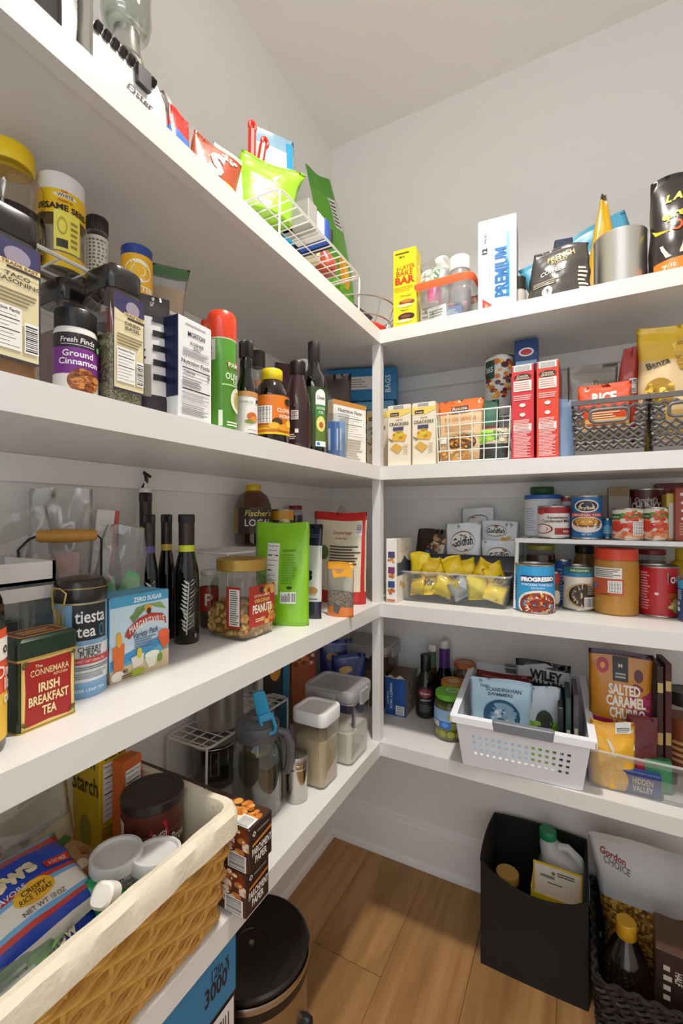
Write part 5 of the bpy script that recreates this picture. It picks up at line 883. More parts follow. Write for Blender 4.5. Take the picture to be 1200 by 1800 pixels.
bcan('chili_can', 'blue chili can with a picture of a full bowl', 1003, 1059, .118, 871, ZR, '#1f6aa8', [('e', .5, .78, .30, .16, '#f0e6cc'), ('e', .5, .78, .26, .13, '#2a2c4a'), ('p', [(.3, .76), (.4, .86), (.5, .80), (.6, .88), (.7, .76)], '#e8c23a'), ('t', 'Skyline', .5, .74, .08, '#f4e0b0', {'w': .4}), ('r', .06, .51, .94, .61, '#c03a34'), ('t', 'ORIGINAL CHILI', .5, .56, .055, '#f6ece0', {'w': .74}), ('e', .5, .32, .42, .20, '#ece2d4'), ('e', .5, .37, .36, .12, '#8a4a20'), ('e', .5, .39, .28, .09, '#e6a624'), ('t', 'NET WT', .5, .08, .04, '#dfe8f0')])
bcan('small_can', 'very small blue can between chili and tomato cans', 1057, 1078, .145, 911, ZR, '#2f86c0', [('e', .5, .5, .3, .2, '#7ec4e0'), ('l', .2, .2, .8, .4, 2, '#e0eef4')])
TM = [('r', -.3, .70, 1.3, .86, '#3f7a44'), ('d', .3, .62, 1.1, 1.0, 14, .006, ['#d8502c', '#e8703a', '#5f9a3a']), ('r', .0, .66, .34, .84, '#2f6a3c'), ('t', 'ORGANIC', .17, .75, .05, '#e6f0e0', {'w': .3}), ('d', .02, .24, .98, .66, 26, .007, ['#d8402a', '#e4603a', '#c03424', '#e88a50']), ('e', .2, .42, .18, .18, '#d0382a'), ('d', 0, .02, 1, .22, 26, .005, ['#e09060', '#d86a40', '#f0c8a0'])]
bcan('tomato_can', 'diced tomato can with barcode nearest the blue chili can', 1075, 1131, .105, 893, ZR, '#e6dfd2', TM+[('C', .62, .12, .92, .60)], group='tomato cans')
bcan('tomato_can', 'diced tomato can with a large tomato beside the box', 1128, 1174, .108, 891, ZR, '#e6dfd2', TM, .1, group='tomato cans')
p, H = bcyl(922, 986, .20, 869, ZR)
jar('powder_tub', 'white tub with a bright blue lid on the riser', 'tub', (p[0], p[1], ZR), FC(p), p[2], H, '#2a62b8', .01, p[2]*1.04, mat('#dfe4ea', .35), neck=.96, sh=.03, ridged=False, band=(.05, .85, '#e2e6ec'), f=[('t', 'K', .55, .62, .22, '#2f86c0', {'b': .05}), ('t', 'C', .72, .40, .22, '#2f86c0', {'b': .05}), ('e', .75, .78, .12, .10, '#2f62b0'), ('l', .1, .1, .35, .8, 10, '#a8b8d0'), ('e', .6, .12, .1, .08, '#b8c4d4')])
p, H = bcyl(931, 974, .265, 855, ZR); jar('herb_jar', 'glass jar with dark green lid behind the white tub', 'jar', (p[0], p[1], ZR), FC(p), p[2], H, '#2f6a34', .02, p[2]*.98, CLEAR, (mat('#6a7a5a', .6), .9))
p, H = bcyl(986, 1006, .20, 872, ZR); can('small_can', 'red and white can half hidden behind blue chili can', 'can', (p[0], p[1], ZR), FC(p), p[2], H, '#a83040', [('r', -.3, .6, 1.3, .9, '#e0dcd8')])
bcan('soup_can', 'dark maroon chunky soup can behind the tomato cans', 1103, 1169, .215, 859, ZR, '#5a1a1c', [('p', [(.12, .58), (.5, .50), (.88, .58), (.88, .86), (.5, .95), (.12, .86)], '#d8cfc8'), ('p', [(.15, .60), (.5, .53), (.85, .60), (.85, .845), (.5, .925), (.15, .845)], '#5a1a1c'), ('t', "Campbell's", .5, .80, .09, '#e6dcd4', {'w': .46, 'i': .2}), ('t', 'CHUNKY', .5, .66, .16, '#ece6de', {'w': .62, 'b': .04})])
p = BP(1086, .205); carton('mix_box', 'tan and brown box behind the first tomato can', 'box', (p[0], p[1], ZR), 0, .043, .04, ZV(p, 857)-ZR, '#9c9184', '#7a6a4a', f=[('r', 0, .82, 1, 1, '#8a6a2c')])
p = BP(1178, .13); carton('mix_box', 'slim yellow and white edged box beside the tomato cans', 'box', (p[0], p[1]+.03, ZR), 0, .016, .07, ZV(p, 868)-ZR, '#e0c24a', f=[('r', .3, .05, .95, .8, '#eeeae2')])
a, b = BP(1186, .105), BP(1262, .105); carton('mix_box', 'rust brown box with white dots at the picture edge', 'box', ((a[0]+b[0])/2, YF+.105+.03, ZR), 0, b[0]-a[0], .06, ZV(a, 858)-ZR, '#9a3f24', f=[('e', .17, .88, .06, .03, '#e8d8c8'), ('e', .2, .72, .06, .03, '#e8d8c8'), ('e', .2, .57, .06, .03, '#e8d8c8'), ('e', .2, .42, .06, .03, '#e8d8c8'), ('l', .1, .1, .5, .35, 5, '#c88a6a')])
p = BP(1190, .24); carton('mix_box', 'dark red box standing at the back of the riser', 'box', (p[0], p[1], ZR), 0, .09, .03, ZV(p, 850)-ZR, '#6a1f1c', f=[('l', .1, .8, .6, .9, 2, '#a84a3a')])
# under the riser
bcan('soup_can', 'blue chicken tortilla soup can with red soup picture', 905, 975, .092, 992, Z3, '#2a9ad2', [('t', 'PROGRESSO', .56, .72, .085, '#f4f4f4', {'w': .66, 'b': .05, 'r': .03}), ('r', .22, .65, .9, .795, '#33306a'), ('t', 'PROGRESSO', .56, .722, .09, '#f6f6f6', {'w': .62, 'b': .05, 'r': .03}), ('t', 'CHICKEN TORTILLA', .56, .60, .05, '#e6f2fa', {'w': .62}), ('t', 'FLAVOR SOUP', .56, .53, .03, '#e6f2fa'), ('e', .58, .16, .42, .32, '#e6dccb'), ('e', .58, .15, .37, .28, '#8a2f1c'), ('d', .24, .0, .92, .4, 60, .003, ['#c8542a', '#d8902c', '#6a1f14', '#e8b83a', '#a03a20']), ('l', .04, .2, .12, .8, 9, '#2a5a9a')], W=None)
p, H = bcyl(958, 984, .15, 1005, Z3); can('soup_can', 'red and dark can tucked just behind the blue soup can', 'can', (p[0], p[1], Z3), FC(p), p[2], H, '#5a4a40', [('r', -.3, .7, 1.3, 1, '#b02c2a'), ('e', .7, .3, .3, .2, '#d8c8b0')])
p, H = bcyl(925, 976, .215, 958, Z3); jar('salsa_jar', 'dark salsa jar with an olive coloured lid behind soup can', 'jar', (p[0], p[1], Z3), FC(p), p[2], H, '#9a962a', .012, p[2]*.98, CLEAR, (mat('#4a1c14', .3), 1), neck=.9, sh=.1, ridged=False)
bcan('small_can', 'dark blue can between soup and black bean cans', 976, 1004, .185, 984, Z3, '#22509a', [('l', .1, .1, .9, .85, 10, '#7aa4d4')])
bcan('bean_can', 'black bean can with blue and green label', 988, 1044, .165, 995, Z3, '#e4d8c4', [('r', -.3, .78, 1.3, 1, '#2f7fa8'), ('p', [(-.2, .78), (1.2, .70), (1.2, .78)], '#2f7fa8'), ('r', .24, .88, .84, 1, '#2f6a3c'), ('t', 'ORGANIC', .54, .94, .05, '#e4f0e0', {'w': .46}), ('e', .60, .34, .40, .30, '#c9a87a'), ('e', .62, .34, .34, .27, '#3a2a22'), ('d', .3, .08, .94, .6, 46, .0032, ['#201614', '#4a3a32', '#5a463a', '#2c201c']), ('c', .64, .03, .98, .30), ('l', .72, .36, .98, .64, 7, '#a89a84'), ('r', .0, .56, .14, .62, '#4a4a50')])
p, H = bcyl(1006, 1048, .262, 959, Z3); jar('mustard_jar', 'brown mustard jar with black lid behind the bean can', 'jar', (p[0], p[1], Z3), FC(p), p[2], H, '#2a2622', .02, p[2]*.8, mat('#8a6420', .3), neck=.7, sh=.25)
p, H = bcyl(1043, 1123, .155, 964, Z3)
jar('peanut_butter_jar', 'large peanut butter jar with a red lid', 'jar', (p[0], p[1], Z3), FC(p), p[2], H, '#d8442a', .026, p[2]*.98, mat('#b57f2c', .28, 0, .3), neck=.94, sh=.05, ridged=False, band=(.30, .72, '#b57f2c'), W=p[2]*2.2, f=[('r', -.05, .60, .62, .98, '#ece6da'), ('l', 0, .63, .6, .95, 5, '#77706a'), ('r', -.08, 0, .66, .58, '#bf5430'), ('C', .34, .10, .62, .52), ('p', [(.7, .92), (1.05, .82), (1.05, .79), (.7, .89)], '#3a2a1c'), ('p', [(-.1, 1.04), (.2, 1.0), (.2, .985), (-.1, 1.02)], '#3a2a1c'), ('e', 0, .3, .06, .08, '#3a86c4'), ('e', .3, -.01, .12, .05, '#4a3018')])
p, H = bcyl(1120, 1171, .262, 966, Z3); jar('relish_jar', 'clear jar with a dark red lid behind the red soup can', 'jar', (p[0], p[1], Z3), FC(p), p[2], H, '#8f1f22', .012, p[2]*1.0, CLEAR, (mat('#8a8068', .4), 1), f=[('e', .5, .5, .2, .2, '#55703c')], ridged=False)
bcan('soup_can', 'red chunky soup can beside the peanut butter jar', 1123, 1194, .175, 995, Z3, '#b81f26', [('l', .06, .1, .34, .92, 14, '#e0989a'), ('p', [(.66, .68), (.95, .62), (1.25, .68), (1.25, .92), (.95, .98), (.66, .92)], '#efe8e4'), ('p', [(.68, .70), (.95, .645), (1.23, .70), (1.23, .90), (.95, .96), (.68, .90)], '#2a2024'), ('t', 'CHUNKY', .95, .76, .12, '#f2ece6', {'w': .48, 'b': .04}), ('p', [(.60, .52), (1.1, .54), (1.1, .30), (.72, .28)], '#e0a848'), ('d', .66, .02, 1.15, .34, 24, .007, ['#d8c88a', '#c4b060', '#a8b060', '#e6d8a8']), ('l', .66, .38, 1.0, .48, 3, '#b07a2a'), ('e', .46, .46, .04, .03, '#f0d8d8')])
p = BP(1197, .255); bottle('mustard_bottle', 'yellow mustard bottle at the edge of the picture', 'bottle', (p[0], p[1], Z3), 0, [(.028, 0), (.03, .004), (.03, .09), (.02, .115), (.012, .12)], mat('#d8b01c', .35), (.012, .118, .03), '#d8b01c')
p, H = bcyl(1191, 1262, .13, 1018, Z3); can('soup_can', 'blue soup can cut off by the picture edge', 'can', (p[0], p[1], Z3), FC(p), p[2], H, '#2c4f86', [('r', -.4, .78, 1.3, 1, '#3aa8d8'), ('e', .05, .25, .07, .06, '#dfe6ee'), ('e', .05, .4, .06, .05, '#dfe6ee'), ('l', .0, .5, .2, .75, 5, '#b8cce4')])
# ---------------------------------------------------------------- lowest shelf, left run
def ringpts(x0, x1, y0, y1, n, c=.02):
    P = []
    for cx, cy, a0 in ((x1-c, y1-c, 0), (x0+c, y1-c, 90), (x0+c, y0+c, 180), (x1-c, y0+c, 270)):
        for i in range(4): a = math.radians(a0+30*i); P.append((cx+c*math.cos(a), cy+c*math.sin(a)))
    out = []; P.append(P[0]); L = [0]
    for i in range(len(P)-1): L.append(L[-1]+math.dist(P[i], P[i+1]))
    for k in range(n):
        s = L[-1]*k/n; i = max(j for j in range(len(P)-1) if L[j] <= s); f = (s-L[i])/max(1e-9, L[i+1]-L[i])
        a, b = P[i], P[i+1]; t = ((b[0]-a[0])/max(1e-9, math.dist(a, b)), (b[1]-a[1])/max(1e-9, math.dist(a, b)))
        out.append((a[0]+(b[0]-a[0])*f, a[1]+(b[1]-a[1])*f, t[1], -t[0], s))
    return out, L[-1]
WK = [mat('#cf9c48', .5, 0, .15, .3, 220, .18), mat('#bd893a', .5, 0, .15, .3, 220, .18), mat('#dcab58', .5, 0, .15, .3, 220, .18)]
BK = mat('#1c1a1a', .45, 0, .2, .3, 200, .2)
def wicker(name, label, xr, yr, z0, H, flare, rows, rad, lam, mats, n, amp=.0032, cat='basket'):
    (x0, x1), (y0, y1) = xr, yr
    o = thing(name, label, cat, ((x0+x1)/2, (y0+y1)/2, z0)); ox, oy = o.location.x, o.location.y
    fl = flare
    MB().box(x0+fl-ox, x1-fl-ox, y0+fl-oy, y1-fl-oy, .001, .006, mats[0]).build('basket_floor', o, False)
    for r in range(rows):
        t = r/(rows-1); e = fl*(1-t); pts, L = ringpts(x0+e, x1-e, y0+e*.4, y1-e*.4, n, .013); k = round(L/lam); ph = r*1.15
        path = [(x+nx*amp*math.sin(2*math.pi*k*s/L+ph)-ox, y+ny*amp*math.sin(2*math.pi*k*s/L+ph)-oy, .006+(H-.012)*t+.0012*math.cos(2*math.pi*k*s/L+ph)) for x, y, nx, ny, s in pts]
        MB().tube(path, rad, mats[r % len(mats)], 5, True).build('wicker_strand', o)
    pts, L = ringpts(x0+fl, x1-fl, y0+fl, y1-fl, max(12, round(L/lam)), .025); top, _ = ringpts(x0, x1, y0, y1, len(pts), .025)
    for a, b in zip(pts, top): MB().tube([(a[0]-a[2]*.001-ox, a[1]-a[3]*.001-oy, .004), (b[0]-b[2]*.001-ox, b[1]-b[3]*.001-oy, H-.003)], rad*1.2, mats[0], 5).build('wicker_stake', o)
    return o
BX, BY, BH = (-.728, -.432), (-.06, .494), .166
bk = wicker('wicker_basket', 'golden wicker basket with a cream cloth liner', BX, BY, Z4, BH, .022, 28, .0032, .054, WK, 200, .0034)
ox, oy = bk.location.x, bk.location.y; CLOTH = mat('#e4d9c0', .9, 0, 0, .5, 160)
R = []
for e, z in ((.011, BH-.029), (.0115, BH-.016), (.010, BH-.001), (.003, BH+.006), (-.006, BH+.004), (-.012, BH-.010), (-.020, BH*.5), (-.032, .012), (-.06, .010)):
    pts, L = ringpts(BX[0]-min(e, .011), BX[1]+min(e, .011), BY[0]-e, BY[1]+max(-.012, min(e, .004)), 160, .018)
    R.append([(x-ox+nx*.002*noise.noise(Vector((s*30, z*60, 1))), y-oy+ny*.002*noise.noise(Vector((s*30, z*60, 2))), z+.0025*noise.noise(Vector((s*22, z*30, 5)))) for x, y, nx, ny, s in pts])
MB().rings(R, CLOTH, False, True).build('cloth_liner', bk)
FZ = Z4+.014
# in the basket
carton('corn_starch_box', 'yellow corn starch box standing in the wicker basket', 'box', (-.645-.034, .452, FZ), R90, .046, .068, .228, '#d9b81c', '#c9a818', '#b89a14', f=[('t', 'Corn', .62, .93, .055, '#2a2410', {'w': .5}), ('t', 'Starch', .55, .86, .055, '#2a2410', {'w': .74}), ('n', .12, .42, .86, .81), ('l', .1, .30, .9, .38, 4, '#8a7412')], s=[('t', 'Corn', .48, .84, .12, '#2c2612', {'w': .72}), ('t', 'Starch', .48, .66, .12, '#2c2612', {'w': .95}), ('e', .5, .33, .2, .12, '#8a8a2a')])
carton('seasoning_box', 'small orange box behind the corn starch in the basket', 'box', (-.625, .462, FZ), R90+.1, .036, .024, .19, '#d0662a', f=[('n', .1, .5, .9, .93)])
p = (-.547, .446); r = .0415; H = ZV(p, 1392)-FZ
o = can('coffee_can', 'dark brown coffee can with black lid in the basket', 'canister', (p[0], p[1], FZ), FC(p)-.15, r, H, '#5a2a20', [('r', -.42, .18, .12, .88, '#e4dfd8'), ('l', -.36, .72, .08, .84, 3, '#6a625a'), ('e', -.06, .60, .12, .08, '#2f93c4'), ('l', -.3, .25, .05, .45, 5, '#9a938a'), ('p', [(.52, .82), (.74, .90), (.80, .70), (.58, .62)], '#b8283a'), ('t', 'Betty', .66, .79, .06, '#f0dcd8', {'r': .3, 'w': .18}), ('t', 'Crocker', .68, .72, .05, '#f0dcd8', {'r': .3, 'w': .2}), ('t', 'Brow', .95, .70, .10, '#efe6da', {'w': .26}), ('p', [(.5, .46), (.92, .54), (.9, .46), (.56, .40)], '#d8d0c8'), ('p', [(.36, .28), (.95, .42), (.95, .40), (.36, .26)], '#c9bdb2'), ('r', .12, .78, 1.3, .79, '#7a5a50'), ('r', .62, .10, .72, .20, '#e6dfd4')], W=r*2.4)
add_lid(o, r*1.05, H-.010, .014, '#2a2220', 'plastic_lid', False, .3)
def tub(lab, x, y, r, z, tilt):
    H = .062; o = thing('frosting_tub', lab, 'tub', (x, y, z-H), FC((x, y)), 'white lidded tubs', tilt)
    MB().lathe([(r*.66, 0), (r*.69, .003), (r*.93, H-.012)], mat('#e2e0de', .4), 32).build('tub_body', o)
    MB().lathe([(r*.97, H-.016), (r, H-.015), (r, H-.003), (r*.97, H), (r*.86, H), (r*.83, H-.004), (r*.02, H-.004)], mat('#d6d5d2', .3, 0, .3), 40, False, True).build('tub_lid', o)
    deco(o, Cyl(r*.80, H*.4, H*.40, r*2.2, 0, 1, r*.925), [('r', -.3, 0, 1.3, 1, '#e8e6e2'), ('t', 'Nutrition', .35, .78, .16, '#2a3a8a', {'w': .5}), ('l', .05, .1, .9, .65, 6, '#33405e')])
tub('white round tub with clear lid beside the coffee can', -.513, .364, .0310, .698, (0, 0)); tub('white round tub with clear lid nearest the basket rim', -.4715, .388, .0305, .694, (-.08, .03))
def lay(nm, lab, x, y, z, rz, tx, W, H, T, zones, f, ty=0., **k): return pouch(nm, lab, 'bag', (x, y, z), rz, W, H, T, zones, f, tilt=(tx, ty), **k)
p = (-.50, .305)
MW = mat('#efe9df', .5, 0, .3, .2, 30)
lay('marshmallow_bag', 'blue and white marshmallow bag lying face up in the basket', -.492, .262, .664, R90+.10, math.radians(-62), .165, .112, .05, [(.10, MW), (.17, '#1c46b8'), (.21, '#c93a2c'), (.25, '#6fb0e0'), (.44, MW), (.48, '#7ab4e4'), (.53, '#c93a2c'), (.88, '#1c46b8'), (.94, '#c93a2c'), (1, '#7ab4e4')],
    [('t', 'Mallows', .40, .70, .19, '#f0e2b8', {'b': .05, 'w': .60, 'r': .06}), ('t', 'NATURAL FLAVORS', .34, .535, .05, '#c9dcf4', {'w': .46}), ('e', .60, .44, .14, .10, '#e8b428'), ('t', 'CRISPY', .60, .465, .045, '#4a3410', {'w': .17}), ('t', 'RICE TREAT', .60, .41, .045, '#4a3410', {'w': .22}), ('p', [(.74, .66), (.95, .66), (.95, .57), (.74, .58)], '#c8321f'), ('t', 'A FAT FREE', .845, .615, .04, '#f4e4d8', {'w': .15}), ('t', 'NET WT 10 OZ', .62, .30, .045, '#6a625c', {'w': .3})], gus=0, botseal=.02, seal=.03, seed=201, wr=1.2)
for i, (x_, y_, z_) in enumerate(((-.474, .330, .684),)):
    q = MB().rloft([(0, .020, .020, .006), (.003, .026, .026, .010), (.020, .026, .026, .010), (.023, .020, .020, .006)], mat('#f3ece0', .7)).build('marshmallow'); q.location = (x_, y_, z_); q.rotation_euler = (.9, .4*i, .3)
    tag(q, ['white marshmallow at the end of the blue bag', 'white marshmallow behind the blue bag top'][i], 'marshmallow', 'loose marshmallows')
lay('marshmallow_bag', 'second marshmallow bag with blue label near the basket rim', -.487, .262, .640, R90+.12, math.radians(-50), .17, .085, .04, [(.35, '#1c46b8'), (.5, '#c93a2c'), (.6, '#7ab4e4'), (1, MW)], [('t', 'marshmallow', .45, .22, .16, '#efe4c4', {'w': .6, 'b': .03})], gus=0, botseal=.02, seal=.03, seed=203, wr=1.3)
lay('zip_bag', 'clear green tinted bag along the near basket rim', -.470, .225, .634, R90+.1, math.radians(-45), .19, .075, .03, [(1, glass('#bfd8c0', .12, 1, .15))], [('p', [(.6, .35), (.9, .5), (.92, .85), (.7, .8)], '#8fbf7a'), ('l', .2, .2, .7, .6, 4, '#8a938a')], gus=0, botseal=.02, seed=205, wr=1.6)
lay('spice_packet', 'bright green packet corner poking out by the basket rim', -.478, .345, .640, R90, math.radians(-40), .045, .06, .02, [(1, '#1f9a5a')], [], gus=0, botseal=.05, seed=206)
o, sf = lay('zip_bag', 'zip bag of brown crumbs with a green zipper in the basket', -.495, .372, .622, R90+.55, math.radians(-58), .10, .135, .05, [(.85, mat('#a87f56', .5, 0, .5, .5, 45)), (.93, FILM), (1, '#3f8a3a')], [('d', .1, .1, .9, .75, 40, .008, ['#a8743c', '#8a5a2c', '#c49a68', '#d8c4a8']), ('r', .0, .88, 1, .96, '#2f7a2e')], gus=0, botseal=.02, seed=207, wr=1.5)
lay('flour_bag', 'crumpled clear bag of beige flour behind the marshmallow bag', -.600, .315, .60, R90, math.radians(-18), .13, .155, .07, [(.7, mat('#a89878', .4, 0, .5, .5, 40)), (1, FILM)], [], seed=209, wr=2)
lay('snack_bag', 'yellow snack bag in the near corner of the basket', -.565, .205, .635, R90, math.radians(-50), .13, .10, .05, [(1, '#d8a81c')], [('e', .35, .5, .10, .18, '#2a2620'), ('t', 'b', .35, .5, .2, '#e8d8a0'), ('p', [(.6, .1), (.9, .15), (.85, .5), (.65, .4)], '#c84a34')], gus=0, botseal=.04, seed=211, wr=1.2)
lay('zip_bag', 'zip bag with a red zipper strip beside the flour bag', -.560, .262, .65, R90+.3, math.radians(-45), .10, .09, .03, [(.85, FILM), (1, '#b8242a')], [('p', [(.1, .1), (.8, .1), (.7, .5), (.3, .5)], '#b06a5a')], gus=0, botseal=.04, seed=213, wr=1.2)
# parchment boxes
def parch(lab, z, dx):
    Wb, Db, Hb = .054, .30, .065
    o = carton('parchment_box', lab, 'box', (-.420-Db/2+dx, .529, z), R90, Wb, Db, Hb, '#33211c', '#5a3020', '#4a2c20', group='parchment paper boxes', flap=False, f=[('p', [(.12, .83), (.20, .90), (.28, .83), (.20, .76)], '#e6ddd4'), ('p', [(.16, .83), (.20, .865), (.24, .83), (.20, .795)], '#33211c'), ('l', .33, .80, .85, .87, 1, '#9a8c84'), ('p', [(.12, .62), (.95, .70), (.95, .64), (.12, .56)], '#d8862a'), ('t', 'PARCHMENT', .52, .44, .16, '#efe8e0', {'w': .84, 'b': .02}), ('t', 'PAPER', .48, .24, .16, '#efe8e0', {'w': .5, 'b': .02})])
    deco(o, plane_left(Wb, Db, Hb), [('d', .70, .25, 1.0, .98, 60, .008, ['#a8501c', '#d89a4a', '#7a3414', '#f0dcc0', '#c87a34']), ('d', .74, .3, .99, .95, 24, .003, ['#f6ece0', '#f0e0d0']), ('C', .87, .04, .985, .40)])
    deco(o, plane_top(Wb, Db, Hb), [('d', .05, .02, .95, .24, 60, .007, ['#c8702a', '#e0a04a', '#a85a20', '#f2dcbc', '#d8883a'])]+[('t', 'VEGETABLE', .70, .50, .035, '#d8c8bc', {'r': R90}), ('c', .02, .01, .45, .10)])
parch('lower parchment paper box overhanging the shelf edge', Z4+.0005, 0.); parch('upper parchment paper box stacked beside the wicker basket', Z4+.0665, .006)
# back rack
ya, yb = .6527, .9386
rack('wire_rack', 'white wire rack at the wall on the lowest shelf', (-.645-.058, (ya+yb)/2, Z4), R90, yb-ya, .116, .120, 13, k=3, splay=-.002, r=.0026)
DZ4 = Z4+.1235
p = CL(345, 428, .258); steelpot('steel_canister', 'stainless canister standing on the lowest wire rack', 'canister', (p[0], p[1], DZ4), 0, p[2], .19)
p = CL(338, 415, .262); r = p[2]
o = jar('clamp_jar', 'glass clamp lid jar under the lowest wire rack', 'jar', (p[0], p[1], Z4), FC(p), r, .108, '#8f8a84', .016, r*.98, glass('#dfe4e2', .03, 1.4), (mat('#3a2c24', .5), .7), neck=.9, sh=.1, ridged=False, f=[('r', .35, .25, .75, .6, '#1f1c1c')])
wire(o, [(-.008, -r-.003, .035), (-.008, -r-.006, .085), (.008, -r-.006, .085), (.008, -r-.003, .035)], .0014, STEEL, 'clamp_wire', True); wire(o, [(r*1.01*math.cos(t), r*1.01*math.sin(t), .088) for t in [2*math.pi*i/24 for i in range(24)]], .0014, STEEL, 'clamp_ring', True)
p = LP(489, .245); carton('cracker_box', 'dark and yellow box with letter E on the wire rack', 'box', (p[0]-.02, p[1]-.015, DZ4), FC(p)+.2, .062, .03, .185, '#2a2624', '#e8e2d8', f=[('e', .72, .35, .25, .18, '#d8921c'), ('e', .45, .62, .2, .1, '#b8741c'), ('r', 0, 0, .22, 1, '#d9d4cc'), ('t', 'E', .42, .34, .16, '#efe8dc', {'b': .04, 'r': R90})], r=[('r', 0, 0, 1, 1, '#2a7a9a')])
p = LP(515, .235); carton('cereal_box', 'teal box standing behind the pitcher near the corner', 'box', (-.70, .985, Z4), 1.0, .02, .06, .31, '#2d6f8a', '#2d6f8a')
carton('cereal_box', 'orange brown box in the dark corner of lowest shelf', 'box', (-.705, 1.07, Z4), .9, .055, .05, .255, '#a8562a', f=[('d', .1, .6, .9, .98, 20, .009, ['#d89a4a', '#7a3a1c', '#c8702c'])])
carton('cereal_box', 'red and white spotted box in the dark corner', 'box', (-.715, 1.135, Z4), .8, .04, .04, .265, '#c04a3a', f=[('d', 0, .5, 1, 1, 24, .007, ['#efe0d0', '#c83a30', '#8a2a24'])])
for i, (x, y, h) in enumerate(((-.66, 1.215, .20), (-.60, 1.185, .17))):
    pouch('cookie_bag', ['navy blue foil cookie bag at the back of the corner', 'navy blue foil cookie bag behind the large flour container'][i], 'bag', (x, y, Z4), .55, .10, h, .06, [(1, '#1c2a78')], [('e', .4, .75, .2, .06, '#d8a860'), ('e', .7, .55, .2, .06, '#c88a48'), ('l', .2, .9, .8, .95, 1, '#8a9ad8')], seed=221+i, wr=1.2)
# pitcher
p = CL(407, 497, .118); r = p[2]; H = ZV(LP(452, .118), 1258)-Z4
o = thing('glass_pitcher', 'glass pitcher with grey lid, blue spout cap and grey handle', 'pitcher', (p[0], p[1], Z4), FC(p)); GY = mat('#5f6064', .45)
PG = glass('#d3dad6', .03, 1.6)
MB().lathe([(r*.85, 0), (r*.97, .006), (r, .015), (r, H*.52), (r*.99, H*.60), (r*.93, H*.70), (r*.80, H*.77), (r*.74, H*.80)], PG, 40, True, False).build('glass_body', o)
MB().lathe([(r*.80, .004), (r*.92, .010), (r*.95, .016), (r*.95, H*.52), (r*.94, H*.6), (r*.88, H*.7), (r*.75, H*.77)], glass('#eef2f0', .03, .8), 40, True, False).build('inner_wall', o)
MB().lathe([(r*.5, .018), (r*.53, .02), (r*.53, H*.68), (r*.5, H*.69)], glass('#cfc9b4', .05, 1.0, .1), 24).build('infuser', o); MB().lathe([(r*.56, H*.62), (r*.56, H*.68)], mat('#a8904a', .35, .6), 24, False, False).build('infuser_ring', o)
add_lid(o, r*.86, H*.78, H*.16, '#5c5d62', 'lid', True); MB().lathe([(r*.78, H*.94), (r*.6, H*.985), (r*.40, H), (r*.34, H*1.04), (r*.30, H*1.04)], GY, 32).build('lid_dome', o)
BL = mat('#2f9fce', .35)
m = MB(); m.rloft([(0, .026, .006, .003), (.03, .026, .006, .003), (.058, .024, .006, .003), (.064, .018, .005, .0025)], BL); q = m.build('spout_cap', o); q.location = (r*.30, -r*.45, H*.99); q.rotation_euler = (.12, -.22, 0)
m = MB(); m.tube([(-.012, 0, .022), (-.012, 0, -.006), (-.008, 0, -.014), (.008, 0, -.014), (.012, 0, -.006), (.012, 0, .022)], .0035, BL, 6); m.box(-.012, .012, -.003, .003, .012, .024, BL); q = m.build('spout_ring', o); q.location = (r*.42, -r*.62, H*.955); q.rotation_euler = (-.15, -.3, 0)
MB().tube([(r*.70, -r*.2, H*.86), (r*1.12, -r*.25, H*.82), (r*1.28, -r*.25, H*.70), (r*1.28, -r*.25, H*.52), (r*1.16, -r*.2, H*.40), (r*.98, -r*.1, H*.38)], [.007, .008, .009, .009, .008, .006], GY, 8).build('handle', o)
p = CL(501, 541, .066); r = p[2]; H = ZV(LP(521, .05), 1335)-Z4
o = thing('metal_shaker', 'stainless sugar shaker with a perforated top', 'shaker', (p[0], p[1], Z4), FC(p)); MB().lathe([(r*.95, 0), (r, .003), (r, H*.70), (r*.93, H*.72), (r*.93, H*.74), (r, H*.76), (r, H*.80), (r*.95, H*.81)], mat('#c4c0ba', .15, 1), 36).build('shaker_body', o)
MB().lathe([(r*.98, H*.80), (r*1.0, H*.82), (r*1.0, H*.93), (r*.95, H*.965), (r*.5, H*.99), (r*.05, H)], mat('#b4b0a8', .3, 1), 36).build('shaker_lid', o)
ho = MB()
hm = MB().lathe([(.0011, 0), (.0011, .0006)], mat('#3a3834', .6), 6).mesh('lid_hole')
for k, n_ in ((.2, 5), (.4, 10), (.6, 14), (.78, 18)):
    for i in range(n_): q = link('lid_hole', hm, o); t = 2*math.pi*i/n_; q.location = (r*k*math.cos(t), r*k*math.sin(t), H*(.9985-.032*k*k))
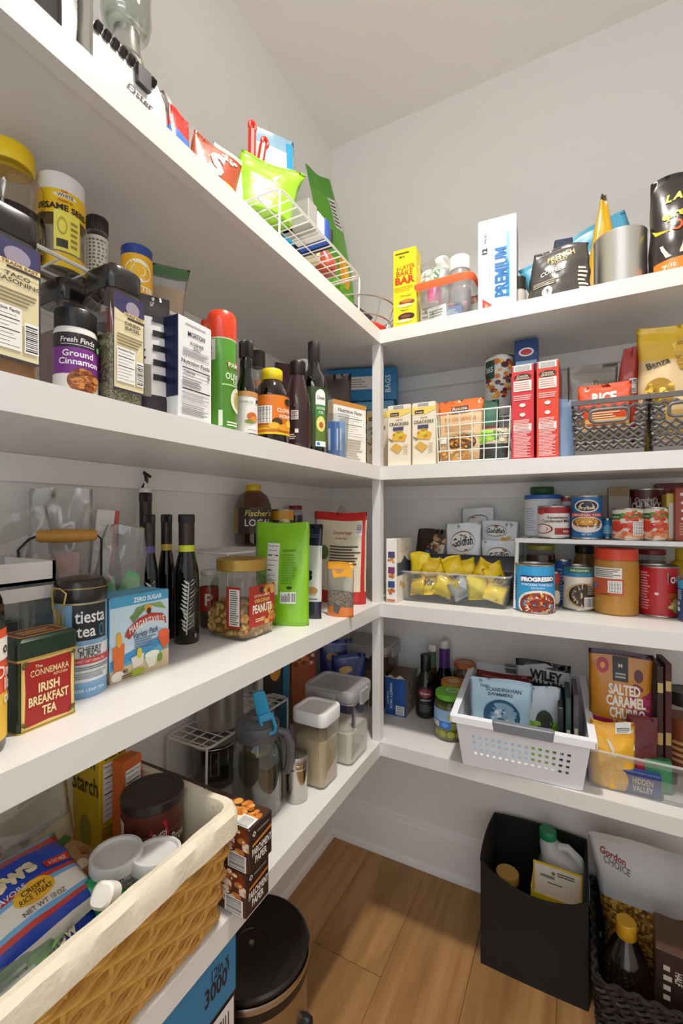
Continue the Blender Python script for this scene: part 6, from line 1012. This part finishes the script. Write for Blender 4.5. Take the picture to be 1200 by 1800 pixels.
# clear containers
def cont(nm, lab, xc, yc, W, D, H, lidm, fillm, fr, rz, latches=False, lh=.024, clear=CLEAR, scoop=False):
    o = thing(nm, lab, 'container', (xc, yc, Z4), rz)
    MB().rloft([(0, W*.9, D*.9, .012), (.004, W*.92, D*.92, .014), (H-lh, W, D, .014)], clear, True, False, 5).build('container_body', o)
    MB().rloft([(.004, W*.87, D*.87, .012), (H*fr*.75, W*.91, D*.91, .013), (H*fr, W*.90, D*.90, .013), (H*fr+.006, W*.5, D*.5, .013)], fillm).build('contents', o)
    MB().rloft([(H-lh-.004, W*1.02, D*1.02, .016), (H-lh, W*1.05, D*1.05, .018), (H-.004, W*1.05, D*1.05, .018), (H, W*1.02, D*1.02, .018), (H, W*.90, D*.90, .016), (H-.004, W*.86, D*.86, .016)], lidm, False, True, 5).build('lid', o)
    if latches:
        for sx, sy, a in ((0, -1, 0), (1, 0, 1), (-1, 0, 1)):
            q = MB().box(-W*.2, W*.2, -.003, .003, 0, .03, lidm).build('latch', o, False); q.location = (sx*W*.54, sy*D*.545, H-.036); q.rotation_euler = (0, 0, R90 if a else 0)
        MB().rloft([(H-lh-.008, W*1.03, D*1.03, .017), (H-lh-.005, W*1.03, D*1.03, .017)], lidm, False, False).build('seal_ring', o)
    if scoop: MB().tube([(-W*.1, -D*.36, H*.35), (-W*.12, -D*.38, H*.75)], .005, mat('#5a5a66', .4), 6).build('scoop_handle', o)
    return o
SUG = mat('#cbb796', .85, 0, 0, .3, 300); FLR = mat('#dfd6c6', .9, 0, 0, .3, 200)
cont('sugar_container', 'clear container with a white square lid holding sugar', -.4664-.043, .8086+.040, .078, .084, .162, mat('#e9e7e4', .35), SUG, .62, R90)
cont('flour_container', 'large clear latched container of flour beside the corner post', -.452-.068, .913+.056, .108, .132, .174, glass('#d9dadb', .12, .9, .35), FLR, .42, R90, True, .022, scoop=True)
cont('storage_container', 'grey clear lidded container at the back wall corner', -.592, 1.300, .18, .13, .188, glass('#c9c5c4', .15, .9, .35), mat('#8a7a6a', .8), .6, .05, True, .02, glass('#d4cfcc', .06, 1))

# ---------------------------------------------------------------- lowest shelf, back run
o = carton('chip_box', 'blue variety pack box with a torn open top', 'box', (-.466, YF+.16+.055, Z4), .02, .064, .11, .108, '#1c4f94', '#8f8676', '#6a4a30', f=[('t', 'VARIETY PACK', .3, .52, .07, '#dfe6f0', {'r': -R90, 'w': 1.2}), ('t', 'CHEWY', .14, .45, .05, '#c8d4e4', {'r': -R90, 'w': .6}), ('C', .52, .04, .92, .28)], r=[('d', .1, .1, .9, .9, 12, .008, ['#c9b898', '#6a5a44', '#a8926a'])], flap=False)
MB().grid(lambda s, t: (-.030+.06*s, -.055-.010*t+.003*math.sin(s*9), .108+.010*t-.004*t*math.sin(s*14)), 10, 2, mat('#d0c8b8', .7)).build('torn_flap', o); MB().grid(lambda s, t: (.032+.012*t, -.05+.1*s, .108+.014*t*(1+.3*math.sin(s*8))), 8, 2, mat('#2a5f9e', .5)).build('side_flap', o)
def b4(u0, u1, d, v): p = CB(u0, u1, d); return p, ZV(BP((u0+u1)/2, d), v)-Z4
p, H = b4(731, 765, .205, 1150); r = p[2]
bottle('dressing_bottle', 'dark bottle with red label beside the blue chip box', 'bottle', (p[0], p[1], Z4), FC(p), [(r*.93, 0), (r, .003), (r, H*.52), (r*.9, H*.60), (r*.55, H*.70), (r*.46, H*.78)], glass('#8f9a3c', .04, 1.3), (r*.54, H*.74, H*.26), '#1a1818', band=(H*.04, H*.52, r, '#1c1718'), fill=(mat('#1c100e', .25), H*.5), f=[('e', .48, .78, .30, .14, '#8a2a3a'), ('t', 'Brianna', .48, .78, .08, '#e8d0cc', {'w': .36}), ('t', 'DRESSING', .5, .55, .05, '#d8d4d0', {'w': .4}), ('l', .25, .15, .75, .4, 5, '#6a6664')])
p, H = b4(748, 770, .272, 1133); r = p[2]; bottle('dressing_bottle', 'green sleeved bottle with white cap near the back wall', 'bottle', (p[0], p[1], Z4), FC(p), [(r*.95, 0), (r, .003), (r, H*.5), (r*.6, H*.66), (r*.6, H*.9)], glass('#c8a850', .04, 1.2), (r*.62, H*.88, H*.12), '#e2e0dc', band=(H*.62, H*.88, r*.62, '#5d7a58'), fill=(glass('#a8842a', .05, .6), H*.5))
p, H = b4(768, 794, .285, 1126); r = p[2]; bottle('dressing_bottle', 'purple sleeved bottle with white cap near the back wall', 'bottle', (p[0], p[1], Z4), FC(p), [(r*.95, 0), (r, .003), (r, H*.5), (r*.66, H*.62), (r*.66, H*.9)], glass('#3a2018', .04, 1.2), (r*.68, H*.88, H*.12), '#e4e2e0', band=(H*.60, H*.88, r*.68, '#5a2a7a'), fill=(mat('#2a1410', .3), H*.5))
def lidded(lab, u0, u1, d, v, lid, fillm, f=(), nm='pickle_jar', band=None, deck=None):
    p, H = b4(u0, u1, d, v); o = jar(nm, lab, 'jar', (p[0], p[1], Z4), FC(p), p[2], H, lid, .014, p[2]*.93, CLEAR, (fillm, 1.), neck=.86, sh=.12, ridged=False, band=band, f=f)
    q = Plane(p[2]*1.5, p[2]*1.5, (0, -p[2]*.75, H-.0018), (1, 0, 0), (0, 1, 0))
    if deck: deco(o, q, deck)
    return o
lidded('jar with a rust orange lid near the back wall', 796, 838, .262, 1163, '#b5602c', mat('#6a2c14', .4), deck=[('e', .5, .5, .35, .35, '#c88a60')])
lidded('jar with a gold orange lid behind the pickle jar', 773, 822, .195, 1196, '#c9862a', mat('#8a7a3a', .4), deck=[('e', .5, .5, .3, .3, '#dcc08a')])
o = lidded('pickle slice jar with a bright green lid', 763, 819, .118, 1214, '#6cb82c', mat('#77782a', .45, 0, 0, .4, 60), deck=[('e', .62, .62, .3, .25, '#cfe0b8'), ('e', .62, .62, .22, .17, '#7ab83c')])
p, H = b4(763, 819, .118, 1214); jb = [c for c in o.children if c.name.startswith('jar_body')][0]
deco(jb, Cyl(p[2]*.985, .01, H*.72, p[2]*2.6), [('e', .12+.2*i+.05*(j % 2), .12+.26*j, .09, .10, c) for i in range(5) for j, c in enumerate(('#9a9a3c', '#84883a', '#a8a850'))], 'pickle_slice')
deco(jb, Cyl(p[2], H*.10, H*.68, p[2]*2.6), [('r', -.25, .30, .52, .86, '#8fb4d8'), ('r', -.25, .28, .52, .50, '#2a6ab8'), ('C', -.02, .30, .22, .46), ('e', .38, .40, .08, .08, '#5a9ae0')])
# white hole basket
g0, g1 = GP(814, 1346, Z4), GP(1021, 1390, Z4); rz = math.atan2(g1[1]-g0[1], g1[0]-g0[0])*.6
Wb = math.dist(g0, g1); D = .27; H = .120
fc = ((g0[0]+g1[0])/2, (g0[1]+g1[1])/2+.004); cxw, cyw = fc[0]-math.sin(rz)*D/2, fc[1]+math.cos(rz)*D/2
o = thing('plastic_basket', 'white plastic basket with square holes and grey handles', 'basket', (cxw, cyw, Z4), rz); PW = mat('#eef0f6', .4)
fl = .016; bk_up = .03
def wallfn(side):
    def fn(a, b):
        e = fl*b; z = .002+(H-.002)*b
        if side == 0: return (-(Wb/2+e)+(Wb+2*e)*a, -(D/2+e), z)
        if side == 1: return (Wb/2+e, -(D/2+e)+(D+2*e)*a, z+bk_up*a*b)
        if side == 2: return ((Wb/2+e)-(Wb+2*e)*a, D/2+e, z+bk_up*b)
        return (-(Wb/2+e), (D/2+e)-(D+2*e)*a, z+bk_up*(1-a)*b)
    return fn
for s in range(4):
    q = holed(wallfn(s), 15 if s % 2 == 0 else 16, 4, .10, .90, .22, .68, .50, .48, PW).build('basket_wall', o, False); solid(q, .0025, 1)
MB().box(-Wb/2, Wb/2, -D/2, D/2, 0, .003, PW).build('basket_floor', o, False)
R = [(-(Wb/2+fl), -(D/2+fl), H), (Wb/2+fl, -(D/2+fl), H), (Wb/2+fl, D/2+fl, H+bk_up), (-(Wb/2+fl), D/2+fl, H+bk_up)]
for i in range(4):
    a, b = Vector(R[i]), Vector(R[(i+1) % 4]); n = Vector((b.y-a.y, a.x-b.x, 0)).normalized()
    m = MB(); m.rings([[v+n*u_+Vector((0, 0, w_)) for u_, w_ in ((-.003, -.002), (.010, -.003), (.010, -.014), (.012, -.014), (.012, .001), (-.003, .002))] for v in (a-(b-a).normalized()*.008, b+(b-a).normalized()*.008)], PW); m.build('rim', o, False)
GH = mat('#7b7d84', .45)
for sy, zz_ in ((-1, H), (1, H+bk_up)):
    q = MB().rloft([(-.016, Wb*.50, .016, .004), (.004, Wb*.52, .018, .005), (.006, Wb*.50, .014, .005)], GH).build('grip_handle', o); q.location = (Wb*.03, sy*(D/2+fl+.006), zz_)
zb4 = Z4+.004
def inb(nm, lab, u0, u1, d, v, zones, f, rz_=0., T=.03, **k):
    a, b = BP(u0, d), BP(u1, d); c = ((a[0]+b[0])/2, YF+d); return pouch(nm, lab, 'bag', (c[0], c[1], zb4), rz_, b[0]-a[0], ZV(c, v)-zb4, T, zones, f, **k)
inb('candy_pouch', 'light blue gummy candy pouch in the white basket', 826, 936, .075, 1194, [(1, '#b4d2e2')], [('t', 'SCANDINAVIAN', .55, .86, .045, '#24405a', {'w': .56, 'b': .02}), ('t', 'SWIMMERS', .5, .80, .04, '#24405a', {'w': .4, 'b': .02}), ('t', "Trader", .25, .90, .035, '#2a3a4a', {'w': .16, 'i': .2}), ('e', .52, .52, .30, .22, '#2a5a7a'), ('e', .52, .51, .27, .19, '#8fb0c4'), ('d', .3, .4, .75, .62, 14, .006, ['#c8d4dc', '#7a94a4', '#e0e6ea'])], .06, seed=241, wr=.7)
inb('candy_pouch', 'dark red pouch behind the light blue candy pouch', 838, 935, .125, 1183, [(1, '#6a2420')], [('l', .1, .85, .9, .95, 3, '#a85a4a')], .05, seed=243, wr=1)
inb('licorice_bag', 'black and white licorice bag at the back of basket', 906, 1003, .20, 1163, [(.72, '#2a2c30'), (.90, '#c9cbd0'), (1, '#1f2024')], [('p', [(.15, .92), (.55, .98), (1, .88), (1, .58), (.1, .58)], '#c4c8ce'), ('t', 'WILEY', .56, .83, .11, '#1c1e22', {'w': .6, 'b': .05}), ('t', 'WALLABY', .5, .70, .11, '#1c1e22', {'w': .75, 'b': .05})], .0, seed=245, wr=.8)
inb('candy_pouch', 'green and white pouch beside the light blue candy pouch', 922, 985, .085, 1206, [(.55, '#7aa82a'), (1, '#c4ccd4')], [('e', .55, .55, .25, .15, '#3a3a30'), ('d', .2, .2, .9, .6, 14, .008, ['#8ec63a', '#5d8a24', '#a8d84c'])], .1, seed=247, wr=1.2)
for i, (u, v) in enumerate(((984, 1228), (997, 1212), (1010, 1206))):
    q = BP(u, .10); carton('chocolate_bar', ['black slim bar box nearest the green pouch', 'dark green slim bar box in the middle of three', 'purple grey slim bar box at the basket wall'][i], 'box', (q[0], YF+.10, zb4), .05, .011, .11, ZV(q, v)-zb4, ['#26262a', '#2a4438', '#4a4450'][i], f=[('r', .2, .3, .8, .6, '#b8b49a')], flap=False, group='slim bar boxes in the basket')
# clear bin
a, b = BP(1030, .033), BP(1270, .033); Wc = b[0]-a[0]; cxc = (a[0]+b[0])/2; Hc = .082; Dc = .24
o = thing('clear_bin', 'frosted clear bin with small holes on the lowest shelf', 'bin', (cxc, YF+.033+Dc/2, Z4))
FRB = glass('#eceeee', .15, .7, .16)
def cfn(a_, b_): e = .008*(b_-1); return (-(Wc/2+e)+(Wc+2*e)*a_, -(Dc/2+e), Hc*b_)
def grip(a_, b_): return cfn(a_, b_)
m = holed(lambda a_, b_: cfn(.08+.17*a_, .22+.56*b_), 4, 4, 0.02, .98, .02, .98, .35, .42, FRB); m.build('hole_panel', o, False)
m = holed(lambda a_, b_: cfn(.75+.17*a_, .22+.56*b_), 4, 4, 0.02, .98, .02, .98, .35, .42, FRB); m.build('hole_panel', o, False)
m = MB()
for a0_, b0_, a1_, b1_ in ((0, 0, .08, 1), (.08, 0, .25, .22), (.08, .78, .25, 1), (.25, 0, .30, 1), (.30, 0, .70, .55), (.30, .86, .70, 1), (.70, 0, .75, 1), (.75, 0, .92, .22), (.75, .78, .92, 1), (.92, 0, 1, 1)):
    m.add([cfn(x, y) for x, y in ((a0_, b0_), (a1_, b0_), (a1_, b1_), (a0_, b1_))], [(0, 1, 2, 3)], FRB)
m.build('front_wall', o, False)
m = MB(); e = -.008
m.add([(-Wc/2-e, -Dc/2-e, 0), (-Wc/2-e, Dc/2+e, 0), (-Wc/2, Dc/2, Hc), (-Wc/2, -Dc/2, Hc)], [(0, 1, 2, 3)], FRB); m.add([(Wc/2+e, -Dc/2-e, 0), (Wc/2+e, Dc/2+e, 0), (Wc/2, Dc/2, Hc), (Wc/2, -Dc/2, Hc)], [(0, 1, 2, 3)], FRB); m.add([(-Wc/2-e, Dc/2+e, 0), (Wc/2+e, Dc/2+e, 0), (Wc/2, Dc/2, Hc), (-Wc/2, Dc/2, Hc)], [(0, 1, 2, 3)], FRB); m.add([(-Wc/2-e, -Dc/2-e, 0), (Wc/2+e, -Dc/2-e, 0), (Wc/2+e, Dc/2+e, 0), (-Wc/2-e, Dc/2+e, 0)], [(0, 1, 2, 3)], FRB); m.build('side_walls', o, False)
MB().tube([(-Wc/2, -Dc/2, Hc), (Wc/2, -Dc/2, Hc), (Wc/2, Dc/2, Hc), (-Wc/2, Dc/2, Hc)], .003, glass('#f4f4f2', .15, .9, .35), 6, True).build('rim', o)
inb('almond_bag', 'purple and gold salted caramel churro almond bag', 1034, 1148, .115, 1144, [(.34, '#4a1430'), (.46, '#a81f5a'), (.96, '#c9831c'), (1, '#3a1838')], [('d', .62, .35, 1.0, .75, 12, .012, ['#8a1f4a', '#a8285a']), ('p', [(1, .30), (1, .72), (.86, .66), (.78, .50), (.55, .42), (.3, .30)], '#8a1c4c'), ('r', .38, .76, .62, .95, '#1f1a20'), ('t', 'M', .5, .88, .03, '#d8c8b0'), ('l', .42, .78, .58, .83, 2, '#b0a498'), ('e', .22, .87, .10, .06, '#b8304a'), ('e', .22, .87, .04, .025, '#e8a03a'), ('e', .78, .82, .07, .05, '#5a2430'), ('t', 'SALTED', .56, .70, .075, '#f2e6d4', {'w': .5, 'b': .04}), ('t', 'CARAMEL', .58, .61, .075, '#f2e6d4', {'w': .62, 'b': .04}), ('t', 'CHURRO', .60, .52, .075, '#f2e6d4', {'w': .56, 'b': .04}), ('t', 'FLAVORED', .56, .45, .032, '#e8c8b0', {'w': .36}), ('t', 'ALMONDS', .56, .40, .032, '#e8c8b0', {'w': .34})], 0., .06, seed=251, wr=.7)
inb('snack_bag', 'yellow crumpled bag with barcode in the clear bin', 1036, 1118, .06, 1268, [(.75, '#e2aa1a'), (1, '#dfa018')], [('p', [(.35, .75), (.95, .9), (.98, .6), (.5, .5)], '#d8d4cc'), ('C', .55, .84, .9, 1.0)], .1, .05, seed=253, wr=2)
inb('chocolate_bag', 'maroon bag slanting beside the yellow crumpled bag', 1100, 1158, .085, 1258, [(1, '#6a1a24')], [('r', .2, .2, .8, .4, '#a82430')], .2, .03, seed=255, wr=1)
for i, (u, v) in enumerate(((1152, 1162), (1166, 1158))):
    q = BP(u, .13); carton('chocolate_bar', ['tall dark brown bar box beside the churro bag', 'tall maroon bar box with gold labels in clear bin'][i], 'box', (q[0], YF+.13, zb4), .1, .012, .07, ZV(q, v)-zb4, ['#3a2018', '#4a1a1c'][i], f=[('r', .1, .78, .9, .86, '#c9b070'), ('r', .1, .35, .9, .45, '#b89a5a')], flap=False, group='slim bar boxes in the clear bin')
q = BP(1130, .05); carton('ranch_packet', 'blue packet with cream lettering lying in the clear bin', 'packet', (BP(1118, .055)[0], YF+.055, zb4), 0, .085, .02, .045, '#2c3f7a', f=[('t', 'HIDDEN', .62, .62, .26, '#d8c890', {'w': .42}), ('t', 'VALLEY', .62, .28, .26, '#d8c890', {'w': .42}), ('r', .08, 0, .12, 1, '#c07a7a')], flap=False)
carton('spice_packet', 'green packet standing in the clear bin', 'packet', (BP(1155, .075)[0], YF+.085, zb4), .1, .05, .02, .065, '#3f8a5a', flap=False)
p = CB(1168, 1240, .20); jar('preserve_jar', 'dark lidded amber jar at the edge of lowest shelf', 'jar', (p[0], p[1], zb4), FC(p), p[2], ZV(BP(1204, .20), 1212)-zb4, '#2a2422', .03, p[2]*.98, CLEAR, (mat('#a8562a', .4), .9), f=[('l', .1, .2, .6, .6, 4, '#d8a070')])

# ---------------------------------------------------------------- on the floor
o = thing('trash_can', 'round stainless waste bin with a black lid', 'waste bin', (-.562, .688, 0)); r = .112; zl = .288
MB().lathe([(r*.93, 0), (r*.97, .004), (r*.97, zl-.03)], mat('#b0a596', .3, 1.0), 48).build('bin_body', o); MB().lathe([(r*.99, 0), (r*.99, .02)], mat('#171615', .5), 48, False, False).build('base_ring', o)
MB().lathe([(r*.96, zl-.045), (r*1.0, zl-.042), (r*1.0, zl-.022)], mat('#151414', .35), 48, False, False).build('collar', o); MB().lathe([(r*1.02, zl-.022), (r*1.03, zl-.018), (r*1.03, zl-.012), (r*1.02, zl-.009)], STEEL, 48, False, False).build('steel_trim', o)
MB().lathe([(r*1.0, zl-.010), (r*1.0, zl-.002), (r*.96, zl+.001), (r*.90, zl-.004), (r*.30, zl-.004), (r*.29, zl-.006), (r*.02, zl-.006)], mat('#141313', .28), 48, False, True).build('bin_lid', o); MB().lathe([(.005, zl-.006), (.005, zl-.002), (.003, zl-.001)], STEEL, 16).build('lid_knob', o)
q = MB().lathe([(.012, 0), (.014, .004), (.012, .016), (.006, .020)], mat('#1b1a1a', .4), 16).build('hinge_knob', o); q.location = (r*.93, r*.2, .165); q.rotation_euler = (0, R90, 0)
MB().tube([(r*.95, -.03, .005), (r*1.2, -.03, .012), (r*1.2, .03, .012), (r*.95, .03, .005)], .006, mat('#1b1a1a', .4), 6).build('foot_pedal', o)
carton('film_box', 'tall blue and black foodservice film box under the shelf', 'box', (XF-.03-.055, .5424-.17, 0), R90, .34, .11, .462, '#121214', '#1a1a1c', '#2a7fae', flap=False, f=[('r', 0, .815, 1, 1, '#2f86b8'), ('t', "3000'", .88, .905, .055, '#16202a', {'w': .15, 'b': .03}), ('t', '12in x', .90, .955, .035, '#16202a', {'w': .11, 'b': .02}), ('r', .50, .82, .74, .87, '#a8b4ba'), ('c', .70, .52, .985, .80), ('t', 'SERVICE', .55, .74, .04, '#e4e4e4', {'w': .2}), ('t', 'ROLL', .58, .66, .07, '#eeeeee', {'w': .22, 'b': .04})])
# black fabric bin
xl, xr_, yf, yb_ = -.2105, .026, 1.148, 1.368; Wf = xr_-xl; Df = yb_-yf; Hf = .245
o = thing('fabric_bin', 'black fabric bin with slumped front on the floor', 'bin', ((xl+xr_)/2, (yf+yb_)/2, 0)); BF = mat('#1b1817', .85, 0, 0, .3, 120)
def rimz(s, side):
    if side == 0: return Hf-.035*math.sin(math.pi*s)**.7+(.012*(1-s))
    if side == 3: return Hf+.012*s+.0
    return Hf+(.0 if side == 1 else .006*math.sin(math.pi*s))
m = MB(); cor = [(-Wf/2, -Df/2), (Wf/2, -Df/2), (Wf/2, Df/2), (-Wf/2, Df/2)]; ring0, ringt, ringi, ringb = [], [], [], []
for s_ in range(4):
    a, b = cor[s_], cor[(s_+1) % 4]
    for k in range(10):
        f_ = k/10; x, y = a[0]+(b[0]-a[0])*f_, a[1]+(b[1]-a[1])*f_; z = rimz(f_, s_); bul = .006*math.sin(math.pi*f_)
        nx, ny = ((0, -1), (1, 0), (0, 1), (-1, 0))[s_]; bl = bul if s_ in (0, 3) else 0
        ring0.append((x+nx*bl*.3, y+ny*bl*.3, 0)); ringt.append((x+nx*bl, y+ny*bl, z)); ringi.append((x*.965+nx*bl, y*.965+ny*bl, z)); ringb.append((x*.955, y*.955, .006))
m.rings([ring0, [((a[0]+b[0])/2*1.0, (a[1]+b[1])/2, (a[2]+b[2])/2) for a, b in zip(ring0, ringt)], ringt, ringi, ringb], BF); m.build('fabric_shell', o)
MB().tube([(x, y, z+.001) for x, y, z in ringt], .0025, mat('#141212', .7), 6, True).build('hem', o)
bottle('juice_bottle', 'clear bottle with a gold cap inside the black bin', 'bottle', (-.157, 1.225, .007), 0, [(.04, 0), (.043, .004), (.043, .10), (.035, .135), (.022, .155), (.022, .172)], glass('#b8b0a4', .04, 1.3), (.0285, .165, .022), '#b8923a', fill=(mat('#3a2a20', .4), .08))
o = thing('milk_jug', 'translucent plastic jug with a green cap in black bin', 'jug', (-.030, 1.302, .007)); JG = glass('#e4e8e8', .2, .7, .55)
MB().rloft([(0, .12, .10, .03), (.005, .125, .105, .032), (.17, .125, .105, .032), (.215, .10, .085, .03), (.245, .05, .05, .02, -.03, 0), (.262, .034, .034, .016, -.035, 0)], JG, True, True, 5).build('jug_body', o); add_lid(o, .021, .258, .022, '#1f8a5a', 'cap', True).location.x = -.035
MB().tube([(-.012, -.01, .248), (.012, -.006, .250), (.036, -.008, .232), (.046, -.012, .195), (.046, -.012, .165)], [.009, .010, .011, .011, .012], JG, 8).build('jug_handle', o)
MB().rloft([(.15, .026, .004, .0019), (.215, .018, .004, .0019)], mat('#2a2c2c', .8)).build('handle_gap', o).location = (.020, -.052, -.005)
xa, xb = -.096, .014; o = thing('tea_bag_box', 'open yellow tea box inside the black fabric bin', 'box', ((xa+xb)/2, 1.205, .007), -.02); Wt, Dt, Ht = xb-xa, .062, .212; YL = mat('#e2c01c', .45); WI = mat('#dcd6c8', .7)
m = MB(); m.box(-Wt/2, Wt/2, -Dt/2, -Dt/2+.001, 0, Ht-.012, YL); m.box(-Wt/2, -Wt/2+.001, -Dt/2, Dt/2, 0, Ht, YL); m.box(Wt/2-.001, Wt/2, -Dt/2, Dt/2, 0, Ht, YL); m.box(-Wt/2, Wt/2, Dt/2-.001, Dt/2, 0, Ht+.022, YL); m.build('carton_body', o, False)
MB().box(-Wt/2+.002, Wt/2-.002, -Dt/2+.002, Dt/2-.002, .002, Ht-.05, WI).build('tea_bags', o, False)
deco(o, Plane(Wt, Ht+.022, (0, Dt/2-.001, 0), (1, 0, 0), (0, 0, 1)), [('r', .03, .45, .97, .98, '#e4ded2'), ('l', .15, .84, .45, .9, 1, '#8a8478'), ('e', .42, .92, .04, .02, '#8a6a2a'), ('l', .5, .9, .85, .95, 2, '#5a5448'), ('l', .3, .80, .6, .82, 1, '#3a342c')])
deco(o, Plane(Wt, Ht-.012, (0, -Dt/2, 0), (1, 0, 0), (0, 0, 1)), [('e', .45, .82, .3, .1, '#f2e6a8'), ('e', .85, .88, .10, .07, '#4a2418'), ('r', .82, .86, .9, .91, '#efe6d8'), ('t', 'Lemon', .25, .90, .06, '#4a7a2a', {'w': .3, 'i': .2})])
# black wicker basket
wicker('wicker_basket', 'black woven basket on the floor under the back shelf', (.036, .375), (1.068, 1.372), 0, .158, .012, 17, .0046, .034, [BK], 150, .004)
o, sf = pouch('popcorn_bag', 'white topped bag of popcorn kernels in the black basket', 'bag', (.165, 1.295, .012), .12, .21, .315, .09, [(.42, speckle(['#b8862c', '#8a5a1c', '#d8b050', '#6a4414'], 160)), (.56, speckle(['#b8862c', '#8a5a1c', '#d8b050', '#6a4414'], 160)), (1, '#cfcfce')], [('t', 'Gordon', .22, .86, .05, '#9a3a34', {'w': .26, 'r': -.3, 'b': .03}), ('t', 'CHOICE', .24, .80, .05, '#6a6a6c', {'w': .26, 'r': -.3})], seed=261, gus=.9, wr=1.4, skew=-.12, topw=1.0)
bottle('oil_jug', 'dark oil bottle with a yellow cap in black basket', 'bottle', (.098, 1.148, .012), 0, [(.042, 0), (.045, .004), (.046, .10), (.043, .135), (.030, .17), (.020, .188), (.018, .195)], mat('#15120f', .12, 0, .8), (.0195, .192, .034), '#c89a1c')
carton('coffee_pod_box', 'brown coffee pod box with torn top in black basket', 'box', (.212, 1.15, .012), -.08, .125, .10, .225, '#2a1c17', '#6a4a34', '#5a4030', f=[('t', 'HALF', .30, .80, .05, '#d8cfc4', {'r': -R90, 'w': .2}), ('t', 'BLACK', .42, .70, .05, '#d8cfc4', {'r': -R90, 'w': .3}), ('l', .1, .55, .22, .9, 4, '#b8aca0'), ('r', 0, .0, 1, .42, '#6a4026'), ('r', 0, .42, .95, .50, '#1c1412'), ('t', 'KEURIG', .3, .46, .045, '#e8e0d8', {'w': .5}), ('r', .75, .5, 1, .9, '#b8702c')], flap=False)
